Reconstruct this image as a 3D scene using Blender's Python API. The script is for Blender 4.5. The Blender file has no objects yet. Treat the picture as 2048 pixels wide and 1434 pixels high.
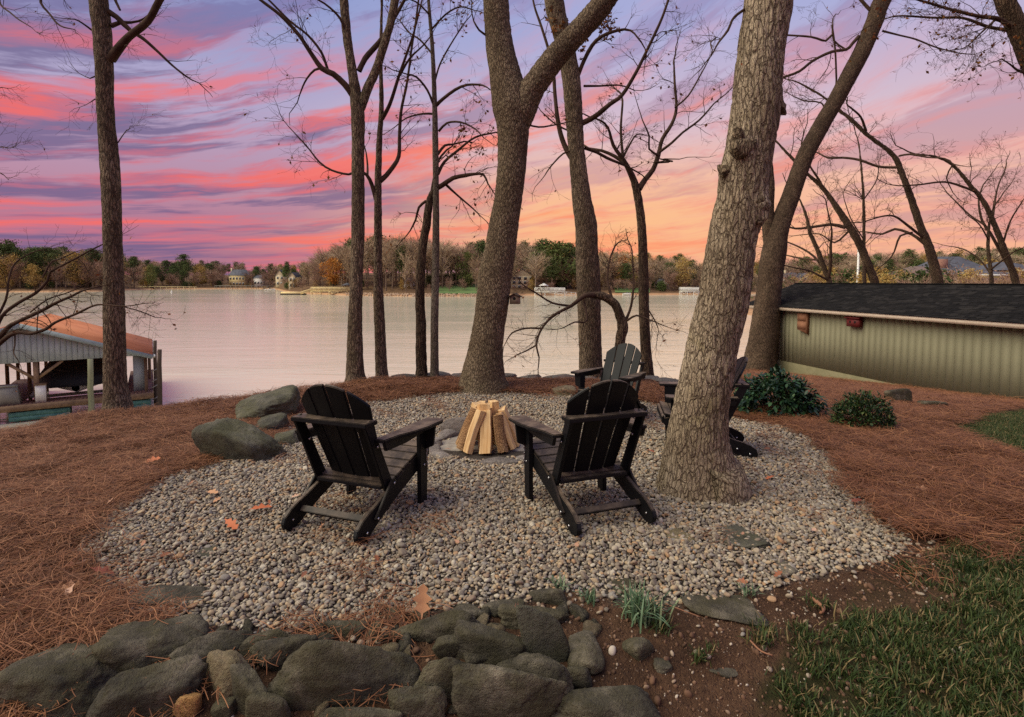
import bpy, bmesh, math, random
import numpy as np
from mathutils import Vector, Matrix

# ------------------------------------------------------------------ camera, sky, sun, exposure
sc = bpy.context.scene
F = 1100.0            # focal length in photo pixels (photo is 2048 wide)
HOR = 562.0           # photo row of the horizon
CAMZ = 1.54
PITCH = math.radians(3.0)
WATER = -4.70
Y0 = HOR + F * math.tan(PITCH)

cam_d = bpy.data.cameras.new('camera')
cam = bpy.data.objects.new('camera', cam_d)
sc.collection.objects.link(cam)
cam.location = (0, 0, CAMZ)
cam.rotation_euler = (math.pi / 2 - PITCH, 0, 0)
cam_d.sensor_fit = 'HORIZONTAL'
cam_d.sensor_width = 36.0
cam_d.lens = 36.0 * F / 2048.0
cam_d.shift_y = -(717.0 - Y0) / 2048.0
cam_d.clip_end = 6000
cam_d.clip_start = 0.05
sc.camera = cam

SUN_EL, SUN_AZ = math.radians(50), math.radians(-104)   # azimuth measured from +Y towards +X
sun_d = bpy.data.lights.new('sun', 'SUN')
sun_d.energy = 4.2
sun_d.angle = math.radians(65)
sun_d.color = (1.0, 0.94, 0.70)
sun = bpy.data.objects.new('sun', sun_d)
sc.collection.objects.link(sun)
sdir = Vector((math.sin(SUN_AZ) * math.cos(SUN_EL), math.cos(SUN_AZ) * math.cos(SUN_EL), math.sin(SUN_EL)))
sun.rotation_euler = sdir.to_track_quat('Z', 'Y').to_euler()
sun.location = (0, 0, 40)

vs = sc.view_settings
vs.view_transform = 'Standard'
vs.look = 'None'
vs.exposure = 0.0
vs.gamma = 1.0
vs.use_curve_mapping = False
sc.render.engine = 'CYCLES'
sc.cycles.use_denoising = False
sc.cycles.max_bounces = 6
sc.cycles.diffuse_bounces = 3
sc.cycles.glossy_bounces = 3
sc.cycles.caustics_reflective = False
sc.cycles.caustics_refractive = False


def lin(r, g, b):
    def f(c):
        c = c / 255.0
        return c / 12.92 if c <= 0.04045 else ((c + 0.055) / 1.055) ** 2.4
    return (f(r), f(g), f(b), 1.0)


class NT:
    """tiny node-tree helper"""
    def __init__(self, tree):
        self.t = tree
        self.n = tree.nodes
        self.l = tree.links

    def new(self, kind, **kw):
        n = self.n.new(kind)
        for k, v in kw.items():
            setattr(n, k, v)
        return n

    def link(self, a, b):
        self.l.new(a, b)

    def val(self, sock, v):
        if hasattr(v, 'is_linked') or hasattr(v, 'links'):
            self.l.new(v, sock)
        else:
            sock.default_value = v

    def math(self, op, a, b=None, c=None, clamp=False):
        n = self.n.new('ShaderNodeMath')
        n.operation = op
        n.use_clamp = clamp
        self.val(n.inputs[0], a)
        if b is not None:
            self.val(n.inputs[1], b)
        if c is not None:
            self.val(n.inputs[2], c)
        return n.outputs[0]

    def mix(self, f, a, b, mode='MIX'):
        n = self.n.new('ShaderNodeMix')
        n.data_type = 'RGBA'
        n.blend_type = mode
        self.val(n.inputs[0], f)
        self.val(n.inputs[6], a)
        self.val(n.inputs[7], b)
        return n.outputs[2]

    def ramp(self, f, stops, interp='LINEAR'):
        n = self.n.new('ShaderNodeValToRGB')
        cr = n.color_ramp
        cr.interpolation = interp
        while len(cr.elements) < len(stops):
            cr.elements.new(0.5)
        for e, (p, c) in zip(cr.elements, stops):
            e.position = p
            e.color = c
        self.l.new(f, n.inputs[0])
        return n.outputs[0]

    def noise(self, vec, scale, detail=3, rough=0.55, dist=0.0):
        n = self.n.new('ShaderNodeTexNoise')
        n.inputs['Scale'].default_value = scale
        n.inputs['Detail'].default_value = detail
        n.inputs['Roughness'].default_value = rough
        n.inputs['Distortion'].default_value = dist
        if vec is not None:
            self.l.new(vec, n.inputs['Vector'])
        return n.outputs['Fac']

    def voro(self, vec, scale, feature='F1', rnd=1.0):
        n = self.n.new('ShaderNodeTexVoronoi')
        n.feature = feature
        n.inputs['Scale'].default_value = scale
        n.inputs['Randomness'].default_value = rnd
        if vec is not None:
            self.l.new(vec, n.inputs['Vector'])
        return n

    def mapping(self, vec, scale=(1, 1, 1), rot=(0, 0, 0), loc=(0, 0, 0)):
        n = self.n.new('ShaderNodeMapping')
        n.inputs['Scale'].default_value = scale
        n.inputs['Rotation'].default_value = rot
        n.inputs['Location'].default_value = loc
        self.l.new(vec, n.inputs['Vector'])
        return n.outputs[0]

    def smooth(self, v, lo, hi):
        n = self.n.new('ShaderNodeMapRange')
        n.interpolation_type = 'SMOOTHSTEP'
        self.l.new(v, n.inputs[0])
        n.inputs[1].default_value = lo
        n.inputs[2].default_value = hi
        return n.outputs[0]

    def combine(self, x, y, z):
        n = self.n.new('ShaderNodeCombineXYZ')
        for i, v in enumerate((x, y, z)):
            self.val(n.inputs[i], v)
        return n.outputs[0]


SKY_SEED = 5.0


def make_world():
    w = bpy.data.worlds.new('World')
    sc.world = w
    w.use_nodes = True
    t = NT(w.node_tree)
    t.n.clear()
    out = t.new('ShaderNodeOutputWorld')
    bg = t.new('ShaderNodeBackground')
    tc = t.new('ShaderNodeTexCoord')
    sep = t.new('ShaderNodeSeparateXYZ')
    t.link(tc.outputs['Generated'], sep.inputs[0])
    x, y, z = sep.outputs
    zc = t.math('MAXIMUM', z, 0.0)
    hl = t.math('SQRT', t.math('ADD', t.math('MULTIPLY', x, x), t.math('MULTIPLY', y, y)))
    sx = t.math('DIVIDE', x, t.math('MAXIMUM', hl, 0.001))          # sine of azimuth
    # cloud-plane coordinates, softened at the horizon
    lel = t.math('LOGARITHM', t.math('ADD', zc, 0.15), 2.718)
    a = t.math('MULTIPLY', sx, 3.0)
    b = t.math('SUBTRACT', lel, t.math('MULTIPLY', sx, t.math('ADD', 0.36, t.math('MULTIPLY', zc, 0.9))))
    warp = t.noise(t.combine(t.math('MULTIPLY', a, 0.9), t.math('MULTIPLY', b, 2.0), 3.7), 1.0, 4, 0.5)
    bw = t.math('ADD', b, t.math('MULTIPLY', t.math('SUBTRACT', warp, 0.5), 0.26))

    def streak(fa, fb, seed, detail=5, rough=0.58):
        return t.noise(t.combine(t.math('MULTIPLY', a, fa), t.math('MULTIPLY', bw, fb), seed), 1.0, detail, rough)
    big = streak(0.5, 2.0, 11.0, 3, 0.5)
    mid = streak(0.8, 7.0, SKY_SEED, 5, 0.55)
    mid2 = streak(0.7, 5.6, 27.0 + SKY_SEED, 5, 0.55)
    fine = streak(3.4, 22.0, 19.0, 6, 0.66)
    el = zc
    left = t.ramp(el, [(0.0, lin(170, 120, 138)), (0.07, lin(176, 116, 142)), (0.15, lin(186, 142, 166)), (0.28, lin(178, 168, 202)), (0.44, lin(138, 154, 204)), (0.75, lin(124, 140, 196))])
    right = t.ramp(el, [(0.0, lin(238, 172, 146)), (0.06, lin(248, 182, 148)), (0.15, lin(242, 188, 170)), (0.25, lin(216, 190, 204)), (0.40, lin(170, 174, 216)), (0.75, lin(132, 150, 206))])
    azf = t.smooth(t.math('ADD', sx, t.math('MULTIPLY', t.math('SUBTRACT', big, 0.5), 0.7)), -0.45, 0.16)
    col = t.mix(azf, left, right)
    # mauve cloud bodies
    mv = t.smooth(t.math('ADD', mid2, t.math('MULTIPLY', t.math('SUBTRACT', fine, 0.5), 0.34)), 0.47, 0.58)
    mauve = t.mix(azf, lin(108, 96, 138), lin(168, 128, 154))
    mauve = t.mix(t.smooth(el, 0.26, 0.5), mauve, lin(128, 128, 180))
    col = t.mix(t.math('MULTIPLY', mv, t.math('ADD', 0.78, t.math('MULTIPLY', azf, -0.28))), col, mauve)
    # lit coral streaks
    cs = t.math('ADD', mid, t.math('MULTIPLY', t.math('SUBTRACT', fine, 0.5), 0.40))
    broad = t.smooth(cs, 0.44, 0.58)
    hot = t.smooth(cs, 0.54, 0.65)
    fade = t.math('ADD', 0.12, t.math('MULTIPLY', t.smooth(el, 0.42, 0.20), 0.88))
    farr = t.math('SUBTRACT', 1.0, t.math('MULTIPLY', t.smooth(sx, 0.22, 0.6), 0.62))
    fade = t.math('MULTIPLY', fade, farr)
    rose = t.mix(azf, lin(220, 116, 130), lin(242, 148, 138))
    coral = t.mix(azf, lin(252, 110, 98), lin(255, 134, 100))
    col = t.mix(t.math('MULTIPLY', t.math('MULTIPLY', broad, fade), 0.68), col, rose)
    col = t.mix(t.math('MULTIPLY', t.math('MULTIPLY', hot, fade), 0.72), col, coral)
    # glow of the set sun low over the far shore, a little right of centre
    dx = t.math('SUBTRACT', sx, 0.16)
    g = t.math('ADD', t.math('MULTIPLY', t.math('MULTIPLY', dx, dx), 9.0),
               t.math('MULTIPLY', t.math('POWER', t.math('SUBTRACT', el, 0.10), 2.0), 90.0))
    glow = t.math('POWER', 2.718, t.math('MULTIPLY', g, -1.0))
    front = t.smooth(y, -0.1, 0.5)
    glow = t.math('MULTIPLY', glow, front)
    gl2 = t.math('MULTIPLY', glow, t.smooth(t.math('ADD', fine, t.math('MULTIPLY', mid2, 0.5)), 0.95, 0.6))
    col = t.mix(t.math('MULTIPLY', glow, 0.35), col, lin(255, 176, 120))
    col = t.mix(t.math('MULTIPLY', gl2, 0.5), col, lin(255, 200, 136))
    t.link(col, bg.inputs[0])
    bg.inputs[1].default_value = 1.0
    t.link(bg.outputs[0], out.inputs[0])


make_world()

# ------------------------------------------------------------------ photo pixel -> place
CAM = np.array([0.0, 0.0, CAMZ])
cp, sp = math.cos(PITCH), math.sin(PITCH)


def ray(px, py):
    a, b = (px - 1024.0) / F, (Y0 - py) / F
    return np.array([a, cp + b * sp, -sp + b * cp])


def P(px, py, Y=None, z=None):
    d = ray(px, py)
    t = Y / d[1] if Y is not None else (z - CAMZ) / d[2]
    return CAM + d * t


# ------------------------------------------------------------------ numpy noise
def _hash(ix, iy, iz, k=0):
    h = (ix.astype(np.int64) * 374761393 + iy.astype(np.int64) * 668265263 + iz.astype(np.int64) * 2246822519 + k * 3266489917) & 0xFFFFFFFF
    h = ((h ^ (h >> 13)) * 1274126177) & 0xFFFFFFFF
    h = (h ^ (h >> 16)) & 0xFFFFFFFF
    return h / 4294967295.0


def vnoise(p, k=0):
    i = np.floor(p).astype(np.int64)
    f = p - i
    u = f * f * (3 - 2 * f)
    r = 0
    for dx in (0, 1):
        for dy in (0, 1):
            for dz in (0, 1):
                w = (u[:, 0] if dx else 1 - u[:, 0]) * (u[:, 1] if dy else 1 - u[:, 1]) * (u[:, 2] if dz else 1 - u[:, 2])
                r = r + w * _hash(i[:, 0] + dx, i[:, 1] + dy, i[:, 2] + dz, k)
    return r


def fbm(p, octaves=4, k=0, rough=0.5):
    a, s, r = 1.0, 0.0, 0.0
    for o in range(octaves):
        r = r + a * vnoise(p * (2.03 ** o) + 17.3 * o, k + o)
        s += a
        a *= rough
    return r / s - 0.5


def worley(p, k=0):
    i = np.floor(p).astype(np.int64)
    f1 = np.full(len(p), 9.0)
    f2 = np.full(len(p), 9.0)
    for dx in (-1, 0, 1):
        for dy in (-1, 0, 1):
            for dz in (-1, 0, 1):
                c = i + np.array([dx, dy, dz])
                q = np.stack([c[:, j] + _hash(c[:, 0], c[:, 1], c[:, 2], k + 5 + j) for j in range(3)], 1)
                d = np.sqrt(((q - p) ** 2).sum(1))
                f2 = np.minimum(f2, np.maximum(f1, d))
                f1 = np.minimum(f1, d)
    return f1, f2


def smoothstep(x, lo, hi):
    t = np.clip((x - lo) / (hi - lo), 0, 1)
    return t * t * (3 - 2 * t)


# ------------------------------------------------------------------ mesh building
COL = sc.collection


class MB:
    def __init__(self):
        self.v, self.f, self.n = [], [], 0

    def add(self, verts, *faces):
        verts = np.asarray(verts, float).reshape(-1, 3)
        for f in faces:
            f = np.asarray(f, int)
            if f.size:
                self.f.append(f.reshape(-1, f.shape[-1]) + self.n)
        self.v.append(verts)
        self.n += len(verts)

    def box(self, lo, hi, M=None):
        x0, y0, z0 = lo
        x1, y1, z1 = hi
        v = np.array([[x0, y0, z0], [x1, y0, z0], [x1, y1, z0], [x0, y1, z0], [x0, y0, z1], [x1, y0, z1], [x1, y1, z1], [x0, y1, z1]], float)
        if M is not None:
            v = v @ np.asarray(M)[:3, :3].T + np.asarray(M)[:3, 3]
        self.add(v, [[0, 3, 2, 1], [4, 5, 6, 7], [0, 1, 5, 4], [1, 2, 6, 5], [2, 3, 7, 6], [3, 0, 4, 7]])

    def bar(self, p, q, w, h=None):
        """square bar from p to q"""
        p, q = np.asarray(p, float), np.asarray(q, float)
        h = h or w
        d = (q - p) / np.linalg.norm(q - p)
        s = np.cross(d, [0, 0, 1])
        if np.linalg.norm(s) < 1e-3:
            s = np.array([1.0, 0, 0])
        s /= np.linalg.norm(s)
        u = np.cross(s, d)
        v = [c + s * a * w / 2 + u * b * h / 2 for c in (p, q) for a, b in ((-1, -1), (1, -1), (1, 1), (-1, 1))]
        self.add(v, [[0, 1, 2, 3], [7, 6, 5, 4], [0, 4, 5, 1], [1, 5, 6, 2], [2, 6, 7, 3], [3, 7, 4, 0]])

    def build(self, name, mat=None, parent=None, smooth=False):
        me = mesh_arrays(name, np.concatenate(self.v), self.f, smooth)
        return link(name, me, mat, parent)


def mesh_arrays(name, verts, faces, smooth=False):
    me = bpy.data.meshes.new(name)
    verts = np.asarray(verts, np.float32)
    me.vertices.add(len(verts))
    me.vertices.foreach_set('co', verts.ravel())
    loops = np.concatenate([f.ravel() for f in faces]).astype(np.int32)
    tot = np.concatenate([np.full(len(f), f.shape[1]) for f in faces]).astype(np.int32)
    start = np.concatenate([[0], np.cumsum(tot)[:-1]]).astype(np.int32)
    me.loops.add(len(loops))
    me.loops.foreach_set('vertex_index', loops)
    me.polygons.add(len(tot))
    me.polygons.foreach_set('loop_start', start)
    me.polygons.foreach_set('loop_total', tot)
    me.update(calc_edges=True)
    me.validate()
    if smooth:
        me.polygons.foreach_set('use_smooth', np.ones(len(me.polygons), bool))
    return me


def link(name, me, mat=None, parent=None):
    o = bpy.data.objects.new(name, me)
    COL.objects.link(o)
    if mat is not None:
        if not me.materials:
            me.materials.append(M[mat] if isinstance(mat, str) else mat)
    if parent is not None:
        o.parent = parent
    return o


def tag(o, label=None, cat=None, group=None, kind=None):
    if label:
        o['label'] = label
    if cat:
        o['category'] = cat
    if group:
        o['group'] = group
    if kind:
        o['kind'] = kind
    return o


def empty(name, loc=(0, 0, 0), rz=0.0, label=None, cat=None, group=None):
    o = bpy.data.objects.new(name, None)
    COL.objects.link(o)
    o.location = loc
    o.rotation_euler = (0, 0, rz)
    o.empty_display_size = 0.2
    return tag(o, label, cat, group)


def copy_tree(o, parent=None):
    c = o.copy()
    COL.objects.link(c)
    c.parent = parent
    for ch in o.children:
        copy_tree(ch, c)
    return c


def resample(pts, rad, step):
    """Catmull-Rom through pts"""
    pts, rad = np.asarray(pts, float), np.asarray(rad, float)
    if len(pts) < 3:
        n = max(2, int(np.linalg.norm(pts[-1] - pts[0]) / step))
        t = np.linspace(0, 1, n + 1)[:, None]
        return pts[0] * (1 - t) + pts[-1] * t, rad[0] * (1 - t[:, 0]) + rad[-1] * t[:, 0]
    q = np.concatenate([pts, rad[:, None]], 1)
    q = np.concatenate([[2 * q[0] - q[1]], q, [2 * q[-1] - q[-2]]])
    out = []
    for i in range(1, len(q) - 2):
        L = np.linalg.norm(q[i + 1, :3] - q[i, :3])
        n = max(1, int(round(L / step)))
        t = (np.arange(n) / n)[:, None]
        p0, p1, p2, p3 = q[i - 1:i + 3]
        out.append(0.5 * (2 * p1 + (p2 - p0) * t + (2 * p0 - 5 * p1 + 4 * p2 - p3) * t ** 2 + (3 * p1 - p0 - 3 * p2 + p3) * t ** 3))
    out.append(q[-2][None])
    out = np.concatenate(out)
    return out[:, :3], np.maximum(out[:, 3], 0.0008)


def tube(pts, rad, sides, disp=None, cap=True):
    pts = np.asarray(pts, float)
    n = len(pts)
    T = np.gradient(pts, axis=0)
    T /= np.linalg.norm(T, axis=1)[:, None] + 1e-12
    ref = np.array([1.0, 0, 0]) if abs(T[0][0]) < 0.8 else np.array([0, 1.0, 0])
    N = np.zeros_like(T)
    nn = ref - T[0] * ref.dot(T[0])
    N[0] = nn / np.linalg.norm(nn)
    for i in range(1, n):
        nn = N[i - 1] - T[i] * N[i - 1].dot(T[i])
        N[i] = nn / (np.linalg.norm(nn) + 1e-12)
    B = np.cross(T, N)
    th = np.arange(sides) / sides * 2 * math.pi
    dirs = N[:, None, :] * np.cos(th)[None, :, None] + B[:, None, :] * np.sin(th)[None, :, None]
    R = np.asarray(rad, float)[:, None] * np.ones((1, sides))
    if disp is not None:
        base = pts[:, None, :] + dirs * R[:, :, None]
        s = np.concatenate([[0], np.cumsum(np.linalg.norm(np.diff(pts, axis=0), axis=1))])
        R = R + disp(base.reshape(-1, 3), np.repeat(s, sides), np.tile(th, n), np.repeat(rad, sides)).reshape(n, sides)
    V = (pts[:, None, :] + dirs * R[:, :, None]).reshape(-1, 3)
    i = np.arange(n - 1)[:, None] * sides
    j = np.arange(sides)[None, :]
    j2 = (j + 1) % sides
    Q = np.stack([i + j, i + j2, i + sides + j2, i + sides + j], -1).reshape(-1, 4)
    faces = [Q]
    if cap:
        V = np.concatenate([V, pts[-1:]])
        k = (n - 1) * sides
        faces.append(np.stack([k + np.arange(sides), k + (np.arange(sides) + 1) % sides, np.full(sides, n * sides)], -1))
    return (V, *faces)

# ------------------------------------------------------------------ materials
M = {}


def mat(name, spec=0.35):
    m = bpy.data.materials.new(name)
    m.use_nodes = True
    t = NT(m.node_tree)
    bs = t.n['Principled BSDF']
    bs.inputs['Specular IOR Level'].default_value = spec
    M[name] = m
    return m, t, bs


def bump(t, bs, h, strength=0.4, dist=0.01):
    b = t.new('ShaderNodeBump')
    b.inputs['Strength'].default_value = strength
    b.inputs['Distance'].default_value = dist
    t.link(h, b.inputs['Height'])
    t.link(b.outputs[0], bs.inputs['Normal'])


def objco(t):
    return t.new('ShaderNodeTexCoord').outputs['Object']


def plain(name, c1, c2, scale=8, rough=0.6, spec=0.35, bumpd=0.0, stretch=(1, 1, 1), detail=4, lo=0.35, hi=0.65, rnd=0.0):
    m, t, bs = mat(name, spec)
    co = t.mapping(objco(t), stretch)
    n = t.noise(co, scale, detail, 0.6)
    c = t.ramp(n, [(lo, lin(*c1)), (hi, lin(*c2))])
    if rnd:
        oi = t.new('ShaderNodeObjectInfo')
        f = t.math('ADD', t.math('MULTIPLY', oi.outputs['Random'], 2 * rnd), 1 - rnd)
        mul = t.combine(f, f, f)
        c = t.mix(1.0, c, mul, 'MULTIPLY')
    t.link(c, bs.inputs['Base Color'])
    bs.inputs['Roughness'].default_value = rough
    if bumpd:
        bump(t, bs, n, 0.6, bumpd)
    return m


def bark(name, crack, base, light, scale=16, stretch=4.0, moss=None, depth=0.012, plates=0.22):
    m, t, bs = mat(name, 0.15)
    co = objco(t)
    w = t.noise(co, 5.0, 3, 0.6)
    wv = t.new('ShaderNodeVectorMath', operation='ADD')
    wm = t.math('MULTIPLY', t.math('SUBTRACT', w, 0.5), 0.10)
    t.link(co, wv.inputs[0])
    t.link(t.combine(wm, wm, 0.0), wv.inputs[1])
    mp = t.mapping(wv.outputs[0], (1, 1, 1.0 / stretch))
    v = t.voro(mp, scale, 'DISTANCE_TO_EDGE')
    v2 = t.voro(mp, scale * 2.3, 'DISTANCE_TO_EDGE')
    e = t.smooth(v.outputs['Distance'], 0.0, plates)
    e2 = t.smooth(v2.outputs['Distance'], 0.0, plates)
    h = t.math('ADD', t.math('MULTIPLY', e, 0.7), t.math('MULTIPLY', e2, 0.3))
    fn = t.noise(t.mapping(co, (1, 1, 0.35)), scale * 5, 4, 0.65)
    big = t.noise(t.mapping(co, (1, 1, 0.5)), 2.3, 3, 0.6)
    c = t.mix(t.smooth(big, 0.38, 0.66), lin(*base), lin(*light))
    c = t.mix(t.math('MULTIPLY', t.smooth(fn, 0.45, 0.75), 0.45), c, lin(*light))
    if moss:
        mn = t.noise(co, 3.1, 4, 0.7)
        c = t.mix(t.math('MULTIPLY', t.smooth(mn, 0.52, 0.72), 0.5), c, lin(*moss))
    c = t.mix(t.math('SUBTRACT', 1.0, h), c, lin(*crack))
    t.link(c, bs.inputs['Base Color'])
    bs.inputs['Roughness'].default_value = 0.9
    hh = t.math('ADD', h, t.math('MULTIPLY', fn, 0.35))
    bump(t, bs, hh, 0.9, depth)
    return m


def make_materials():
    # ---- ground
    m, t, bs = mat('ground', 0.1)
    co = objco(t)
    at = lambda n: t.new('ShaderNodeAttribute', attribute_name=n).outputs['Fac']
    n1 = t.noise(co, 2.2, 5, 0.65)
    n2 = t.noise(co, 26, 4, 0.7)
    n3 = t.noise(co, 90, 3, 0.7)
    soil = t.ramp(n1, [(0.32, lin(66, 47, 36)), (0.5, lin(92, 67, 50)), (0.7, lin(114, 85, 65))])
    soil = t.mix(t.math('MULTIPLY', t.smooth(n2, 0.4, 0.7), 0.6), soil, lin(70, 51, 40))
    soil = t.mix(t.math('MULTIPLY', t.smooth(n3, 0.62, 0.74), 0.5), soil, lin(160, 140, 122))
    straw = t.ramp(t.noise(t.mapping(co, (1, 1, 1), (0, 0, 0.4)), 40, 4, 0.7), [(0.3, lin(40, 26, 18)), (0.6, lin(78, 50, 34)), (0.8, lin(106, 72, 50))])
    grav = t.ramp(n2, [(0.3, lin(60, 52, 46)), (0.7, lin(98, 88, 80))])
    lawn = t.ramp(n2, [(0.3, lin(40, 44, 22)), (0.7, lin(74, 66, 42))])
    c = t.mix(at('straw'), soil, straw)
    c = t.mix(at('lawn'), c, lawn)
    c = t.mix(at('gravelbed'), c, grav)
    t.link(c, bs.inputs['Base Color'])
    bs.inputs['Roughness'].default_value = 0.95
    bump(t, bs, t.math('ADD', n2, t.math('MULTIPLY', n3, 0.6)), 1.0, 0.05)

    # ---- far land
    m, t, bs = mat('far_land', 0.1)
    co = objco(t)
    sep = t.new('ShaderNodeSeparateXYZ')
    t.link(co, sep.inputs[0])
    n = t.noise(co, 0.05, 5, 0.6)
    n2 = t.noise(co, 0.6, 4, 0.7)
    litter = t.ramp(n2, [(0.3, lin(84, 62, 46)), (0.7, lin(122, 96, 70))])
    bank = t.ramp(n2, [(0.3, lin(150, 112, 84)), (0.7, lin(190, 150, 112))])
    zz = t.math('SUBTRACT', sep.outputs[2], WATER)
    c = t.mix(t.smooth(zz, 0.5, 0.9), bank, litter)
    t.link(c, bs.inputs['Base Color'])
    bs.inputs['Roughness'].default_value = 0.95

    # ---- water
    m, t, bs = mat('water', 0.5)
    co = objco(t)
    r1 = t.noise(t.mapping(co, (0.16, 0.75, 1), (0, 0, 0.12)), 1.0, 4, 0.62, 0.4)
    r2 = t.noise(t.mapping(co, (0.5, 2.4, 1), (0, 0, -0.1)), 1.0, 4, 0.65, 0.3)
    patch = t.noise(t.mapping(co, (0.012, 0.05, 1)), 1.0, 3, 0.55)
    amp = t.math('ADD', t.math('MULTIPLY', t.smooth(patch, 0.38, 0.62), 0.75), 0.25)
    h = t.math('MULTIPLY', t.math('ADD', r1, t.math('MULTIPLY', r2, 0.4)), amp)
    b = t.new('ShaderNodeBump')
    b.inputs['Strength'].default_value = 0.36
    b.inputs['Distance'].default_value = 0.24
    t.link(h, b.inputs['Height'])
    t.link(b.outputs[0], bs.inputs['Normal'])
    bs.inputs['Base Color'].default_value = lin(206, 198, 174)
    bs.inputs['Roughness'].default_value = 0.1
    bs.inputs['IOR'].default_value = 1.5

    # ---- pebbles, needles, grass (each copy picks its own tone)
    m, t, bs = mat('pebble', 0.3)
    oi = t.new('ShaderNodeObjectInfo')
    co = objco(t)
    c = t.ramp(oi.outputs['Random'], [(0.0, lin(108, 97, 84)), (0.14, lin(142, 130, 113)), (0.28, lin(160, 144, 123)), (0.40, lin(124, 109, 93)),
                                      (0.52, lin(168, 154, 134)), (0.63, lin(136, 128, 119)), (0.73, lin(172, 148, 116)), (0.82, lin(142, 119, 98)),
                                      (0.90, lin(186, 174, 154)), (0.94, lin(166, 130, 95)), (1.0, lin(114, 110, 102))], 'CONSTANT')
    n = t.noise(co, 1.4, 4, 0.65)
    c = t.mix(t.math('MULTIPLY', t.smooth(n, 0.35, 0.7), 0.35), c, lin(120, 106, 92))
    t.link(c, bs.inputs['Base Color'])
    bs.inputs['Roughness'].default_value = 0.62
    bump(t, bs, t.noise(co, 5, 3, 0.6), 0.25, 0.1)

    def rand_mat(name, stops, rough=0.7, spec=0.25, transl=0.0):
        m, t, bs = mat(name, spec)
        oi = t.new('ShaderNodeObjectInfo')
        at = t.new('ShaderNodeAttribute', attribute_name='tone')
        f = t.math('FRACT', t.math('ADD', oi.outputs['Random'], at.outputs['Fac']))
        c = t.ramp(f, stops)
        t.link(c, bs.inputs['Base Color'])
        bs.inputs['Roughness'].default_value = rough
        if transl:
            out = t.n['Material Output']
            tr = t.new('ShaderNodeBsdfTranslucent')
            t.link(c, tr.inputs[0])
            mx = t.new('ShaderNodeMixShader')
            mx.inputs[0].default_value = transl
            t.link(bs.outputs[0], mx.inputs[1])
            t.link(tr.outputs[0], mx.inputs[2])
            t.link(mx.outputs[0], out.inputs[0])
        return m
    rand_mat('needle', [(0.0, lin(80, 50, 33)), (0.3, lin(132, 84, 54)), (0.5, lin(104, 63, 39)), (0.75, lin(156, 108, 73)), (0.88, lin(108, 68, 44)), (1.0, lin(68, 42, 29))], 0.65)
    rand_mat('grass', [(0.0, lin(36, 48, 20)), (0.4, lin(52, 68, 29)), (0.75, lin(72, 84, 41)), (0.86, lin(120, 104, 68)), (1.0, lin(142, 120, 84))], 0.6, 0.25, 0.2)
    rand_mat('liriope', [(0.0, lin(66, 90, 62)), (0.5, lin(98, 122, 90)), (1.0, lin(132, 142, 104))], 0.5, 0.3, 0.15)
    rand_mat('shrub_dark', [(0.0, lin(20, 40, 27)), (0.5, lin(34, 58, 36)), (0.85, lin(50, 76, 44)), (1.0, lin(68, 92, 52))], 0.4, 0.3)
    rand_mat('shrub_box', [(0.0, lin(24, 42, 22)), (0.5, lin(40, 60, 30)), (0.85, lin(60, 78, 36)), (1.0, lin(92, 88, 44))], 0.5, 0.25)
    rand_mat('dry_leaf', [(0.0, lin(140, 84, 58)), (0.25, lin(186, 142, 116)), (0.5, lin(164, 104, 74)), (0.75, lin(204, 164, 138)), (1.0, lin(150, 108, 86))], 0.7, 0.2, 0.1)
    rand_mat('tree_leaf', [(0.0, lin(84, 46, 28)), (0.5, lin(118, 68, 38)), (0.8, lin(138, 96, 48)), (1.0, lin(70, 44, 34))], 0.7, 0.15, 0.25)
    rand_mat('crumb', [(0.0, lin(70, 50, 38)), (0.5, lin(104, 76, 58)), (0.8, lin(122, 94, 74)), (0.93, lin(150, 132, 114)), (1.0, lin(180, 166, 150))], 0.9)
    plain('rust_leaf', (168, 84, 46), (196, 112, 66), 60, 0.6)
    plain('tan_leaf', (198, 150, 110), (176, 124, 86), 60, 0.6)
    plain('brown_leaf', (120, 62, 46), (150, 84, 60), 60, 0.6)

    # ---- stone
    def rock(name, dark, base, light, moss, mossa=0.6):
        m, t, bs = mat(name, 0.25)
        co = objco(t)
        oi = t.new('ShaderNodeObjectInfo')
        off = t.new('ShaderNodeVectorMath', operation='ADD')
        t.link(co, off.inputs[0])
        k = t.math('MULTIPLY', oi.outputs['Random'], 37.0)
        t.link(t.combine(k, k, k), off.inputs[1])
        cv = off.outputs[0]
        a = t.noise(cv, 5, 5, 0.65)
        b = t.noise(cv, 38, 5, 0.75)
        sp = t.noise(cv, 150, 3, 0.7)
        c = t.ramp(a, [(0.3, lin(*dark)), (0.5, lin(*base)), (0.72, lin(*light))])
        c = t.mix(t.math('MULTIPLY', t.smooth(b, 0.42, 0.7), 0.55), c, lin(*dark))
        mn = t.noise(cv, 3.4, 4, 0.7)
        c = t.mix(t.math('MULTIPLY', t.smooth(t.math('ADD', mn, t.math('MULTIPLY', b, 0.25)), 0.52, 0.74), mossa), c, lin(*moss))
        c = t.mix(t.math('MULTIPLY', t.smooth(sp, 0.62, 0.75), 0.55), c, lin(*light))
        f = t.math('ADD', t.math('MULTIPLY', oi.outputs['Random'], 0.34), 0.83)
        c = t.mix(1.0, c, t.combine(f, f, f), 'MULTIPLY')
        t.link(c, bs.inputs['Base Color'])
        bs.inputs['Roughness'].default_value = 0.88
        bump(t, bs, t.math('ADD', t.math('MULTIPLY', b, 1.0), t.math('MULTIPLY', sp, 0.5)), 1.0, 0.03)
    rock('rock', (52, 48, 40), (94, 87, 74), (152, 140, 120), (84, 78, 48), 0.5)
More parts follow.
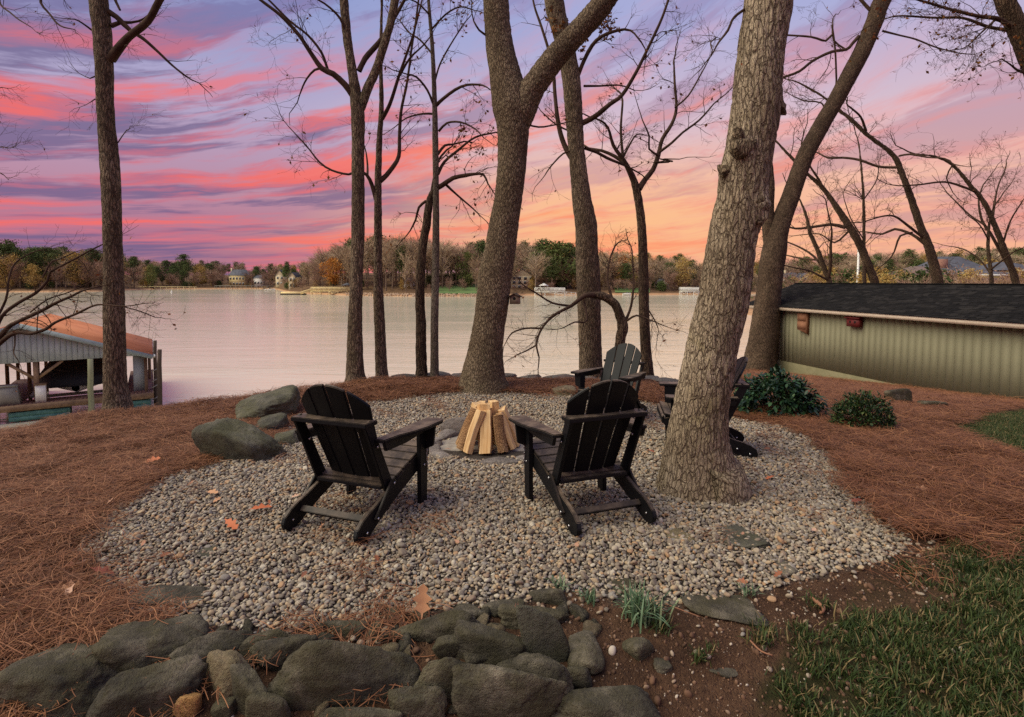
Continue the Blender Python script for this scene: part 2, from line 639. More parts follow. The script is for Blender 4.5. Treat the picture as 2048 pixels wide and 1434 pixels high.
    rock('rock_tan', (110, 96, 74), (150, 132, 104), (184, 166, 134), (104, 100, 64), 0.35)
    rock('rock_orange', (150, 108, 64), (196, 150, 96), (216, 180, 130), (150, 130, 90), 0.2)
    rock('boulder', (68, 66, 57), (97, 93, 80), (130, 124, 108), (88, 87, 54), 0.45)
    rock('pit_stone', (92, 84, 80), (138, 126, 118), (176, 164, 154), (110, 104, 98), 0.3)
    rock('cap_stone', (78, 72, 68), (112, 104, 98), (140, 130, 122), (92, 90, 76), 0.3)

    # ---- bark
    bark('bark_near', (80, 66, 52), (142, 124, 102), (176, 158, 134), 34, 5.0, (134, 122, 78), 0.016, 0.16)
    bark('bark_big', (60, 48, 38), (130, 111, 88), (162, 142, 116), 40, 3.6, (100, 94, 64), 0.018, 0.26)
    bark('bark_mid', (58, 47, 38), (124, 105, 85), (156, 136, 112), 34, 7.0, (94, 90, 58), 0.02, 0.25)
    bark('bark_dark', (44, 34, 27), (98, 79, 63), (130, 108, 87), 30, 8.0, (74, 70, 46), 0.022, 0.26)
    bark('bark_grey', (56, 48, 40), (112, 100, 86), (140, 128, 112), 40, 4.0, (104, 104, 76), 0.005, 0.2)
    plain('twig', (58, 44, 36), (84, 66, 54), 6, 0.9, 0.1)
    plain('twig_grey', (74, 62, 52), (104, 90, 76), 6, 0.9, 0.1)

    # ---- chairs, firewood
    m, t, bs = mat('chair_black', 0.2)
    co = objco(t)
    n = t.noise(t.mapping(co, (1, 1, 1)), 60, 4, 0.7)
    blk = t.ramp(n, [(0.3, (0.004, 0.004, 0.005, 1)), (0.8, (0.009, 0.009, 0.010, 1))])
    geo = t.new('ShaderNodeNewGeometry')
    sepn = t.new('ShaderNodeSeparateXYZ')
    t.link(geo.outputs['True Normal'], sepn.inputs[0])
    sheen_n = t.noise(co, 9, 4, 0.7)      # patchy sky sheen painted into the base colour of the level faces
    sky_sheen = t.math('MULTIPLY', t.smooth(sepn.outputs[2], 0.6, 0.95), t.math('ADD', 0.16, t.math('MULTIPLY', t.smooth(sheen_n, 0.35, 0.7), 0.36)))
    t.link(t.mix(sky_sheen, blk, lin(150, 128, 108)), bs.inputs['Base Color'])
    t.link(t.math('ADD', t.math('MULTIPLY', n, 0.2), 0.38), bs.inputs['Roughness'])
    bump(t, bs, n, 0.15, 0.002)
    m, t, bs = mat('steel', 0.5)
    bs.inputs['Metallic'].default_value = 1.0
    bs.inputs['Base Color'].default_value = (0.6, 0.6, 0.6, 1)
    bs.inputs['Roughness'].default_value = 0.3
    m, t, bs = mat('fire_wood', 0.25)
    co = objco(t)
    oi = t.new('ShaderNodeObjectInfo')
    off = t.new('ShaderNodeVectorMath', operation='ADD')
    t.link(co, off.inputs[0])
    k = t.math('MULTIPLY', oi.outputs['Random'], 23.0)
    t.link(t.combine(k, k, k), off.inputs[1])
    g = t.noise(t.mapping(off.outputs[0], (1, 1, 0.06)), 60, 4, 0.6)
    g2 = t.noise(t.mapping(off.outputs[0], (1, 1, 0.25)), 10, 3, 0.6)
    c = t.ramp(g, [(0.3, lin(178, 138, 92)), (0.5, lin(210, 172, 122)), (0.7, lin(228, 198, 152))])
    c = t.mix(t.math('MULTIPLY', t.smooth(g2, 0.45, 0.7), 0.5), c, lin(190, 144, 92))
    t.link(c, bs.inputs['Base Color'])
    bs.inputs['Roughness'].default_value = 0.7
    bump(t, bs, g, 0.4, 0.004)
    bark('log_bark', (90, 62, 40), (152, 112, 76), (186, 148, 108), 60, 1.6, None, 0.004, 0.2)

    # ---- buildings
    plain('siding_olive', (126, 123, 98), (137, 133, 108), 2.0, 0.75, 0.2, 0.001, (1, 1, 0.3), 5, rnd=0.05)
    plain('siding_back', (84, 78, 60), (92, 86, 68), 4, 0.9)
    plain('foundation', (112, 106, 80), (124, 116, 90), 3.0, 0.9, 0.15, 0.004)
    plain('fascia', (196, 176, 156), (206, 188, 168), 3, 0.6)
    m, t, bs = mat('shingle', 0.2)
    co = objco(t)
    n = t.noise(co, 120, 3, 0.7)
    v = t.voro(t.mapping(co, (3.0, 7.0, 0.0)), 1.0, 'F1')
    tone = t.new('ShaderNodeSeparateColor')
    t.link(v.outputs['Color'], tone.inputs[0])
    c = t.ramp(t.math('ADD', t.math('MULTIPLY', tone.outputs[0], 0.6), t.math('MULTIPLY', n, 0.5)), [(0.2, lin(14, 13, 14)), (0.6, lin(25, 23, 23)), (0.95, lin(46, 43, 42))])
    t.link(c, bs.inputs['Base Color'])
    bs.inputs['Roughness'].default_value = 0.95
    plain('box_brown', (126, 86, 64), (144, 102, 78), 9, 0.8, 0.2, 0.002, (1, 1, 0.2))
    plain('box_red', (92, 28, 28), (112, 38, 36), 12, 0.6)
    plain('hole_dark', (16, 12, 10), (22, 18, 15), 12, 0.9)
    plain('birdhouse_wood', (112, 96, 82), (140, 122, 104), 20, 0.85, 0.2, 0.002, (1, 1, 0.2))
    plain('boat_siding', (140, 148, 152), (154, 160, 164), 1.2, 0.75, 0.2)
    plain('boat_trim', (120, 132, 138), (136, 146, 150), 3, 0.7)
    plain('roof_rust', (162, 98, 66), (178, 112, 78), 0.7, 0.8, 0.2, 0.003)
    plain('dock_wood', (112, 90, 70), (140, 114, 88), 3, 0.8, 0.2, 0.004, (1, 1, 1))
    plain('deck_red', (92, 66, 56), (116, 84, 70), 3, 0.7)
    plain('post_wood', (86, 66, 52), (112, 88, 68), 5, 0.85, 0.2, 0.004, (1, 1, 0.2))
    plain('piling_green', (116, 120, 92), (140, 140, 112), 4, 0.9, 0.2, 0.01, (1, 1, 0.15))
    plain('piling_dark', (60, 50, 44), (82, 70, 60), 4, 0.9, 0.2, 0.01, (1, 1, 0.15))
    plain('float_teal', (66, 108, 102), (88, 130, 122), 4, 0.6)
    plain('tarp_black', (14, 14, 16), (24, 24, 26), 3, 0.6)
    plain('boat_white', (206, 204, 196), (224, 222, 214), 3, 0.35, 0.5)
    plain('white_paint', (210, 208, 200), (226, 224, 216), 3, 0.5)
    plain('grey_plastic', (120, 116, 108), (136, 132, 122), 3, 0.6)
    plain('pier_yellow', (218, 196, 140), (232, 212, 160), 2, 0.7)
    plain('house_cream', (184, 168, 138), (200, 184, 152), 0.6, 0.8)
    plain('house_yellow', (190, 168, 116), (204, 184, 134), 0.6, 0.8)
    plain('house_white', (206, 200, 190), (222, 216, 206), 0.6, 0.8)
    plain('house_roof', (70, 70, 76), (92, 92, 98), 0.8, 0.9)
    plain('house_roof_brown', (96, 78, 70), (120, 100, 90), 0.8, 0.9)
    plain('brick', (130, 92, 80), (152, 112, 98), 2, 0.9)
    m, t, bs = mat('glass_dark', 0.8)
    bs.inputs['Base Color'].default_value = (0.03, 0.035, 0.04, 1)
    bs.inputs['Roughness'].default_value = 0.1
    plain('cover_blue', (70, 86, 104), (90, 108, 126), 2, 0.6)

    # ---- far trees (colour varies between trees)
    def far(name, c1, c2, c3, transl=0.0):
        m, t, bs = mat(name, 0.1)
        oi = t.new('ShaderNodeObjectInfo')
        at = t.new('ShaderNodeAttribute', attribute_name='tone')
        f = t.math('ADD', t.math('MULTIPLY', oi.outputs['Random'], 0.4), t.math('MULTIPLY', at.outputs['Fac'], 0.6))
        t.link(t.ramp(f, [(0.1, lin(*c1)), (0.5, lin(*c2)), (0.95, lin(*c3))]), bs.inputs['Base Color'])
        bs.inputs['Roughness'].default_value = 0.95
    far('far_bare', (142, 120, 96), (172, 148, 120), (198, 176, 148))
    far('far_bare_pink', (126, 96, 84), (150, 118, 102), (166, 136, 116))
    far('far_pine', (58, 70, 40), (80, 92, 54), (108, 116, 72))
    far('far_green', (70, 82, 44), (98, 106, 60), (126, 128, 78))
    far('far_orange', (146, 92, 44), (172, 112, 54), (188, 136, 72))
    far('far_ochre', (140, 112, 62), (164, 134, 76), (180, 154, 96))
    far('far_hedge', (50, 62, 34), (66, 78, 44), (86, 96, 56))
    far('far_trunk', (104, 88, 74), (136, 118, 100), (166, 148, 128))
    plain('ash', (124, 114, 104), (158, 148, 136), 14, 0.95, 0.1, 0.01)
    plain('far_lawn', (84, 106, 56), (100, 122, 66), 0.4, 0.9)
    plain('riprap', (134, 110, 88), (180, 152, 126), 1.5, 0.9, 0.2, 0.05)


make_materials()

# ------------------------------------------------------------------ terrain
def base_z(x, y):
    """height of the garden before the bank drops to the lake"""
    x, y = np.asarray(x, float), np.asarray(y, float)
    z = -0.055 * np.clip(y - 3.3, 0, 3.7)
    pl = 0.09 * (x - 3.4) + 0.11 * (y - 6.5) - 0.055 * np.clip(y - 3.3, 0, 3.7)
    z = z - np.logaddexp(0, (pl) * 6) / 6
    z = z - 0.07 * np.logaddexp(0, (-x - 3.0) * 3) / 3
    z = z - 0.10 * (1 - smoothstep(y, 1.75, 2.35))
    return z


EDGE_PX = [(-700, 930), (-250, 895), (0, 868), (120, 842), (235, 829), (330, 822), (430, 809), (520, 796), (600, 782), (680, 770), (760, 758), (830, 752), (890, 750), (950, 752), (1060, 755), (1180, 757), (1300, 757)]


TS = np.concatenate([[0.5], 0.5 * 1.012 ** np.arange(1, 460)])


def march(px, py, zf):
    d = ray(px, py)
    for ts in (TS, None):
        if ts is None:
            ts = np.linspace(t0, t1, 60)
        q = CAM + ts[:, None] * d
        hit = q[:, 2] < zf(q[:, 0], q[:, 1])
        i = int(np.argmax(hit)) if hit.any() else len(ts) - 1
        t0, t1 = ts[max(i - 1, 0)], ts[i]
    return CAM + d * t1


def bz1(x, y):
    return float(base_z(np.array([x]), np.array([y]))[0])


EDGE = np.array([march(px, py, base_z)[:2] for px, py in EDGE_PX] + [(3.55, 10.15), (4.35, 10.4), (5.25, 12.4), (8.4, 19.8), (12.0, 28.2), (16.5, 34.0), (30.0, 40.0), (60, 46)])
EDGE = np.concatenate([[(-60.0, -6.0), (-26.0, 0.0), (-12.0, 4.3)], EDGE[1:]])


def edge_dist(x, y):
    """signed distance beyond the top of the bank (positive towards the lake)"""
    x, y = np.asarray(x, float).ravel(), np.asarray(y, float).ravel()
    best = np.full(len(x), 1e9)
    sgn = np.zeros(len(x))
    for (ax, ay), (bx, by) in zip(EDGE[:-1], EDGE[1:]):
        dx, dy = bx - ax, by - ay
        L2 = dx * dx + dy * dy
        t = np.clip(((x - ax) * dx + (y - ay) * dy) / L2, 0, 1)
        d = np.hypot(x - ax - t * dx, y - ay - t * dy)
        s = np.sign((x - ax) * -dy + (y - ay) * dx)
        u = d < best
        best = np.where(u, d, best)
        sgn = np.where(u, s, sgn)
    return best * sgn


def ground_z(x, y):
    x, y = np.asarray(x, float), np.asarray(y, float)
    shp = x.shape
    x, y = x.ravel(), y.ravel()
    z = base_z(x, y)
    e = np.maximum(edge_dist(x, y), 0)
    z = z - np.minimum(e, 0.5) * 0.75 - np.maximum(e - 0.5, 0) * 0.62
    z = np.where(e > 0, np.maximum(z, -8.0), np.maximum(z, -4.45))
    p = np.stack([x, y, np.zeros_like(x)], 1)
    nz = 0.05 * fbm(p * 0.9, 3, 3) + 0.02 * fbm(p * 5, 2, 9)
    return (z + nz).reshape(shp)


def gz1(x, y):
    return float(ground_z(np.array([x]), np.array([y]))[0])


def G(px, py):
    """where the photo pixel meets the garden ground"""
    return march(px, py, ground_z)


def poly_plan(pxs):
    return np.array([march(a, b, base_z)[:2] for a, b in pxs])


def in_poly(x, y, poly):
    r = np.zeros(len(x), bool)
    n = len(poly)
    j = n - 1
    for i in range(n):
        xi, yi = poly[i]
        xj, yj = poly[j]
        c = ((yi > y) != (yj > y)) & (x < (xj - xi) * (y - yi) / (yj - yi + 1e-12) + xi)
        r ^= c
        j = i
    return r


GRAVEL = poly_plan([(225, 1262), (330, 1240), (420, 1252), (560, 1275), (700, 1255), (760, 1238), (900, 1218), (1060, 1192), (1150, 1180), (1280, 1205), (1400, 1205), (1500, 1180), (1640, 1150), (1790, 1122), (1835, 1095), (1765, 1045), (1695, 990), (1680, 930), (1640, 882), (1560, 852), (1480, 838), (1400, 818), (1300, 803), (1140, 792), (1000, 786), (920, 784), (800, 797), (710, 806), (640, 815), (580, 850), (550, 890), (480, 910), (400, 930), (320, 965), (230, 1010), (165, 1060), (140, 1110), (190, 1160), (250, 1190)])
SOIL = poly_plan([(215, 1285), (300, 1235), (420, 1235), (760, 1225), (1060, 1175), (1280, 1180), (1500, 1160), (1650, 1130), (1800, 1090), (1940, 1090), (1900, 1120), (1800, 1178), (1710, 1258), (1610, 1348), (1520, 1434), (1450, 1640), (20, 1640), (60, 1434), (130, 1330)])
LAWN1 = poly_plan([(1400, 1640), (1490, 1434), (1575, 1345), (1670, 1250), (1760, 1180), (1870, 1128), (1950, 1100), (2060, 1066), (2500, 1040), (2900, 1200), (2900, 1640)])
LAWN2 = poly_plan([(1895, 862), (1945, 832), (2060, 812), (2300, 818), (2700, 840), (2700, 990), (2300, 990), (2120, 950), (1990, 902)])


def wob(x, y, a=0.10, f=3.0, k=0):
    p = np.stack([x, y, np.full_like(x, 0.5 + k)], 1)
    return x + a * 2 * fbm(p * f, 3, 21 + k), y + a * 2 * fbm(p * f + 31.7, 3, 41 + k)


def region(x, y):
    """masks gravel, soil, lawn, straw at plan points"""
    gx, gy = wob(x, y, 0.10, 4.0)
    g = in_poly(gx, gy, GRAVEL)
    lx, ly = wob(x, y, 0.22, 3.0, 2)
    l = (in_poly(lx, ly, LAWN1) | in_poly(lx, ly, LAWN2)) & ~g
    s = in_poly(lx, ly, SOIL) & ~g & ~l
    st = ~g & ~l & ~s
    return g, s, l, st


def axis_lines(fine_lo, fine_hi, step, lo, hi, grow=1.16):
    a = list(np.arange(fine_lo, fine_hi + 1e-6, step))
    s, v = step, fine_hi
    while v < hi:
        s *= grow
        v += s
        a.append(min(v, hi))
    s, v = step, fine_lo
    while v > lo:
        s *= grow
        v -= s
        a.insert(0, max(v, lo))
    return np.array(a)


def make_ground():
    xs = axis_lines(-7.0, 8.5, 0.06, -2600, 2600, 1.11)
    ys = axis_lines(1.2, 10.2, 0.06, -60, 2800, 1.10)
    X, Y = np.meshgrid(xs, ys)
    Z = ground_z(X, Y)
    n, m_ = X.shape
    V = np.stack([X, Y, Z], -1).reshape(-1, 3)
    i = np.arange(n - 1)[:, None] * m_
    j = np.arange(m_ - 1)[None]
    Q = np.stack([i + j, i + j + 1, i + m_ + j + 1, i + m_ + j], -1).reshape(-1, 4)
    me = mesh_arrays('ground', V, [Q], True)
    g, s, l, st = region(V[:, 0].copy(), V[:, 1].copy())
    l = l * (0.35 + 0.65 * (fbm(V * [2.6, 2.6, 0], 3, 61) > 0.0))
    for nm, a in (('gravelbed', g), ('lawn', l), ('straw', st)):
        at = me.attributes.new(nm, 'FLOAT', 'POINT')
        at.data.foreach_set('value', a.astype(np.float32))
    o = link('ground', me, 'ground')
    tag(o, kind='structure')
    # lake
    mb = MB()
    mb.add([(-3000, -200, WATER), (3000, -200, WATER), (3000, 3000, WATER), (-3000, 3000, WATER)], [[0, 1, 2, 3]])
    tag(mb.build('lake_water', 'water'), kind='structure')


make_ground()


# ------------------------------------------------------------------ scattered stuff: points + instances picked from a few small meshes
def scatter(name, pts, rot, scl, protos, label, matname=None):
    me = bpy.data.meshes.new(name)
    me.vertices.add(len(pts))
    me.vertices.foreach_set('co', np.asarray(pts, np.float32).ravel())
    for nm, a in (('rot', rot), ('scl', scl)):
        at = me.attributes.new(nm, 'FLOAT_VECTOR', 'POINT')
        at.data.foreach_set('vector', np.asarray(a, np.float32).ravel())
    o = link(name, me)
    tag(o, label, name.replace('_', ' '), kind='stuff')
    coll = bpy.data.collections.new(name + '_shapes')
    for i, pm in enumerate(protos):
        po = bpy.data.objects.new(name + '_shape', pm)
        if matname:
            pm.materials.append(M[matname])
        coll.objects.link(po)
    ng = bpy.data.node_groups.new(name + '_scatter', 'GeometryNodeTree')
    ng.interface.new_socket('Geometry', in_out='INPUT', socket_type='NodeSocketGeometry')
    ng.interface.new_socket('Geometry', in_out='OUTPUT', socket_type='NodeSocketGeometry')
    N, L = ng.nodes, ng.links
    gi, go = N.new('NodeGroupInput'), N.new('NodeGroupOutput')
    iop = N.new('GeometryNodeInstanceOnPoints')
    ci = N.new('GeometryNodeCollectionInfo')
    ci.inputs['Collection'].default_value = coll
    ci.inputs['Separate Children'].default_value = True
    ci.inputs['Reset Children'].default_value = True
    r = N.new('GeometryNodeInputNamedAttribute')
    r.data_type = 'FLOAT_VECTOR'
    r.inputs['Name'].default_value = 'rot'
    s = N.new('GeometryNodeInputNamedAttribute')
    s.data_type = 'FLOAT_VECTOR'
    s.inputs['Name'].default_value = 'scl'
    e2r = N.new('FunctionNodeEulerToRotation')
    rv = N.new('FunctionNodeRandomValue')
    rv.data_type = 'INT'
    rv.inputs[4].default_value = 0
    rv.inputs[5].default_value = len(protos) - 1
    m2p = N.new('GeometryNodeMeshToPoints')
    L.new(gi.outputs[0], m2p.inputs['Mesh'])
    L.new(m2p.outputs[0], iop.inputs['Points'])
    L.new(ci.outputs[0], iop.inputs['Instance'])
    iop.inputs['Pick Instance'].default_value = True
    L.new(rv.outputs[2], iop.inputs['Instance Index'])
    L.new(r.outputs[0], e2r.inputs[0])
    L.new(e2r.outputs[0], iop.inputs['Rotation'])
    L.new(s.outputs[0], iop.inputs['Scale'])
    L.new(iop.outputs[0], go.inputs[0])
    md = o.modifiers.new('scatter', 'NODES')
    md.node_group = ng
    return o


def tone_attr(me, faces_per, rng):
    """one random tone per leaf/blade (constant number of verts each)"""
    n = len(me.vertices)
    t = np.repeat(rng.random(n // faces_per + 1), faces_per)[:n]
    at = me.attributes.new('tone', 'FLOAT', 'POINT')
    at.data.foreach_set('value', t.astype(np.float32))


def ico(sub):
    bm = bmesh.new()
    bmesh.ops.create_icosphere(bm, subdivisions=sub, radius=1.0)
    v = np.array([x.co[:] for x in bm.verts])
    f = np.array([[x.index for x in fc.verts] for fc in bm.faces])
    bm.free()
    return v, f


ICO = {k: ico(k) for k in (2, 3, 4, 5)}


def make_gravel():
    rng = np.random.default_rng(4)
    protos = []
    for k in range(9):
        v, f = ICO[2] if k > 3 else ICO[3]
        p = v.copy()
        for _ in range(4):
            n = rng.normal(size=3)
            n /= np.linalg.norm(n)
            p -= np.maximum(0, p @ n - rng.uniform(0.6, 0.85))[:, None] * n * 0.7
        p *= 1 + 0.25 * fbm(v * 1.3 + k * 7, 2, k)[:, None]
        p *= np.array([1.0, rng.uniform(0.62, 0.85), rng.uniform(0.42, 0.6)])
        protos.append(mesh_arrays('gravel_shape', p, [f], True))
    lo, hi = GRAVEL.min(0), GRAVEL.max(0)
    out = []
    for cy in np.arange(lo[1] - 0.3, hi[1] + 0.3, 0.25):
        # pebbles are sieved one size; the far ones may lie a little thinner
        sp = 0.0172 + 0.0016 * max(0, cy - 3.0)
        nx = int((hi[0] - lo[0] + 0.6) / sp)
        ny = max(1, int(0.25 / sp))
        gx, gy = np.meshgrid(lo[0] - 0.3 + np.arange(nx) * sp, cy + np.arange(ny) * 0.25 / ny)
        q = np.stack([gx.ravel(), gy.ravel()], 1) + rng.uniform(-0.5, 0.5, (gx.size, 2)) * sp * 1.3
        out.append(q)
    q = np.concatenate(out)
    # thin out within a ragged fringe, drop those out of the frame sides
    g, s, l, st = region(q[:, 0].copy(), q[:, 1].copy())
    fx, fy = q[:, 0] + rng.normal(0, 0.17, len(q)), q[:, 1] + rng.normal(0, 0.13, len(q))
    g2 = region(fx, fy)[0]
    keep = (g & (g2 | (rng.random(len(q)) < 0.55))) | (g2 & (rng.random(len(q)) < 0.16))
    keep &= np.hypot(q[:, 0] + 0.22, (q[:, 1] - 5.42)) > 0.5
    q = q[keep]
    n = len(q)
    z = ground_z(q[:, 0], q[:, 1])
    r = rng.lognormal(math.log(0.0116), 0.26, n) * (1 + 0.05 * np.maximum(0, q[:, 1] - 3))
    pts = np.stack([q[:, 0], q[:, 1], z + r * rng.uniform(0.0, 1.0, n)], 1)
    rot = np.stack([rng.normal(0, 0.45, n), rng.normal(0, 0.45, n), rng.uniform(0, 6.28, n)], 1)
    scl = np.stack([r * rng.uniform(0.9, 1.25, n), r, r * rng.uniform(0.85, 1.2, n)], 1)
    print('pebbles', n)
    scatter('gravel', pts, rot, scl, protos, 'grey and tan river pebbles spread around the fire pit', 'pebble')


def ribbon(pts, w, normal):
    """flat strip through pts, tapering to a point"""
    pts = np.asarray(pts)
    T = np.gradient(pts, axis=0)
    S = np.cross(T, normal)
    S /= np.linalg.norm(S, axis=1)[:, None] + 1e-9
    ww = (np.asarray(w) * np.ones(len(pts)))[:, None]
    V = np.concatenate([pts - S * ww / 2, pts + S * ww / 2])
    n = len(pts)
    i = np.arange(n - 1)
    return V, np.stack([i, i + 1, n + i + 1, n + i], -1)


def make_straw():
    rng = np.random.default_rng(8)
    protos = []
    for k in range(8):
        mb = MB()
        main = rng.uniform(0, 6.28)
        for i in range(34):
            L = rng.uniform(0.09, 0.19)
            a = main + rng.normal(0, 0.9)
            c = rng.uniform(-0.11, 0.11, 2)
            s = np.linspace(-0.5, 0.5, 5)
            bend = rng.normal(0, 0.35)
            d = np.array([math.cos(a), math.sin(a)])
            e = np.array([-d[1], d[0]])
            xy = c + np.outer(s * L, d) + np.outer((s ** 2) * L * bend, e)
            z0 = rng.uniform(0.0, 0.035)
            z = z0 + s * L * rng.normal(0, 0.16) - (s ** 2) * L * rng.uniform(-0.1, 0.35) + 0.012
            p = np.concatenate([xy, np.maximum(z, 0.0)[:, None]], 1)
            nrm = np.array([rng.normal(0, 0.4), rng.normal(0, 0.4), 1.0])
            V, Q = ribbon(p, 0.0026 * np.array([0.8, 1, 1, 1, 0.5]), nrm)
            mb.add(V, Q)
        me = mesh_arrays('straw_shape', np.concatenate(mb.v), mb.f, False)
        tone_attr(me, 10, rng)
        protos.append(me)
    q = []
    # density falls with distance from the viewer
    for (x0, x1, y0, y1, dens) in ((-4.6, -0.4, 1.4, 4.2, 330), (-7.5, 0.5, 4.2, 7.2, 230), (-6.5, 4.6, 7.2, 9.6, 210), (1.2, 5.5, 2.6, 7.2, 300), (5.5, 12, 4.5, 9.5, 170), (4, 12, 7.2, 14, 150), (7, 16, 12, 26, 90)):
        n = int((x1 - x0) * (y1 - y0) * dens)
        q.append(np.stack([rng.uniform(x0, x1, n), rng.uniform(y0, y1, n)], 1))
    q = np.concatenate(q)
    g, s, l, st = region(q[:, 0].copy(), q[:, 1].copy())
    fx, fy = q[:, 0] + rng.normal(0, 0.09, len(q)), q[:, 1] + rng.normal(0, 0.09, len(q))
    st2 = region(fx, fy)[3]
    vis = np.abs(q[:, 0]) < q[:, 1] * 1.02 + 0.5
    keep = ((st & (rng.random(len(q)) < 0.97)) | (st2 & (rng.random(len(q)) < 0.35)) | (g & (rng.random(len(q)) < 0.010)) | ((s | (l & (q[:, 1] < 4.4))) & (rng.random(len(q)) < 0.05))) & (edge_dist(q[:, 0], q[:, 1]) < np.where(q[:, 0] > -3.4, -0.22, 0.1)) & vis
    # the shed floor stays clear
    u = (q[:, 0] - 12.7) * 0.98 + (q[:, 1] - 28.8) * 0.2
    keep &= u < -0.05
    q = q[keep]
    n = len(q)
    print('straw clumps', n)
    p3 = np.stack([q[:, 0], q[:, 1], np.zeros(n)], 1)
    lift = 0.16 * np.maximum(0, fbm(p3 * 2.4, 3, 77) - 0.02)
    z = ground_z(q[:, 0], q[:, 1]) + lift - 0.004 + rng.uniform(0, 0.02, n)
    far = 1 + 0.09 * np.maximum(0, q[:, 1] - 5)
    sc_ = rng.uniform(0.8, 1.25, n) * np.minimum(far, 2.2)
    ang = fbm(p3 * 0.8, 2, 55) * 9 + rng.normal(0, 0.8, n)
    rot = np.stack([rng.normal(0, 0.1, n), rng.normal(0, 0.1, n), ang], 1)
    scatter('pine_straw', np.stack([q[:, 0], q[:, 1], z], 1), rot, np.stack([sc_] * 3, 1), protos, 'rust brown pine straw mulch around the gravel circle', 'needle')


def make_lawn():
    rng = np.random.default_rng(15)
    protos = []
    for k in range(6):
        mb = MB()
        for i in range(26):
            L = rng.uniform(0.02, 0.055)
            a = rng.uniform(0, 6.28)
            lean = rng.uniform(0.2, 1.1)
            c = rng.normal(0, 0.022, 2)
            s = np.linspace(0, 1, 4)
            d = np.array([math.cos(a), math.sin(a)])
            xy = c + np.outer(s ** 1.6 * L * lean, d)
            z = s * L * (1 - 0.35 * lean * s)
            V, Q = ribbon(np.concatenate([xy, z[:, None]], 1), 0.0042 * np.array([1, 1, 0.8, 0.2]), np.array([d[0], d[1], 0.4]))
            mb.add(V, Q)
        me = mesh_arrays('grass_shape', np.concatenate(mb.v), mb.f, False)
        tone_attr(me, 8, rng)
        protos.append(me)
    q = []
    for (x0, x1, y0, y1, dens) in ((0.5, 3.8, 1.4, 3.6, 1000), (3.0, 7.5, 3.0, 4.6, 600), (3.8, 13, 4.4, 14.0, 800)):
        n = int((x1 - x0) * (y1 - y0) * dens)
        q.append(np.stack([rng.uniform(x0, x1, n), rng.uniform(y0, y1, n)], 1))
    q = np.concatenate(q)
    vis = np.abs(q[:, 0]) < q[:, 1] * 1.0 + 0.4
    g, s, l, st = region(q[:, 0].copy(), q[:, 1].copy())
    p3 = np.stack([q[:, 0], q[:, 1], np.zeros(len(q))], 1)
    pat = fbm(p3 * 2.6, 3, 61)
    fx, fy = q[:, 0] + rng.normal(0, 0.16, len(q)), q[:, 1] + rng.normal(0, 0.12, len(q))
    l2 = region(fx, fy)[2]
    near1 = q[:, 1] < 4.4
    keep = vis & ((l & ((pat + rng.normal(0, 0.05, len(q)) > 0.17 - 0.22 * smoothstep(q[:, 0] - 0.55 * q[:, 1], -0.2, 0.9)) | ~near1)) | (l2 & ~g & (pat > 0.06)) | (s & (pat > 0.24) & (rng.random(len(q)) < 0.35)))
    keep &= (rng.random(len(q)) < 0.72) | ~near1
    q = q[keep]
    n = len(q)
    print('grass tufts', n)
    z = ground_z(q[:, 0], q[:, 1])
    sc_ = rng.uniform(0.7, 1.3, n)
    rot = np.stack([rng.normal(0, 0.15, n), rng.normal(0, 0.15, n), rng.uniform(0, 6.28, n)], 1)
    scatter('grass', np.stack([q[:, 0], q[:, 1], z], 1), rot, np.stack([sc_] * 3, 1), protos, 'patchy dark green grass at the edge of the bare soil', 'grass')


def make_crumbs():
    """clods and grit lying on the bare soil"""
    rng = np.random.default_rng(44)
    protos = []
    for k in range(4):
        v, f = ICO[2]
        p = v * (1 + 0.7 * fbm(v * 1.8 + k * 5, 3, k)[:, None]) * [1, .85, .6]
        protos.append(mesh_arrays('soil_shape', p, [f], True))
    q = np.stack([rng.uniform(-2.2, 3.6, 26000), rng.uniform(1.5, 3.7, 26000)], 1)
    g, s, l, st = region(q[:, 0].copy(), q[:, 1].copy())
    q = q[(s | l) & (np.abs(q[:, 0]) < q[:, 1] + .3)]
    n = len(q)
    r = rng.lognormal(math.log(.0038), .55, n)
    z = ground_z(q[:, 0], q[:, 1]) + r * .2
    print('crumbs', n)
    scatter('soil_crumbs', np.stack([q[:, 0], q[:, 1], z], 1), rng.uniform(0, 6.28, (n, 3)), np.stack([r] * 3, 1), protos, 'loose brown crumbs of soil and grit before the rock border', 'crumb')


make_gravel()
make_crumbs()
make_straw()
make_lawn()

# ------------------------------------------------------------------ shed at the right
SH_O, SH_U = np.array([12.7, 28.8]), np.array([0.2, -0.98])
SH_U = SH_U / np.linalg.norm(SH_U)
SH_V = np.array([-SH_U[1], SH_U[0]])      # into the shed
SH_Z = -4.2


def on_shed_wall(px, py, off=0.0):
    """local (along, height) where a photo pixel meets the long wall"""
    d = ray(px, py)
    a = CAM[:2] - SH_O
    t = (off - a @ SH_V) / (d[:2] @ SH_V)
    p = CAM + d * t
    return float((p[:2] - SH_O) @ SH_U), float(p[2] - SH_Z)


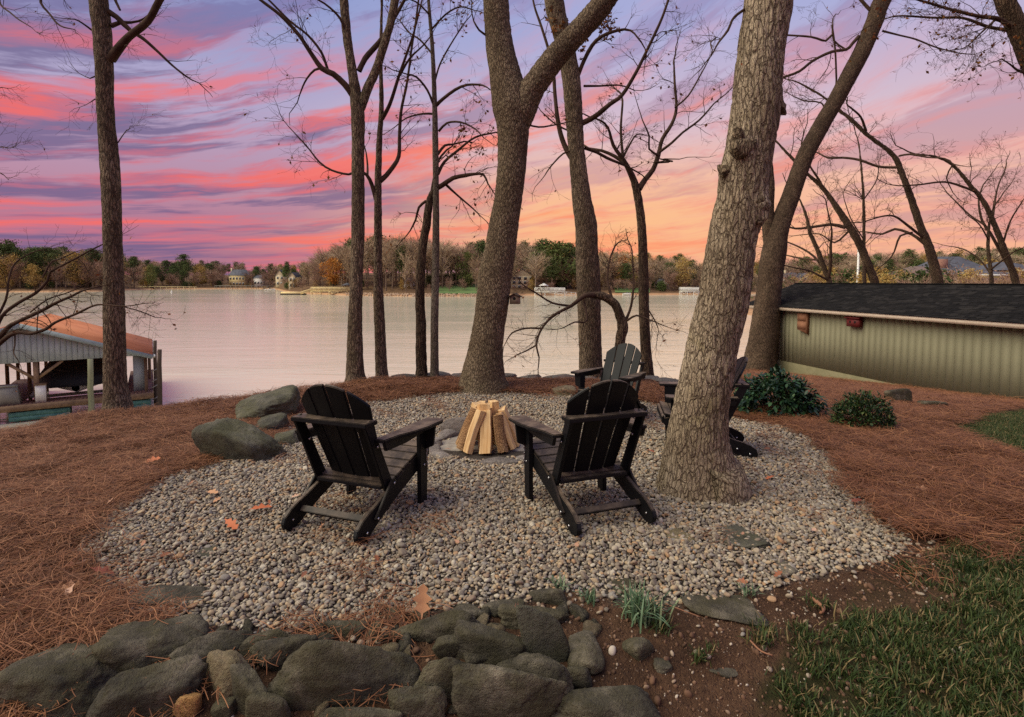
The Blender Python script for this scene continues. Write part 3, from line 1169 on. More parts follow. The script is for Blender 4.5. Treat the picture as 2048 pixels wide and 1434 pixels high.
def make_shed():
    rng = np.random.default_rng(2)
    root = empty('shed', (SH_O[0], SH_O[1], SH_Z), math.atan2(SH_U[1], SH_U[0]), 'long low shed with olive board siding and dark shingle roof', 'shed')
    Ls, W = 17.0, 5.4
    z_sid = 1.54 - 158 * 27 / 1100 - SH_Z
    z_top = 0.26 - SH_Z
    eave, ridge = 0.30 - SH_Z, 1.42 - SH_Z
    mb = MB()
    mb.box((0, 0.02, -0.6), (Ls, W, z_sid))
    mb.build('foundation', 'foundation', root)
    mb = MB()
    mb.box((0.02, 0.05, z_sid), (Ls - 0.02, W - 0.05, z_top - 0.02))
    mb.add([(0.02, 0.05, z_top - 0.02), (0.02, W - 0.05, z_top - 0.02), (0.02, W / 2, ridge - 0.12), (Ls - .02, 0.05, z_top - 0.02), (Ls - .02, W - 0.05, z_top - 0.02), (Ls - .02, W / 2, ridge - 0.12)], [[0, 1, 2], [3, 5, 4]])
    mb.build('wall_backing', 'siding_back', root)
    mb = MB()
    mb.box((0, 0, 0), (0.281, 0.018, z_top - z_sid))
    pm = mesh_arrays('siding_board', np.concatenate(mb.v), mb.f)
    for i in range(int(Ls / 0.288)):
        o = link('siding_board', pm, 'siding_olive', root)
        o.location = (0.0035 + i * 0.288, 0.032 + rng.uniform(0, 0.003), z_sid)
    for i in range(int(W / 0.288)):
        o = link('siding_board', pm, 'siding_olive', root)
        o.rotation_euler = (0, 0, -math.pi / 2)
        o.location = (0.02, 0.288 + i * 0.288, z_sid)
    mb = MB()
    mb.box((-0.26, -0.36, eave - 0.16), (Ls + 0.26, -0.32, eave - 0.005))
    mb.build('fascia', 'fascia', root)
    mb = MB()
    mb.box((-0.2, -0.318, eave - 0.12), (Ls + 0.2, -0.002, eave - 0.09))
    mb.build('soffit', 'fascia', root)
    for s in (0, 1):      # rake boards
        mb = MB()
        y0, y1 = (-0.32, W / 2) if s == 0 else (W + 0.32, W / 2)
        mb.bar((-0.28, y0, eave - 0.10), (-0.28, y1, ridge - 0.10), 0.03, 0.15)
        mb.build('rake_board', 'fascia', root)
    # shingle courses, each overlapping the one below
    nC = 20
    for s in (0, 1):
        mb = MB()
        e0 = np.array([-0.40, eave]) if s == 0 else np.array([W + 0.40, eave])
        r0 = np.array([W / 2, ridge])
        d = (r0 - e0) / nC
        nrm = np.array([-d[1], d[0]]) if s == 0 else np.array([d[1], -d[0]])
        nrm /= np.linalg.norm(nrm)
        for c in range(nC):
            n = 56
            xs = np.linspace(-0.3, Ls + 0.3, n + 1)
            off = rng.uniform(0, 0.2)
            for k in range(n):
                a, b = xs[k] + (off if k else 0), xs[k + 1] + (off if k < n - 1 else 0)
                lift = 0.016 + rng.uniform(0, 0.010)
                lo = e0 + d * c
                hi = e0 + d * (c + 1.25)
                lo2 = lo + nrm * lift
                hi2 = hi + nrm * 0.004
                g_ = 0.006
                mb.add([(a + g_, *lo), (b - g_, *lo), (b - g_, *lo2), (a + g_, *lo2), (b - g_, *hi2), (a + g_, *hi2)], [[0, 1, 2, 3], [3, 2, 4, 5]])
        o = mb.build('shingles', 'shingle', root)
        o['kind'] = 'stuff'
    mb = MB()
    mb.add([(-0.28, -0.38, eave - 0.006), (Ls + .28, -0.38, eave - 0.006), (Ls + .28, W / 2, ridge - 0.006), (-0.28, W / 2, ridge - 0.006), (-0.28, W + .38, eave - 0.006), (Ls + .28, W + .38, eave - 0.006)], [[0, 1, 2, 3], [3, 2, 5, 4]])
    mb.build('roof_deck', 'shingle', root)
    mb = MB()
    mb.bar((-0.3, W / 2, ridge + 0.012), (Ls + 0.3, W / 2, ridge + 0.012), 0.28, 0.035)
    mb.build('ridge_cap', 'shingle', root)
    # the two boxes hanging under the eave
    def wl(a, out, h):
        q = SH_O + SH_U * a + SH_V * out
        return (q[0], q[1], h + SH_Z)
    ang = math.atan2(SH_U[1], SH_U[0])
    a0, h0 = on_shed_wall(1600, 668)
    a1, h1 = on_shed_wall(1619, 627)
    h1 = min(h1, eave - 0.17)
    bx = empty('bat_box', wl(a0, 0, h0), ang, 'weathered brown wooden box hanging under the shed eave', 'wooden box')
    w = a1 - a0
    mb = MB()
    H = h1 - h0
    mb.add([(0, -0.001, 0.16), (w, -0.001, 0.0), (w, -0.001, H), (0, -0.001, H), (0, -0.16, 0.22), (w, -0.16, 0.1), (w, -0.16, H - 0.02), (0, -0.16, H - 0.02)],
           [[0, 1, 2, 3], [4, 7, 6, 5], [0, 4, 5, 1], [1, 5, 6, 2], [2, 6, 7, 3], [3, 7, 4, 0]])
    mb.build('case', 'box_brown', bx)
    for k in range(2):
        mb = MB()
        mb.box((0.015, -0.176, 0.26 + k * 0.38 * H), (w - 0.015, -0.162, 0.22 + (k + 1) * 0.36 * H))
        mb.build('front_board', 'box_brown', bx)
    a0, h0 = on_shed_wall(1701, 652)
    a1, h1 = on_shed_wall(1726, 637)
    bh = empty('red_birdhouse', wl(a0, 0, h0), ang, 'small red birdhouse with two dark holes on the shed wall', 'birdhouse')
    w, H = a1 - a0, h1 - h0
    mb = MB()
    mb.box((0, -0.2, 0), (w, -0.001, H))
    mb.build('house_box', 'box_red', bh)
    mb = MB()
    mb.add([(-0.06, -0.27, H - 0.02), (w + .06, -0.27, H - 0.02), (w + .06, -0.001, H + 0.09), (-0.06, -0.001, H + 0.09), (-0.06, -0.27, H + 0.02), (w + .06, -0.27, H + 0.02), (w + .06, -0.001, H + 0.13), (-0.06, -0.001, H + 0.13)],
           [[0, 3, 2, 1], [4, 5, 6, 7], [0, 1, 5, 4], [1, 2, 6, 5], [3, 0, 4, 7], [2, 3, 7, 6]])
    mb.build('roof', 'box_red', bh)
    for k in (0.3, 0.7):
        mb = MB()
        th = np.linspace(0, 2 * math.pi, 13)[:-1]
        mb.add(np.stack([w * k + 0.05 * np.cos(th), np.full(12, -0.204), H * 0.55 + 0.05 * np.sin(th)], 1), np.arange(12)[None])
        mb.build('entrance_hole', 'hole_dark', bh)


make_shed()


# ------------------------------------------------------------------ rocks
def rock_mesh(name, dims, seed, sub=4, cuts=10, soft=0.85, rough=0.06):
    """angular stone: rounded intersection of random half-spaces"""
    rng = np.random.default_rng(seed)
    v, f = ICO[sub]
    acc = np.zeros(len(v))
    pw = 9 if cuts > 5 else 6
    n0 = [(0, 0, 1), (0, 0, -1), (1, 0, 0), (-1, 0, 0), (0, 1, 0), (0, -1, 0)]
    for k in range(6 + cuts):
        n = np.array(n0[k], float) + rng.normal(0, .28, 3) if k < 6 else rng.normal(size=3)
        n /= np.linalg.norm(n)
        d_ = rng.uniform(.78, 1.0) if k < 6 else rng.uniform(.82, 1.12)
        acc += (np.maximum(v @ n, 0) / d_) ** pw
    p = v * (acc ** (-1.0 / pw))[:, None]
    d1 = fbm(v * 1.7 + seed * 3.1, 3, seed, 0.5)
    d2 = fbm(p * 6 + seed * 1.7, 4, seed + 3, 0.62)
    d3 = fbm(p * 15 + seed * 2.3, 3, seed + 5, 0.6) if sub > 3 else 0
    p = p * (1 + 0.20 * d1 + 0.17 * d2 + 0.06 * d3)[:, None]
    p = p - (p.max(0) + p.min(0)) / 2
    p /= np.abs(p).max(0)
    p = p * np.asarray(dims) / 2
    return mesh_arrays(name, p, [f], True)


def place_rock(x0, x1, y0, y1, h, seed, mat_='rock', rot=0.0, parent=None, name='rock', sink=0.35, sub=4, cuts=10, tilt=None, wid=1.0, wedge=0.0):
    """rock whose outline in the photo is about x0..x1, y0..y1 and whose top stands h above the ground"""
    cx = (x0 + x1) / 2
    f_ = G(cx, y1)
    gz = f_[2]
    b = P(cx, y0, z=gz + h * 0.85)
    dep = max(0.05, b[1] - f_[1])
    w = (x1 - x0) * (f_[1] + dep * 0.5) / F * wid
    H = h / (1 - sink * 0.5)
    H = h * (1 + sink)
    rng = random.Random(seed)
    c_, s_ = abs(math.cos(rot)), abs(math.sin(rot))
    if rot and abs(c_ * c_ - s_ * s_) > 0.15:
        k = c_ * c_ - s_ * s_
        a, bb = (w * c_ - dep * s_) / k, (dep * c_ - w * s_) / k
        if a < 0.04 or bb < 0.04:
            a, bb = w, dep
    else:
        a, bb = w, dep
    me = rock_mesh(name, (a * 1.2, bb * 1.2, H), seed, sub, cuts)
    if wedge:
        for v in me.vertices:
            t = v.co.x / (a * .6)
            if v.co.z > -H * .3:
                v.co.z = -H * .3 + (v.co.z + H * .3) * (1 - wedge * max(0, t + .35))
    o = link(name, me, mat_, parent)
    o.location = (P(cx, y1, Y=f_[1] + dep / 2)[0], f_[1] + dep / 2, gz + h - H / 2)
    if tilt:
        o.rotation_euler = (tilt[0], tilt[1], rot)
    else:
        o.rotation_euler = (rng.uniform(-.06, .06), rng.uniform(-.06, .06), rot)
    return o


def make_rocks():
    rw = empty('rock_border', (0, 0, 0), 0, 'low border of mossy grey fieldstones along the front of the gravel', 'rock border')
    R = math.radians
    L = [  # x0 x1 y0 y1 h seed mat rot
        (15, 250, 1270, 1452, .15, 11, 'rock', 0.0), (218, 424, 1214, 1380, .13, 12, 'rock', R(18)),
        (258, 412, 1158, 1222, .035, 13, 'rock', R(8)), (366, 506, 1257, 1342, .09, 14, 'rock', R(25)),
        (488, 582, 1262, 1310, .07, 15, 'rock', R(10)), (402, 518, 1287, 1424, .13, 16, 'rock_tan', R(-30)),
        (460, 546, 1331, 1428, .12, 17, 'rock', R(-25)), (203, 390, 1328, 1452, .14, 18, 'rock', R(20)),
        (350, 403, 1382, 1436, .07, 19, 'rock_orange', 0), (512, 624, 1263, 1345, .10, 20, 'rock', R(20)),
        (553, 856, 1256, 1430, .20, 21, 'rock', R(4)), (757, 952, 1220, 1286, .09, 22, 'rock', 0),
        (867, 930, 1268, 1322, .07, 23, 'rock', R(15)), (823, 948, 1308, 1428, .15, 24, 'rock', R(12)),
        (911, 1046, 1252, 1328, .10, 25, 'rock', R(-10)), (1040, 1132, 1214, 1334, .20, 26, 'boulder', R(8)),
        (1004, 1130, 1205, 1256, .06, 27, 'rock', 0), (1058, 1132, 1168, 1212, .05, 28, 'rock', R(-12)),
        (966, 1044, 1198, 1234, .04, 29, 'rock', 0), (902, 962, 1203, 1242, .04, 30, 'rock', R(20)),
        (1020, 1142, 1312, 1408, .13, 31, 'rock', R(-14)), (916, 1126, 1348, 1458, .17, 32, 'rock', R(-6)),
        (982, 1056, 1318, 1366, .06, 33, 'rock', 0), (782, 888, 1388, 1452, .10, 34, 'rock', 0),
        (1126, 1206, 1248, 1356, .07, 35, 'rock', R(8)), (1112, 1310, 1368, 1462, .08, 36, 'rock', 0),
        (655, 734, 1238, 1274, .05, 37, 'rock', 0), (497, 580, 1404, 1460, .10, 38, 'rock', 0),
        (640, 800, 1420, 1470, .06, 39, 'rock', 0), (300, 352, 1404, 1440, .04, 40, 'rock', 0),
        (428, 470, 1398, 1440, .05, 41, 'rock', 0), (1130, 1180, 1330, 1380, .06, 42, 'rock', 0),
        (930, 985, 1300, 1330, .04, 43, 'rock', 0)]
    for (x0, x1, y0, y1, h, s, m_, r) in L:
        place_rock(x0, x1, y0, y1, h * 1.25, s, m_, r, rw, sub=5 if (x1 - x0) > 100 else 4, cuts=8 if s != 26 else 4)
    rg = np.random.default_rng(21)      # small stones wedged between the large ones
    shapes = [rock_mesh('rock', (1, .8, .7), 300 + k, 3, 8) for k in range(6)]
    for k in range(70):
        px = rg.uniform(250, 1190)
        py = rg.uniform(1250 - 0.03 * (px - 250), 1436)
        g_ = G(px, py)
        o = link('rock', shapes[k % 6], ('rock', 'rock', 'rock_tan')[k % 3], rw)
        o.location = (g_[0], g_[1], g_[2] + .01)
        o.scale = (rg.uniform(.035, .11),) * 3
        o.rotation_euler = tuple(rg.uniform(-.4, .4, 2)) + (rg.uniform(0, 6.28),)
    for (x0, x1, y0, y1, h, s, m_, r, lab) in [
            (402, 552, 835, 926, .40, 51, 'boulder', 0.0, 'large grey boulder with a steep face where gravel meets straw'),
            (505, 566, 828, 868, .14, 52, 'boulder', 0.0, 'rounded stone tucked behind the large grey boulder'),
            (482, 592, 782, 846, .28, 53, 'boulder', 0.1, 'broad mossy boulder behind the chair next to the lake edge'),
            (548, 600, 858, 892, .10, 54, 'boulder', 0.2, 'small stone half hidden behind the black chair'),
            (1768, 1822, 779, 812, .30, 56, 'rock', 0.1, 'dark mossy boulder at the foot of the shed'),
            (1840, 1880, 800, 822, .15, 57, 'rock', 0.0, 'low dark stone in the straw before the shed'),
            (1106, 1150, 772, 793, .12, 58, 'rock_tan', 0.0, 'flat tan stone lying at the back edge of the gravel'),
            (1378, 1512, 1184, 1250, .02, 59, 'rock', 0.0, 'flat stepping stone set in the bare red soil'),
            (1424, 1532, 1046, 1098, .02, 60, 'boulder', 0.1, 'flat greenish stepping stone sunk in the gravel'),
            (1336, 1384, 1058, 1086, .015, 61, 'rock_tan', 0.0, 'small brown flat stone in gravel beside the chair foot'),
            (1218, 1276, 1158, 1192, .015, 62, 'rock', 0.0, 'small flat stone at the gravel edge above the green clump'),
            (1246, 1308, 1262, 1326, .07, 63, 'rock', 0.2, 'rounded grey stone below the green grass clump'),
            (396, 432, 1092, 1118, .015, 64, 'boulder', 0.0, 'small greenish flat stone in the gravel near the fallen leaves'),
            (1555, 1590, 1120, 1150, .015, 65, 'rock', 0.0, 'flat grey stone at the right rim of the gravel'),
            (1308, 1342, 1322, 1346, .03, 66, 'rock', 0.0, 'small blue grey stone in the soil'),
            (1420, 1470, 1330, 1356, .012, 67, 'rock', 0.0, 'dark flat stone nearly buried in soil before the grass')]:
        o = place_rock(x0, x1, y0, y1, h, s, m_, r, sub=5 if s in (51, 53) else 4, cuts=9 if s in (51, 53) else 7, wedge=.5 if s == 51 else (-.25 if s == 53 else 0), name='boulder' if h > .05 else 'stepping_stone')
        tag(o, lab, 'boulder' if h > .05 else 'stone')
    # fire pit ring
    fx, fy = -0.22, 5.42
    fp = empty('fire_pit', (fx, fy, gz1(fx, fy)), 0, 'ring of flat grey stones around the stacked firewood', 'fire pit')
    rng = random.Random(5)
    n = 13
    for i in range(n):
        a = 2 * math.pi * i / n + rng.uniform(-.08, .08) - math.pi / 2 + 0.1
        big = i in (0,)
        dims = (rng.uniform(.24, .33) * (1.35 if big else 1), rng.uniform(.15, .22), rng.uniform(.07, .11))
        me = rock_mesh('stone', dims, 80 + i, 4, 12, 0.95)
        o = link('stone', me, 'pit_stone', fp)
        r = 0.60 + rng.uniform(-.03, .05)
        o.location = (r * math.cos(a), r * math.sin(a) * 0.95, 0.012 + rng.uniform(-.01, .015))
        o.rotation_euler = (rng.uniform(-.1, .1), rng.uniform(-.1, .1), a + math.pi / 2 + rng.uniform(-.15, .15))
    slab = link('stone', rock_mesh('stone', (0.46, 0.10, 0.22), 120, 4, 12, 0.95), 'pit_stone', fp)
    slab.location = (-0.34, 0.52, 0.06)
    slab.rotation_euler = (-0.3, 0, 0.15)
    mb = MB()     # ash bed
    th = np.linspace(0, 2 * math.pi, 33)[:-1]
    mb.add(np.concatenate([[[0, 0, 0.03]], np.stack([0.56 * np.cos(th), 0.54 * np.sin(th), np.full(32, 0.004)], 1)]), np.stack([np.zeros(32, int), 1 + np.arange(32), 1 + (np.arange(32) + 1) % 32], -1))
    mb.build('ash_bed', 'ash', fp, True)
    # cap stones along the top of the bank
    ew = empty('stone_edging', (0, 0, 0), 0, 'line of flat grey edging stones along the top of the bank', 'stone edging')
    seg = EDGE[np.where((EDGE[:, 0] > -3.6) & (EDGE[:, 1] < 12.5) & (EDGE[:, 0] < 5.5))[0]]
    s = np.concatenate([[0], np.cumsum(np.hypot(*np.diff(seg, axis=0).T))])
    t, k = 0.0, 0
    while t < s[-1]:
        w = rng.uniform(.38, .75)
        x = np.interp(t + w / 2, s, seg[:, 0])
        y = np.interp(t + w / 2, s, seg[:, 1])
        x2, y2 = np.interp(t + w / 2 + .1, s, seg[:, 0]), np.interp(t + w / 2 + .1, s, seg[:, 1])
        o = link('edging_stone', rock_mesh('edging_stone', (w, rng.uniform(.3, .42), rng.uniform(.09, .13)), 140 + k % 9, 3, 12, 0.95), 'cap_stone', ew)
        o.location = (x, y + 0.02, gz1(x, y - 0.1) - 0.015)
        o.rotation_euler = (0, rng.uniform(-.03, .03), math.atan2(y2 - y, x2 - x) + rng.uniform(-.05, .05))
        t += w * 0.98
        k += 1


make_rocks()


# ------------------------------------------------------------------ folding chairs
def solid(name, poly, axis, t0, t1, parent, matname, bev=0.004, bend=None):
    """prism from a 2D outline; axis 'x': outline is (y,z); axis 'z': outline is (x,y)"""
    bm = bmesh.new()
    vs = []
    for a, b in poly:
        vs.append(bm.verts.new((t0, a, b) if axis == 'x' else ((a, b, t0) if axis == 'z' else (a, t0, b))))
    f = bm.faces.new(vs)
    r = bmesh.ops.extrude_face_region(bm, geom=[f])
    d = Vector((t1 - t0, 0, 0)) if axis == 'x' else (Vector((0, 0, t1 - t0)) if axis == 'z' else Vector((0, t1 - t0, 0)))
    bmesh.ops.translate(bm, verts=[g for g in r['geom'] if isinstance(g, bmesh.types.BMVert)], vec=d)
    bmesh.ops.recalc_face_normals(bm, faces=bm.faces)
    if bev:
        ed = [e for e in bm.edges if len(e.link_faces) == 2 and e.calc_face_angle(0) > 0.5]
        bmesh.ops.bevel(bm, geom=ed, offset=bev, segments=2, affect='EDGES', clamp_overlap=True)
    if bend:
        for v in bm.verts:
            v.co = bend(v.co)
    me = bpy.data.meshes.new(name)
    bm.to_mesh(me)
    bm.free()
    return link(name, me, matname, parent)


def disc(name, c, axis, r, h, parent, matname, n=10):
    mb = MB()
    th = np.linspace(0, 2 * math.pi, n + 1)[:-1]
    a, b = r * np.cos(th), r * np.sin(th)
    c = np.asarray(c, float)
    e = np.zeros(3)
    e[axis] = h
    o = [i for i in range(3) if i != axis]
    v = np.zeros((2 * n, 3))
    v[:n, o[0]], v[:n, o[1]] = a, b
    v[n:] = v[:n] + e
    i = np.arange(n)
    mb.add(v + c, np.stack([i, (i + 1) % n, n + (i + 1) % n, n + i], -1), (n + i)[None], i[::-1][None])
    return mb.build(name, matname, parent)


def make_chair():
    """folding slatted garden chair, front towards +Y, feet on z = 0"""
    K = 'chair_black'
    root = empty('garden_chair')
    # side rails: seat rail running down and back into a rounded rear foot
    prof = [(0.34, 0.345), (0.345, 0.30), (0.32, 0.265), (0.20, 0.235), (0.0, 0.165), (-0.16, 0.105), (-0.27, 0.055), (-0.34, 0.018), (-0.385, 0.0), (-0.44, 0.0), (-0.475, 0.02), (-0.485, 0.055), (-0.47, 0.09), (-0.42, 0.125), (-0.36, 0.15), (-0.28, 0.172), (-0.20, 0.205), (-0.10, 0.245), (0.0, 0.285), (0.16, 0.335), (0.28, 0.36)]
    for s in (-1, 1):
        x = s * 0.255
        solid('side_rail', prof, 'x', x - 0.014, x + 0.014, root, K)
        # front leg
        lg = solid('front_leg', [(0.185, 0.0), (0.27, 0.0), (0.285, 0.545), (0.165, 0.545)], 'x', s * 0.272, s * 0.302, root, K)
        disc('bolt', (s * 0.302, 0.225, 0.27), 0, 0.008, s * 0.005, root, 'steel')
        # bracket under the arm
        solid('arm_bracket', [(s * 0.304, 0.545), (s * 0.375, 0.545), (s * 0.36, 0.40), (s * 0.304, 0.375)], 'y', 0.235, 0.262, root, K)
        # arm rest, wide in front
        solid('arm_rest', [(s * 0.265, 0.335), (s * 0.385, 0.335), (s * 0.405, 0.30), (s * 0.405, 0.12), (s * 0.385, -0.02), (s * 0.345, -0.16), (s * 0.33, -0.30), (s * 0.262, -0.30), (s * 0.262, 0.0)], 'z', 0.546, 0.570, root, K, 0.005)
        solid('arm_rail', [(-0.29, 0.545), (0.18, 0.545), (0.17, 0.505), (-0.05, 0.49), (-0.27, 0.495)], 'x', s * 0.304, s * 0.326, root, K, 0.003)
        # back post, leaning back outside the slats
        bp = solid('back_post', [(-0.085, 0.225), (-0.165, 0.195), (-0.395, 0.66), (-0.335, 0.69)], 'x', s * 0.238, s * 0.262, root, K)
        disc('bolt', (s * 0.262, -0.27, 0.515), 0, 0.009, s * 0.006, bp, 'steel')
        disc('bolt', (s * 0.238, -0.27, 0.515), 0, 0.009, -s * 0.005, bp, 'steel')
        # folding strut beside the rail
        solid('folding_strut', [(-0.10, 0.262), (-0.14, 0.285), (-0.325, 0.10), (-0.29, 0.075)], 'x', s * 0.271, s * 0.287, root, K, 0.003)
        for (y, z) in ((-0.125, 0.255), (-0.30, 0.098), (-0.41, 0.055)):
            disc('bolt', (s * 0.2875, y, z), 0, 0.008, s * 0.005, root, 'steel')
            disc('bolt', (s * 0.2405, y, z), 0, 0.008, -s * 0.004, root, 'steel')
        # short chain at the front leg
        mb = MB()
        for i in range(9):
            y, z = 0.262 - 0.012 * math.sin(i * 0.4), 0.42 - i * 0.021
            th = np.linspace(0, 2 * math.pi, 9)
            ring = np.stack([s * 0.308 + 0.004 * np.cos(th) * (i % 2), y + 0.004 * np.cos(th) * (1 - i % 2), z + 0.012 * np.sin(th)], 1)
            mb.add(*tube(ring, np.full(9, 0.0016), 4, cap=False))
        mb.build('chain', 'steel', root)
    # seat slats
    n = 6
    for i in range(n):
        y1 = 0.335 - i * 0.083
        y0 = y1 - 0.076
        zt = lambda y: 0.285 + (y) * 0.29 if y < 0.24 else 0.285 + 0.24 * 0.29 + (y - 0.24) * 0.1
        zt2 = lambda y: (0.287 + 0.31 * y) if y < 0.17 else (0.337 + (y - 0.16) * 0.21)
        poly = [(y0, zt2(y0)), (y1, zt2(y1)), (y1, zt2(y1) + 0.020), (y0, zt2(y0) + 0.020)]
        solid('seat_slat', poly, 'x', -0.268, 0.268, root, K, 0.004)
    solid('front_apron', [(0.338, 0.375), (0.358, 0.365), (0.36, 0.30), (0.34, 0.30)], 'x', -0.268, 0.268, root, K, 0.005)
    # four back slats with an arched top, hollowed towards the sitter
    edges = [-0.252, -0.129, -0.0, 0.129, 0.252]
    Lb = 0.745
    b0 = np.array([-0.105, 0.225])
    u = np.array([-math.sin(math.radians(26.5)), math.cos(math.radians(26.5))])
    nrm = np.array([u[1], -u[0]])          # towards the front

    def top(x):
        return Lb - 0.165 * (abs(x) / 0.252) ** 2.1

    def taper(x, s_):
        return x * (0.80 + 0.20 * min(1.0, s_ / 0.45))

    for i in range(4):
        a, b = edges[i] + 0.0065, edges[i + 1] - 0.0065
        xs = np.linspace(a, b, 7)
        poly = [(a, 0.0), (b, 0.0)] + [(x, top(x)) for x in xs[::-1]]
        # outline in (x, s), thickness along the normal
        def bend(co):
            x, t_, s_ = co.x, co.y, co.z
            x2 = taper(x, s_)
            bow = 0.55 * x2 * x2
            p = b0 + u * s_ + nrm * (t_ + bow)
            return Vector((x2, p[0], p[1]))
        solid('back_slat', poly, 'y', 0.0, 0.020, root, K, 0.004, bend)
    # upper and lower cross rails, hollowed to meet the slats
    for (s_, hw, dep, nm) in ((0.445, 0.268, 0.098, 'upper_cross_rail'), (0.02, 0.24, 0.085, 'lower_cross_rail')):
        p = b0 + u * s_
        xs = np.linspace(-0.235, 0.235, 13) if nm[0] == 'u' else np.linspace(-0.19, 0.19, 13)
        fr = [(x, p[0] - 0.006 + 0.55 * x * x) for x in xs]
        e = fr[-1][1]
        poly = [(-hw, p[0] - dep), (hw, p[0] - dep), (hw, e + 0.0), *fr[::-1], (-hw, e + 0.0)]
        solid(nm, poly, 'z', p[1] + 0.028 if nm[0] == 'u' else p[1] - 0.014, p[1] + 0.056 if nm[0] == 'u' else p[1] + 0.010, root, K, 0.004)
    solid('rear_stretcher', [(-0.345, 0.075), (-0.315, 0.10), (-0.327, 0.118), (-0.357, 0.093)], 'x', -0.242, 0.242, root, K, 0.003)
    return root


def make_chairs():
    ch = make_chair()
    H = 1.03
    # (rear feet mid point, heading of the front measured from +Y towards -X)
    a, b = G(572, 1066), G(722, 1092)
    m1 = (a + b) / 2
    a, b = G(1150, 1076), G(1305, 1052)
    m2 = (a + b) / 2
    spots = [(m1[:2], math.radians(-20), 'black slatted garden chair seen from behind, beside the grey boulder', 0),
             (m2[:2], math.radians(20), 'black slatted garden chair seen from behind, in front of the forked bark tree', 0),
             (None, math.radians(142), 'black slatted garden chair facing the viewer near the lake edge', (1.26, 6.95)),
             (None, math.radians(80), 'black slatted garden chair half hidden behind the thick near tree', (1.84, 5.38))]
    for i, (mid, hd, lab, c) in enumerate(spots):
        o = ch if i == 0 else copy_tree(ch)
        fw = np.array([-math.sin(hd), math.cos(hd)])
        p = mid + fw * 0.44 * H if mid is not None else np.array(c)
        # stand the chair on the pebbles, tilted with the ground
        zr, zf = gz1(*(p - fw * 0.42)), gz1(*(p + fw * 0.24))
        o.location = (p[0], p[1], (zr * 0.24 + zf * 0.42) / 0.66 + 0.012)
        o.rotation_euler = (math.atan2(zf - zr, 0.66), 0, hd)
        o.scale = (H, H, H)
        tag(o, lab, 'chair', 'black garden chairs around the fire pit')


make_chairs()


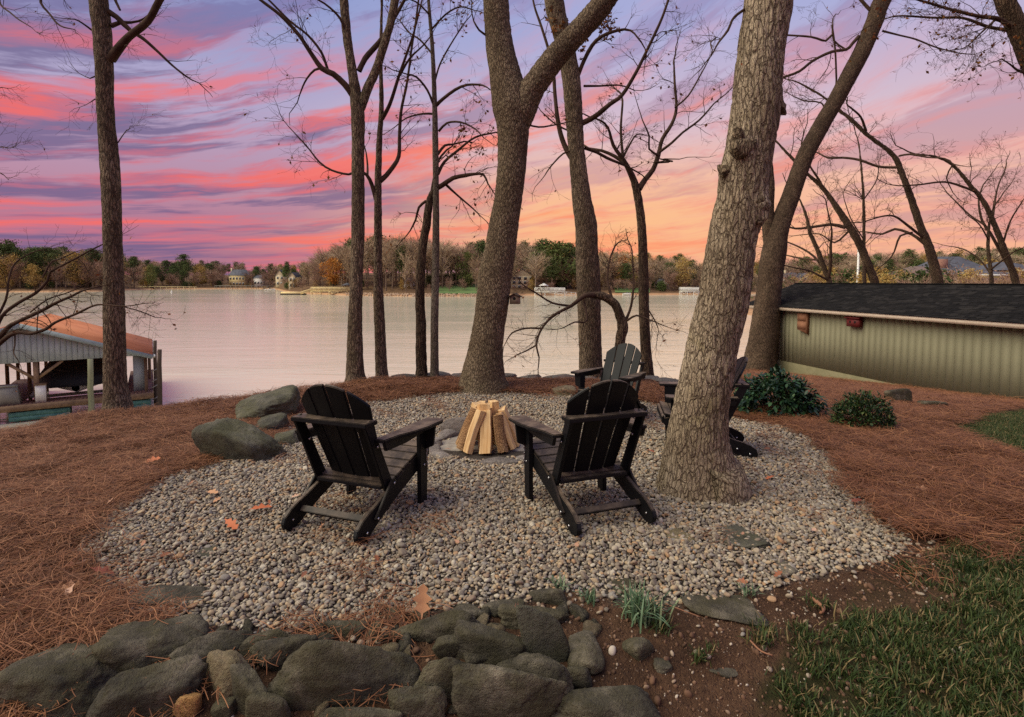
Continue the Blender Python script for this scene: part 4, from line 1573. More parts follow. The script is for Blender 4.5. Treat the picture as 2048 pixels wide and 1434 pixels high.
def make_firewood():
    rng = random.Random(12)
    fx, fy = -0.25, 5.36
    z0 = gz1(fx, fy) + 0.02
    n = 11
    where = {0: 'front middle', 1: 'front, right of middle'}
    for i in range(n + 4):
        inner = i >= n
        a = (-math.pi / 2 + 2 * math.pi * (i + rng.uniform(-.14, .14)) / n) if not inner else rng.uniform(0, 6.28)
        L = rng.uniform(0.35, 0.43) + (0.03 if inner else 0)
        # split log: wedge with a rounded bark back, or a squared billet
        kind = rng.choice([0, 0, 1, 2]) if i not in (0, 1, 2) else (0, 1, 2)[i]
        w = rng.uniform(0.075, 0.125)
        if kind == 0:
            poly = [(-w / 2, -0.03), (w / 2, -0.035), (w / 2 - .008, 0.045), (-w / 2 + .01, 0.04)]
        elif kind == 1:
            th = np.linspace(-2.75, -0.35, 8)
            poly = [(0.062 * math.cos(t), 0.052 * math.sin(t)) for t in th] + [(0.03, 0.05), (-0.01, 0.062)]
        else:
            poly = [(-w / 2, -0.02), (-w / 6, -0.045), (w / 3, -0.035), (w / 2, 0.015), (0.0, 0.06)]
        r0, r1 = (0.285, 0.135) if not inner else (0.13, 0.07)
        r0 += rng.uniform(-.02, .02)
        p0 = np.array([fx + r0 * math.cos(a), fy + r0 * math.sin(a) * 1.0, z0 + 0.01])
        r1 += rng.uniform(-.02, .02)
        dh = math.sqrt(max(0.01, L * L - (r0 - r1) ** 2))
        bm = bmesh.new()
        vs = [bm.verts.new((x, y, 0)) for x, y in poly]
        f = bm.faces.new(vs)
        r = bmesh.ops.extrude_face_region(bm, geom=[f])
        top = [g for g in r['geom'] if isinstance(g, bmesh.types.BMVert)]
        bmesh.ops.translate(bm, verts=top, vec=Vector((0, 0, L)))
        bmesh.ops.recalc_face_normals(bm, faces=bm.faces)
        bmesh.ops.subdivide_edges(bm, edges=[e for e in bm.edges if abs(e.verts[0].co.z - e.verts[1].co.z) > 0.1], cuts=5)
        for v in bm.verts:
            v.co.x += 0.006 * math.sin(v.co.z * 13 + i * 2.1) + rng.uniform(-.0015, .0015)
            v.co.y += 0.005 * math.sin(v.co.z * 9 + i) + rng.uniform(-.0015, .0015)
            if v.co.z > L - 1e-3 or v.co.z < 1e-3:
                v.co.z += v.co.x * rng.uniform(-.12, .12)
        bmesh.ops.bevel(bm, geom=[e for e in bm.edges if e.calc_face_angle(0) > 0.6], offset=0.0025, segments=1, affect='EDGES')
        me = bpy.data.meshes.new('firewood_log')
        bm.to_mesh(me)
        bm.free()
        o = link('firewood_log', me, 'fire_wood')
        if kind == 1:
            me.materials.append(M['log_bark'])
            for p_ in me.polygons:
                if p_.normal.y < -0.25 and abs(p_.normal.z) < 0.3:
                    p_.material_index = 1
        d = Vector((math.cos(a) * (r1 - r0), math.sin(a) * (r1 - r0), dh)).normalized()
        d = (d + Vector((-math.sin(a), math.cos(a), 0)) * rng.uniform(-.13, .13)).normalized()
        # local -y faces outwards
        out = Vector((math.cos(a), math.sin(a), 0))
        yv = -(out - d * out.dot(d)).normalized()
        xv = yv.cross(d)
        tw = rng.uniform(-.35, .35)
        R_ = Matrix((xv, yv, d)).transposed() @ Matrix.Rotation(tw, 3, 'Z')
        o.matrix_world = Matrix.Translation(Vector(p0)) @ R_.to_4x4()
        if inner:
            tag(o, 'split firewood log standing inside the cone shaped stack', 'log', 'logs in the middle of the firewood stack')
        else:
            k = (i + 0) % n
            if k == 0:
                lab = 'pale split firewood log at the front middle of the stack'
            elif k <= 3:
                lab = ['', 'bark covered firewood log just right of the front middle one', 'pointed split firewood log second right of the front middle one', 'firewood log third right of the front middle one'][k]
            elif k >= n - 3:
                lab = ['pale firewood log just left of the front middle one', 'firewood log second left of the front middle one', 'firewood log third left of the front middle one'][n - 1 - k]
            else:
                lab = 'split firewood log on the far side of the stack'
            tag(o, lab, 'log', 'firewood logs leaning together in the fire pit' if 3 < k < n - 3 else 'firewood logs at the front of the stack')


make_firewood()

# ------------------------------------------------------------------ near trees
LEAF_V = np.array([[0, 0, 0], [0.5, 0.28, 0.06], [1.0, 0.0, 0.0], [0.5, -0.28, 0.06]])


class Tree:
    def __init__(self, name, label, Y, barkm, twigm='twig', seed=1, cat='tree', group=None):
        self.name, self.Y, self.barkm, self.twigm = name, Y, barkm, twigm
        self.rng = np.random.default_rng(seed)
        self.tr, self.br, self.lv = MB(), MB(), MB()
        self.limbs = []
        self.label, self.cat, self.group, self.seed = label, cat, group, seed
        self.knots = []

    def pts(self, L, dY=0.0, drift=0.0):
        n = len(L)
        out, rad = [], []
        for i, q in enumerate(L):
            y = self.Y + dY + drift * i / max(1, n - 1) + (q[3] if len(q) > 3 else 0)
            out.append(P(q[0], q[1], Y=y))
            rad.append(q[2] / 2 * y / F / math.sqrt(1 + ((q[0] - 1024) / F) ** 2))
        return np.array(out), np.array(rad)

    def trunk(self, L, sides=28, step=0.06, depth=0.010, fs=9.0, flare=0.0, base=True, dY=0.0, mb=None, drift=0.0):
        p, r = self.pts(L, dY, drift)
        if base:
            b = p[0].copy()
            b[2] -= 0.6 if depth else 0.3
            p = np.concatenate([[b], p])
            r = np.concatenate([[r[0] * 1.12], r])
        p, r = resample(p, r, step)
        sd = self.seed
        z0 = p[0][2]
        kn = self.knots

        def disp(v, s, th, rr):
            q = np.stack([v[:, 0] * fs, v[:, 1] * fs, v[:, 2] * fs / 4.0], 1) + sd * 3.3
            q = q + 0.5 * np.stack([fbm(v * 6 + sd, 2, 5)] * 3, 1)
            f1, f2 = worley(q, sd)
            d = depth * (np.minimum(f2 - f1, 0.35) / 0.35 - 0.6)
            d += rr * 0.10 * fbm(v * np.array([2.2, 2.2, 1.2]) + sd * 5, 3, sd)
            if flare:
                hgt = np.maximum(0, s - 0.2)
                d += rr * flare * np.exp(-hgt / 0.35) * (0.4 + 0.6 * np.maximum(0, np.sin(th * 5 + sd) * 0.6 + np.sin(th * 3 + 1.3 * sd) * 0.5))
            for (c, rad_, amp) in kn:
                dist = np.linalg.norm((v - c) * np.array([1, 1, 0.8]), axis=1)
                g = np.exp(-(dist / rad_) ** 2)
                d += amp * g * (1 + 0.9 * fbm(v * 30, 2, 8))
            return d
        (mb or self.tr).add(*tube(p, r, sides, disp))
        return p, r

    def limb(self, L, sides=9, step=0.09, drift=None, dY=0.0, tw=1.0, t0=0.25, mb=None):
        if drift is None:
            drift = self.rng.uniform(-0.7, 0.7) * self.Y / 8.5
        p, r = self.pts(L, dY, drift)
        jit = self.rng.normal(0, 0.012 * self.Y / 8.5, p.shape)
        jit[0] = 0
        p = p + jit
        p, r = resample(p, r, step * self.Y / 8.5)
        r = r * (1 + 0.12 * (vnoise(p * 11.0 / (self.Y / 8.5), 3) - 0.5))
        (mb or self.br).add(*tube(p, r, sides))
        self.limbs.append((p, r, tw, t0))
        return p, r

    def grow(self, p, d, L, r, lev, leaf):
        """one twig and its side twigs"""
        rng = self.rng
        k = self.Y / 8.5
        n = int(np.clip(L / (0.10 * k), 3, 9))
        q = [p]
        dd = d / (np.linalg.norm(d) + 1e-9)
        for i in range(n):
            dd = dd + rng.normal(0, 0.20, 3) + np.array([0, 0, self.lift])
            dd /= np.linalg.norm(dd)
            q.append(q[-1] + dd * L / n)
        q = np.array(q)
        rr = np.linspace(r, max(r * 0.35, 0.0013 * k), n + 1)
        self.br.add(*tube(q, rr, 5 if r > 0.008 * k else 3, cap=False))
        if lev > 0:
            for _ in range(rng.integers(2, 5)):
                i = rng.integers(1, n + 1)
                t = q[i] - q[i - 1]
                t /= np.linalg.norm(t)
                a = rng.normal(0, 1, 3)
                a -= t * a.dot(t)
                a /= np.linalg.norm(a)
                an = rng.uniform(0.4, 1.05)
                self.grow(q[i], t * math.cos(an) + a * math.sin(an), L * rng.uniform(0.4, 0.72), max(rr[i] * 0.6, 0.0013 * k), lev - 1, leaf)
        if leaf:
            for i in range(1, n + 1):
                if rng.random() < leaf:
                    self.leafat(q[i])

    def leafat(self, c, s=None):
        rng = self.rng
        k = min(self.Y / 8.5, 1.6)
        s = s or rng.uniform(0.035, 0.075) * k
        A = rng.normal(0, 1, (3, 3))
        Q, _ = np.linalg.qr(A)
        if Q[2, 0] > 0:
            Q = -Q
        self.lv.add((LEAF_V * s) @ Q.T + c, [[0, 1, 2, 3]])

    def twigs(self, dens=2.2, L=0.55, lev=2, leaf=0.0, lift=0.02):
        """side twigs along every traced limb"""
        rng = self.rng
        self.lift = lift
        k = self.Y / 8.5
        for p, r, tw, t0 in self.limbs:
            s = np.concatenate([[0], np.cumsum(np.linalg.norm(np.diff(p, axis=0), axis=1))])
            tot = s[-1]
            n = max(1, int(1.6 * dens * tw * tot / k * (1 - t0)))
            for t in rng.uniform(t0, 1.0, n):
                i = int(np.clip(np.searchsorted(s, t * tot), 1, len(p) - 1))
                tn = p[i] - p[i - 1]
                tn /= np.linalg.norm(tn) + 1e-9
                a = rng.normal(0, 1, 3) * np.array([1, 0.8, 1])
                a -= tn * a.dot(tn)
                a /= np.linalg.norm(a)
                an = rng.uniform(0.5, 1.2)
                self.grow(p[i], tn * math.cos(an) + a * math.sin(an), k * L * rng.uniform(0.5, 1.3), min(r[i] * 0.42, 0.008 * k), lev, leaf)
            # the limb's own end goes on as a twig
            tn = p[-1] - p[-2]
            self.grow(p[-1], tn, k * L * 1.2, r[-1], lev, leaf)

    def done(self):
        root = empty(self.name, (0, 0, 0), 0, self.label, self.cat, self.group)
        for mb, nm, m_ in ((self.tr, 'trunk', self.barkm), (self.br, 'branches', self.twigm), (self.lv, 'leaves', 'tree_leaf')):
            if mb.v:
                o = mb.build(nm, m_, root, nm != 'leaves')
                if nm == 'leaves':
                    tone_attr(o.data, 4, self.rng)
        for k, (px, py, r_, dy) in enumerate(getattr(self, 'burls', [])):
            me = rock_mesh('burl', (2 * r_, 1.6 * r_, 2.3 * r_), 400 + k, 4, 5)
            o = link('burl', me, 'bark_big', root)
            o.location = P(px, py, Y=self.Y + dy)
            o.rotation_euler = (0, .25, k)
        b = self.base if hasattr(self, 'base') else None
        if b is not None:
            root.location = b
            for c in root.children:
                c.location = Vector(c.location) - Vector(b)
        return root


def depth_at(px, py):
    return float(march(px, py, base_z)[1])


def make_near_trees():
    # -- left slim tree beside the boathouse
    Y = depth_at(234, 812)
    t = Tree('slim_tree', 'slender grey brown tree rising in front of the boathouse', Y, 'bark_mid', seed=3)
    t.base = P(234, 812, Y=Y)
    t.trunk([(236, 822, 66), (233, 790, 54), (230, 740, 48), (228, 600, 46), (226, 500, 41), (221, 350, 41), (213, 250, 37), (210, 200, 37), (209, 150, 38), (204, 60, 40), (197, 0, 41), (184, -150, 36), (172, -420, 28), (168, -760, 14)], 40, 0.035, 0.007, 14, 0.10)
    t.limb([(222, 118, 24), (240, 96, 20), (262, 72, 17), (290, 42, 16), (320, 0, 15), (365, -80, 12), (410, -200, 8)], drift=-.3, t0=.1)
    t.limb([(208, 18, 15), (232, 36, 12), (248, 50, 12), (262, 62, 10), (285, 78, 8), (320, 102, 6), (345, 130, 5), (372, 152, 4), (382, 160, 3)], drift=.2, t0=.3)
    t.limb([(222, 52, 11), (240, 46, 9), (262, 46, 6)], drift=.1, tw=.3)
    t.limb([(240, 20, 5), (232, -5, 7), (226, -30, 8)], drift=.1, tw=.5)
    t.limb([(186, 62, 5), (165, 45, 4), (148, 40, 3), (130, 36, 2)], drift=-.4)
    t.limb([(190, -60, 9), (130, -50, 7), (82, -5, 6), (100, 26, 5), (122, 52, 4), (150, 57, 2)], drift=-.5)
    t.limb([(184, -150, 10), (80, -90, 8), (0, -10, 5), (25, 30, 4), (58, 55, 2)], drift=-.8)
    t.limb([(192, 152, 3.5), (182, 160, 3), (170, 152, 2)], tw=1.5)
    t.limb([(236, 285, 3), (244, 272, 2.5), (250, 262, 2)], tw=1.5)
    t.limb([(190, 198, 3), (180, 204, 2)], tw=1.5)
    t.limb([(176, -300, 14), (60, -420, 10), (-80, -500, 5)])
    t.limb([(172, -420, 12), (300, -560, 8), (420, -640, 4)])
    t.twigs(2.2, 0.36, 2, 0.012)
    t.done()

    # -- pair at the lake edge
    Y = depth_at(711, 764)
    t = Tree('forked_tree', 'straight brown tree at the lake edge forking into two stems high up', Y, 'bark_mid', seed=4)
    t.base = P(711, 764, Y=Y)
    t.trunk([(712, 768, 47), (711, 750, 39), (710, 720, 34), (710, 650, 29), (713, 560, 26), (716, 450, 26), (716, 300, 25), (716, 240, 27), (712, 195, 24), (704, 140, 19), (694, 70, 18), (688, 0, 17), (680, -120, 14), (670, -320, 9), (660, -520, 5)], 32, 0.04, 0.008, 14, 0.08)
    t.trunk([(716, 228, 16), (724, 208, 19), (736, 175, 18), (752, 140, 17), (768, 90, 16), (780, 50, 15), (790, 0, 16), (802, -80, 14), (820, -260, 9), (850, -460, 5)], 24, 0.05, 0.006, 14, base=False)
    t.limb([(718, 142, 11), (730, 118, 11), (745, 98, 11), (765, 78, 10), (790, 30, 7), (830, -40, 5)], drift=.3)
    t.limb([(706, 190, 15), (690, 168, 13), (665, 149, 12), (645, 133, 11), (620, 100, 9), (595, 70, 8), (560, 30, 7), (520, 0, 6), (470, -45, 4)], drift=-.5, t0=.2)
    t.limb([(656, 141, 6), (640, 105, 5.5), (615, 70, 5), (580, 40, 4.5), (535, 0, 4), (500, -30, 3)], drift=-.3)
    t.limb([(646, 136, 6), (630, 138, 5), (615, 155, 4), (606, 172, 3.5), (598, 190, 2.5)], drift=.2, tw=1.6)
    t.limb([(694, 75, 6), (680, 40, 5), (650, 5, 4), (620, -10, 3)], drift=-.4)
    t.limb([(690, 0, 9), (620, -120, 6), (540, -200, 3)])
    t.limb([(800, -70, 9), (880, -180, 6), (960, -260, 3)])
    t.twigs(2.2, 0.5, 3, 0.02)
    t.done()

    Y = depth_at(763, 756)
    t = Tree('curved_tree', 'slim tree with a bent stem just right of the forked lakeside tree', Y, 'bark_mid', seed=5)
    t.base = P(763, 756, Y=Y)
    t.trunk([(764, 760, 28), (763, 740, 25), (761, 690, 23), (759, 640, 22), (757, 600, 21), (756, 550, 17), (756, 450, 16), (756, 380, 15), (757, 330, 13), (760, 260, 11), (763, 220, 10), (762, 150, 8), (762, 80, 6), (764, 0, 5), (768, -150, 4), (770, -300, 2)], 24, 0.04, 0.006, 15, 0.06)
    t.limb([(760, 362, 11), (772, 350, 10), (785, 338, 9), (795, 310, 8), (800, 270, 7), (805, 220, 6), (815, 165, 5), (822, 100, 4), (832, 30, 4), (845, -60, 3)], drift=.4, t0=.15)
    t.limb([(764, 238, 9), (776, 218, 8), (786, 198, 7), (800, 150, 6), (815, 110, 5), (828, 60, 4), (845, 0, 3)], drift=-.3)
    t.limb([(800, 150, 5), (820, 120, 4), (845, 90, 3), (860, 70, 2)], drift=-.3)
    t.limb([(752, 400, 9), (744, 372, 8), (734, 350, 7), (715, 344, 6), (700, 347, 5), (662, 339, 4.5), (640, 322, 4), (615, 290, 3), (580, 255, 2)], drift=-.3, t0=.3, tw=1.3)
    t.limb([(735, 351, 5), (738, 330, 4), (732, 305, 3), (728, 285, 2)])
    t.twigs(3.2, 0.40, 2, 0.05)
    t.done()

    Y = depth_at(843, 752) + 0.05
    t = Tree('dark_leaning_tree', 'dark leaning tree with a broken crown beside the thin pale trunk', Y, 'bark_dark', seed=6)
    t.base = P(843, 752, Y=Y)
    t.trunk([(843, 757, 26), (843, 735, 23), (842, 690, 22), (842, 650, 21), (840, 600, 19), (841, 550, 18), (846, 490, 17), (853, 450, 17), (858, 410, 15), (864, 388, 13), (874, 374, 10)], 24, 0.04, 0.009, 14, 0.06)
    t.limb([(870, 378, 11), (885, 372, 10), (905, 356, 9), (930, 349, 8), (950, 347, 6), (965, 352, 5), (976, 366, 3)], drift=-.4, t0=.1, tw=1.5)
    t.limb([(893, 370, 6), (905, 380, 5), (922, 396, 4), (945, 418, 3), (962, 432, 2)], drift=.3, tw=1.4)
    t.limb([(852, 402, 6), (838, 418, 5), (832, 440, 4), (818, 462, 3)], drift=.2, tw=1.8)
    t.limb([(862, 395, 7), (868, 350, 6), (880, 320, 5), (893, 300, 4)], drift=.3)
    t.twigs(4.0, 0.38, 2, 0.04, -0.02)
    t.done()

    Y = depth_at(869, 751) - 0.1
    t = Tree('thin_pale_tree', 'thin straight pale grey tree beside the big forked tree', Y, 'bark_grey', 'twig', seed=7)
    t.base = P(869, 751, Y=Y)
    t.trunk([(869, 757, 19), (869, 735, 17), (869, 650, 16), (871, 550, 15), (872, 450, 14), (872, 380, 12), (871, 300, 12.5), (869, 200, 10), (865, 100, 8), (857, 0, 6), (848, -150, 5), (840, -320, 2)], 20, 0.05, 0.003, 20, 0.05)
    t.limb([(873, 210, 8), (888, 196, 6.5), (910, 178, 6), (935, 170, 5), (965, 171, 3.5), (980, 180, 2)], drift=-.5, t0=.2)
    t.limb([(876, 308, 6), (890, 292, 5), (905, 285, 4), (930, 283, 3)], drift=.4)
    t.limb([(876, 348, 7), (890, 322, 6), (915, 300, 5), (950, 275, 4), (992, 267, 3)], drift=.3, tw=1.3)
    t.limb([(868, 212, 5), (855, 180, 4.5), (835, 155, 4), (815, 148, 3)], drift=-.4)
    t.limb([(868, 228, 5), (845, 228, 4), (815, 236, 3), (790, 250, 2)], drift=.3)
    t.limb([(878, 262, 5), (895, 248, 4.5), (920, 244, 4), (950, 256, 3), (968, 275, 2)], drift=-.6, tw=1.4)
    t.limb([(868, 170, 4), (880, 130, 3.5), (900, 90, 3), (925, 50, 2.5)], drift=.4, tw=1.5)
    t.limb([(866, 110, 4), (845, 80, 3.5), (815, 60, 3), (800, 40, 2)], drift=.4, tw=1.5)
    t.limb([(862, 60, 4), (890, 30, 3.5), (920, 15, 3), (950, 20, 2)], drift=-.4, tw=1.8)
    t.limb([(860, 30, 4), (835, 5, 3), (800, -10, 2)], drift=-.4, tw=1.5)
    t.twigs(4.2, 0.36, 2, 0.11)
    t.done()

    # -- the big forked tree
    Y = depth_at(968, 781)
    t = Tree('big_forked_tree', 'thick forked tree at the back of the gravel with a birdhouse on it', Y, 'bark_big', seed=8)
    t.base = P(968, 781, Y=Y)
    t.trunk([(966, 788, 116), (966, 775, 104), (966, 750, 88), (971, 700, 70), (978, 650, 64), (985, 600, 65), (990, 550, 66), (1000, 500, 61), (1008, 450, 58), (1016, 400, 55), (1022, 350, 56), (1025, 300, 58), (1026, 250, 66), (1024, 215, 76), (1014, 170, 66), (1008, 140, 60), (1000, 100, 55), (995, 50, 50), (992, 0, 49), (985, -100, 44), (980, -300, 32), (988, -620, 15)], 84, 0.022, 0.010, 22, 0.12)
    t.trunk([(1034, 262, 40), (1044, 225, 54), (1060, 185, 52), (1078, 158, 48), (1110, 115, 46), (1150, 70, 45), (1195, 20, 44), (1240, -40, 40), (1330, -150, 34), (1450, -300, 24), (1540, -460, 12)], 64, 0.026, 0.012, 20, base=False, drift=-0.5)
    t.limb([(985, -120, 22), (930, -220, 16), (860, -320, 10), (800, -450, 5)])
    t.limb([(1240, -40, 20), (1300, -30, 12), (1380, -60, 8), (1460, -100, 4)])
    t.limb([(975, 72, 5), (960, 62, 4), (945, 45, 3)], tw=1.5)
    t.limb([(1040, 245, 4), (1075, 252, 3.5), (1110, 250, 3)], tw=1.2)
    t.twigs(1.6, 0.4, 2, 0.02)
    t.done()
    # birdhouse hung on it
    c = P(1030, 608, Y=Y - 0.10)
    k = Y / F
    bh = empty('birdhouse', c, math.radians(-12), 'small weathered wooden birdhouse fixed to the thick forked tree', 'birdhouse')
    w, h = 19 * k, 20 * k
    mb = MB()
    mb.add([(-w / 2, -0.05, 0), (w / 2, -0.05, 0), (w / 2, -0.05, h * .75), (0, -0.05, h), (-w / 2, -0.05, h * .75), (-w / 2, 0.06, 0), (w / 2, 0.06, 0), (w / 2, 0.06, h * .75), (0, 0.06, h), (-w / 2, 0.06, h * .75)],
           [[0, 1, 6, 5], [1, 2, 7, 6], [2, 3, 8, 7], [3, 4, 9, 8], [4, 0, 5, 9]], [[0, 4, 3, 2, 1], [5, 6, 7, 8, 9]])
    mb.build('house_box', 'birdhouse_wood', bh)
    mb = MB()
    for s in (-1, 1):
        mb.bar((s * w * .62, 0.0, h * .72), (0, 0.0, h * 1.06), 0.17, 0.012)
    mb.build('roof', 'piling_dark', bh)
    mb = MB()
    th = np.linspace(0, 2 * math.pi, 15)[:-1]
    mb.add(np.stack([0.024 * np.cos(th), np.full(14, -0.053), h * .55 + 0.024 * np.sin(th)], 1), np.arange(14)[None])
    mb.build('entrance_hole', 'hole_dark', bh)

    # -- tree behind its right limb
    Y = depth_at(1182, 752) + 0.0
    t = Tree('straight_tree', 'tall straight tree behind the facing chair with shaggy leaves high up', Y, 'bark_mid', seed=9)
    t.base = P(1182, 752, Y=Y)
    t.trunk([(1183, 762, 56), (1182, 740, 49), (1181, 700, 46), (1179, 650, 46), (1178, 600, 48), (1177, 550, 48), (1174, 500, 45), (1172, 450, 44), (1164, 400, 38), (1158, 350, 34), (1153, 300, 32), (1149, 250, 33), (1146, 200, 35), (1140, 140, 35), (1130, 90, 34), (1116, 40, 36), (1108, 0, 38), (1095, -120, 33), (1080, -300, 24), (1076, -520, 11)], 48, 0.034, 0.010, 16, 0.08)
    t.limb([(1160, 248, 12), (1178, 238, 11), (1195, 228, 10), (1220, 212, 9), (1245, 190, 8), (1270, 150, 7), (1290, 110, 6), (1310, 70, 6), (1325, 35, 5), (1345, -20, 5), (1382, -120, 4)], drift=-.7, t0=.15)
    t.limb([(1150, 325, 12), (1138, 308, 11), (1125, 280, 10), (1116, 240, 9), (1110, 190, 7), (1109, 150, 7), (1098, 105, 6), (1084, 55, 5), (1070, 10, 4), (1060, -40, 3)], drift=.5, t0=.2)
    t.limb([(1156, 150, 9), (1170, 120, 8), (1183, 92, 8), (1205, 72, 7), (1235, 58, 6), (1262, 62, 4), (1285, 85, 3)], drift=-.4, tw=2.0)
    t.limb([(1168, 172, 5), (1200, 172, 4), (1240, 172, 3), (1268, 180, 2)], drift=.4)
    t.limb([(1170, 296, 7), (1190, 305, 6), (1215, 315, 6), (1245, 330, 5)], drift=.3, tw=1.4)
    t.limb([(1150, 300, 4), (1125, 310, 3.5), (1105, 330, 3), (1090, 350, 2)], tw=1.4)
    t.limb([(1146, 265, 4), (1110, 250, 3), (1080, 222, 2)], tw=1.4)
    t.limb([(1100, -60, 12), (1180, -160, 8), (1280, -220, 4)])
    t.lift = -0.05
    for _ in range(60):     # shaggy leafy sprouts on the upper stem
        f_ = t.rng.random()
        c = P(1112 + 60 * f_ * t.rng.random(), 10 + 95 * f_ + t.rng.uniform(-12, 12), Y=Y - 0.1)
        t.grow(c + t.rng.normal(0, .07, 3), t.rng.normal(0, 1, 3), 0.12, 0.003, 1, 0.5)
    for _ in range(26):
        c = P(1215 + t.rng.uniform(-25, 15), 40 + t.rng.uniform(-20, 25), Y=Y - 0.2)
        t.grow(c, t.rng.normal(0, 1, 3), 0.14, 0.003, 1, 0.5)
    t.twigs(2.6, 0.4, 2, 0.03)
    t.done()

    # -- bent tree arching over the water, rooted below the bank edge
    Y = 10.6
    t = Tree('arching_tree', 'old bent tree arching over the water behind the facing chair', Y, 'bark_dark', seed=10)
    t.base = P(1240, 790, Y=Y)
    t.trunk([(1243, 800, 26), (1240, 740, 22), (1239, 705, 21), (1240, 690, 21), (1242, 672, 20), (1246, 655, 22), (1240, 632, 19), (1232, 612, 18), (1220, 600, 17), (1205, 592, 17), (1188, 590, 14)], 22, 0.05, 0.012, 11, 0.05)
    t.limb([(1190, 590, 13), (1168, 592, 10), (1142, 612, 7), (1115, 625, 6), (1096, 640, 5), (1082, 660, 4.5), (1073, 690, 4), (1080, 715, 3), (1076, 738, 2)], drift=-1.0, t0=.15, tw=1.4)
    t.limb([(1140, 612, 5), (1105, 606, 4), (1075, 590, 3.5), (1052, 575, 2.5)], drift=-.4, tw=1.5)
    t.limb([(1084, 657, 4), (1050, 656, 3.5), (1022, 664, 3), (1012, 680, 2)], drift=-.4, tw=1.6)
    t.limb([(1073, 690, 3.5), (1050, 700, 3), (1035, 708, 2)], drift=-.2, tw=1.8)
    t.limb([(1165, 592, 6), (1175, 640, 4), (1150, 645, 3), (1125, 655, 2)], tw=1.4)
    t.limb([(1248, 648, 7), (1262, 612, 5), (1268, 560, 4), (1264, 500, 3)], drift=.4, tw=1.6)
    t.limb([(1248, 645, 5), (1275, 630, 4), (1300, 640, 3), (1325, 650, 2)], drift=-.4, tw=1.6)
    t.limb([(1225, 600, 6), (1215, 560, 5), (1222, 520, 4), (1232, 490, 3)], drift=.4, tw=2)
    t.twigs(3.6, 0.34, 2, 0.012, -0.02)
    t.done()

    # -- slim tree with open Y crown
    Y = depth_at(1293, 754) + 0.2
    t = Tree('wishbone_tree', 'slim dark tree opening into a wide bare wishbone crown', Y, 'bark_dark', seed=11)
    t.base = P(1293, 752, Y=Y)
    t.trunk([(1296, 762, 29), (1295, 740, 25), (1291, 690, 22), (1288, 620, 21), (1287, 550, 20), (1285, 480, 18), (1281, 430, 17), (1275, 390, 16), (1268, 362, 14), (1258, 338, 11)], 26, 0.04, 0.008, 15, 0.06)
    t.limb([(1266, 360, 12), (1258, 338, 11), (1245, 320, 9), (1230, 290, 7), (1215, 255, 5), (1200, 240, 4), (1180, 232, 3)], drift=-.5, t0=.2, tw=1.3)
    t.limb([(1252, 328, 8), (1232, 312, 7), (1205, 302, 6), (1176, 296, 5), (1168, 290, 4)], drift=.3, tw=1.4)
    t.limb([(1246, 315, 6), (1243, 260, 5), (1243, 200, 4), (1240, 185, 3)], drift=.4, tw=1.3)
    t.limb([(1246, 315, 5), (1258, 290, 4), (1272, 270, 3), (1290, 272, 2)], drift=.4, tw=1.3)
    t.limb([(1278, 378, 13), (1290, 358, 11), (1305, 340, 10), (1318, 310, 9), (1325, 280, 8), (1340, 250, 7), (1352, 215, 6), (1347, 170, 5), (1345, 120, 3)], drift=.5, t0=.25, tw=1.3)
    t.limb([(1318, 305, 6), (1340, 285, 5), (1365, 265, 4.5), (1400, 240, 4), (1428, 208, 3)], drift=-.4, tw=1.4)
    t.limb([(1318, 312, 5), (1300, 300, 4), (1298, 275, 3.5), (1285, 240, 2.5)], drift=-.3, tw=1.4)
    t.limb([(1310, 325, 5), (1340, 322, 4), (1320, 318, 3), (1360, 320, 2)], drift=-.3, tw=1.4)
    t.limb([(1350, 215, 4), (1375, 190, 3.5), (1400, 150, 3), (1420, 115, 2)], drift=.3, tw=1.2)
    t.limb([(1297, 620, 3), (1310, 640, 2.5), (1316, 655, 2)], tw=2.5)
    t.twigs(2.6, 0.46, 3, 0.012)
    t.done()

    # -- nearest trunk, standing in the gravel
    Y = 4.12
    t = Tree('thick_near_tree', 'thick pale ridged trunk with dark burls standing in the gravel', Y, 'bark_near', seed=12)
    t.base = P(1400, 968, Y=Y)
    kn = lambda px, py, r, a, dy=-0.17: t.knots.append((P(px, py, Y=Y + dy), r, a))
    kn(1484, 292, 0.085, 0.055)
    kn(1476, 272, 0.045, 0.035)
    kn(1438, 342, 0.05, 0.07, -0.05)
    kn(1562, 214, 0.05, 0.085, 0.02)
    kn(1524, 412, 0.06, 0.05, -0.12)
    kn(1518, 438, 0.035, 0.035, -0.12)
    t.trunk([(1402, 990, 206), (1400, 970, 188), (1397, 935, 158), (1395, 880, 130), (1400, 830, 116), (1404, 800, 111), (1420, 720, 105), (1427, 680, 104), (1447, 600, 105), (1461, 500, 101), (1470, 450, 102), (1482, 400, 103), (1489, 350, 103), (1498, 300, 98), (1507, 250, 99), (1513, 200, 99), (1522, 100, 94), (1538, 0, 97), (1552, -160, 90), (1578, -420, 74), (1600, -700, 50), (1620, -1000, 24)], 128, 0.014, 0.010, 26, 0.04)
    t.burls = [(1484, 292, .085, -.15), (1478, 270, .05, -.16), (1448, 342, .05, -.07), (1556, 214, .06, -.03), (1520, 412, .06, -.13), (1514, 438, .035, -.14)]
    t.limb([(1490, 18, 6), (1474, 26, 6), (1464, 42, 5), (1454, 62, 5), (1440, 84, 4), (1426, 102, 3)], drift=-.1, tw=1.4)
    t.limb([(1432, 75, 3), (1422, 85, 2.5), (1425, 98, 2)], tw=1)
    t.limb([(1555, -160, 40), (1420, -330, 30), (1280, -520, 18)])
    t.limb([(1578, -420, 40), (1740, -600, 28), (1900, -760, 14)])
    t.twigs(1.6, 0.5, 2, 0.02)
    t.done()

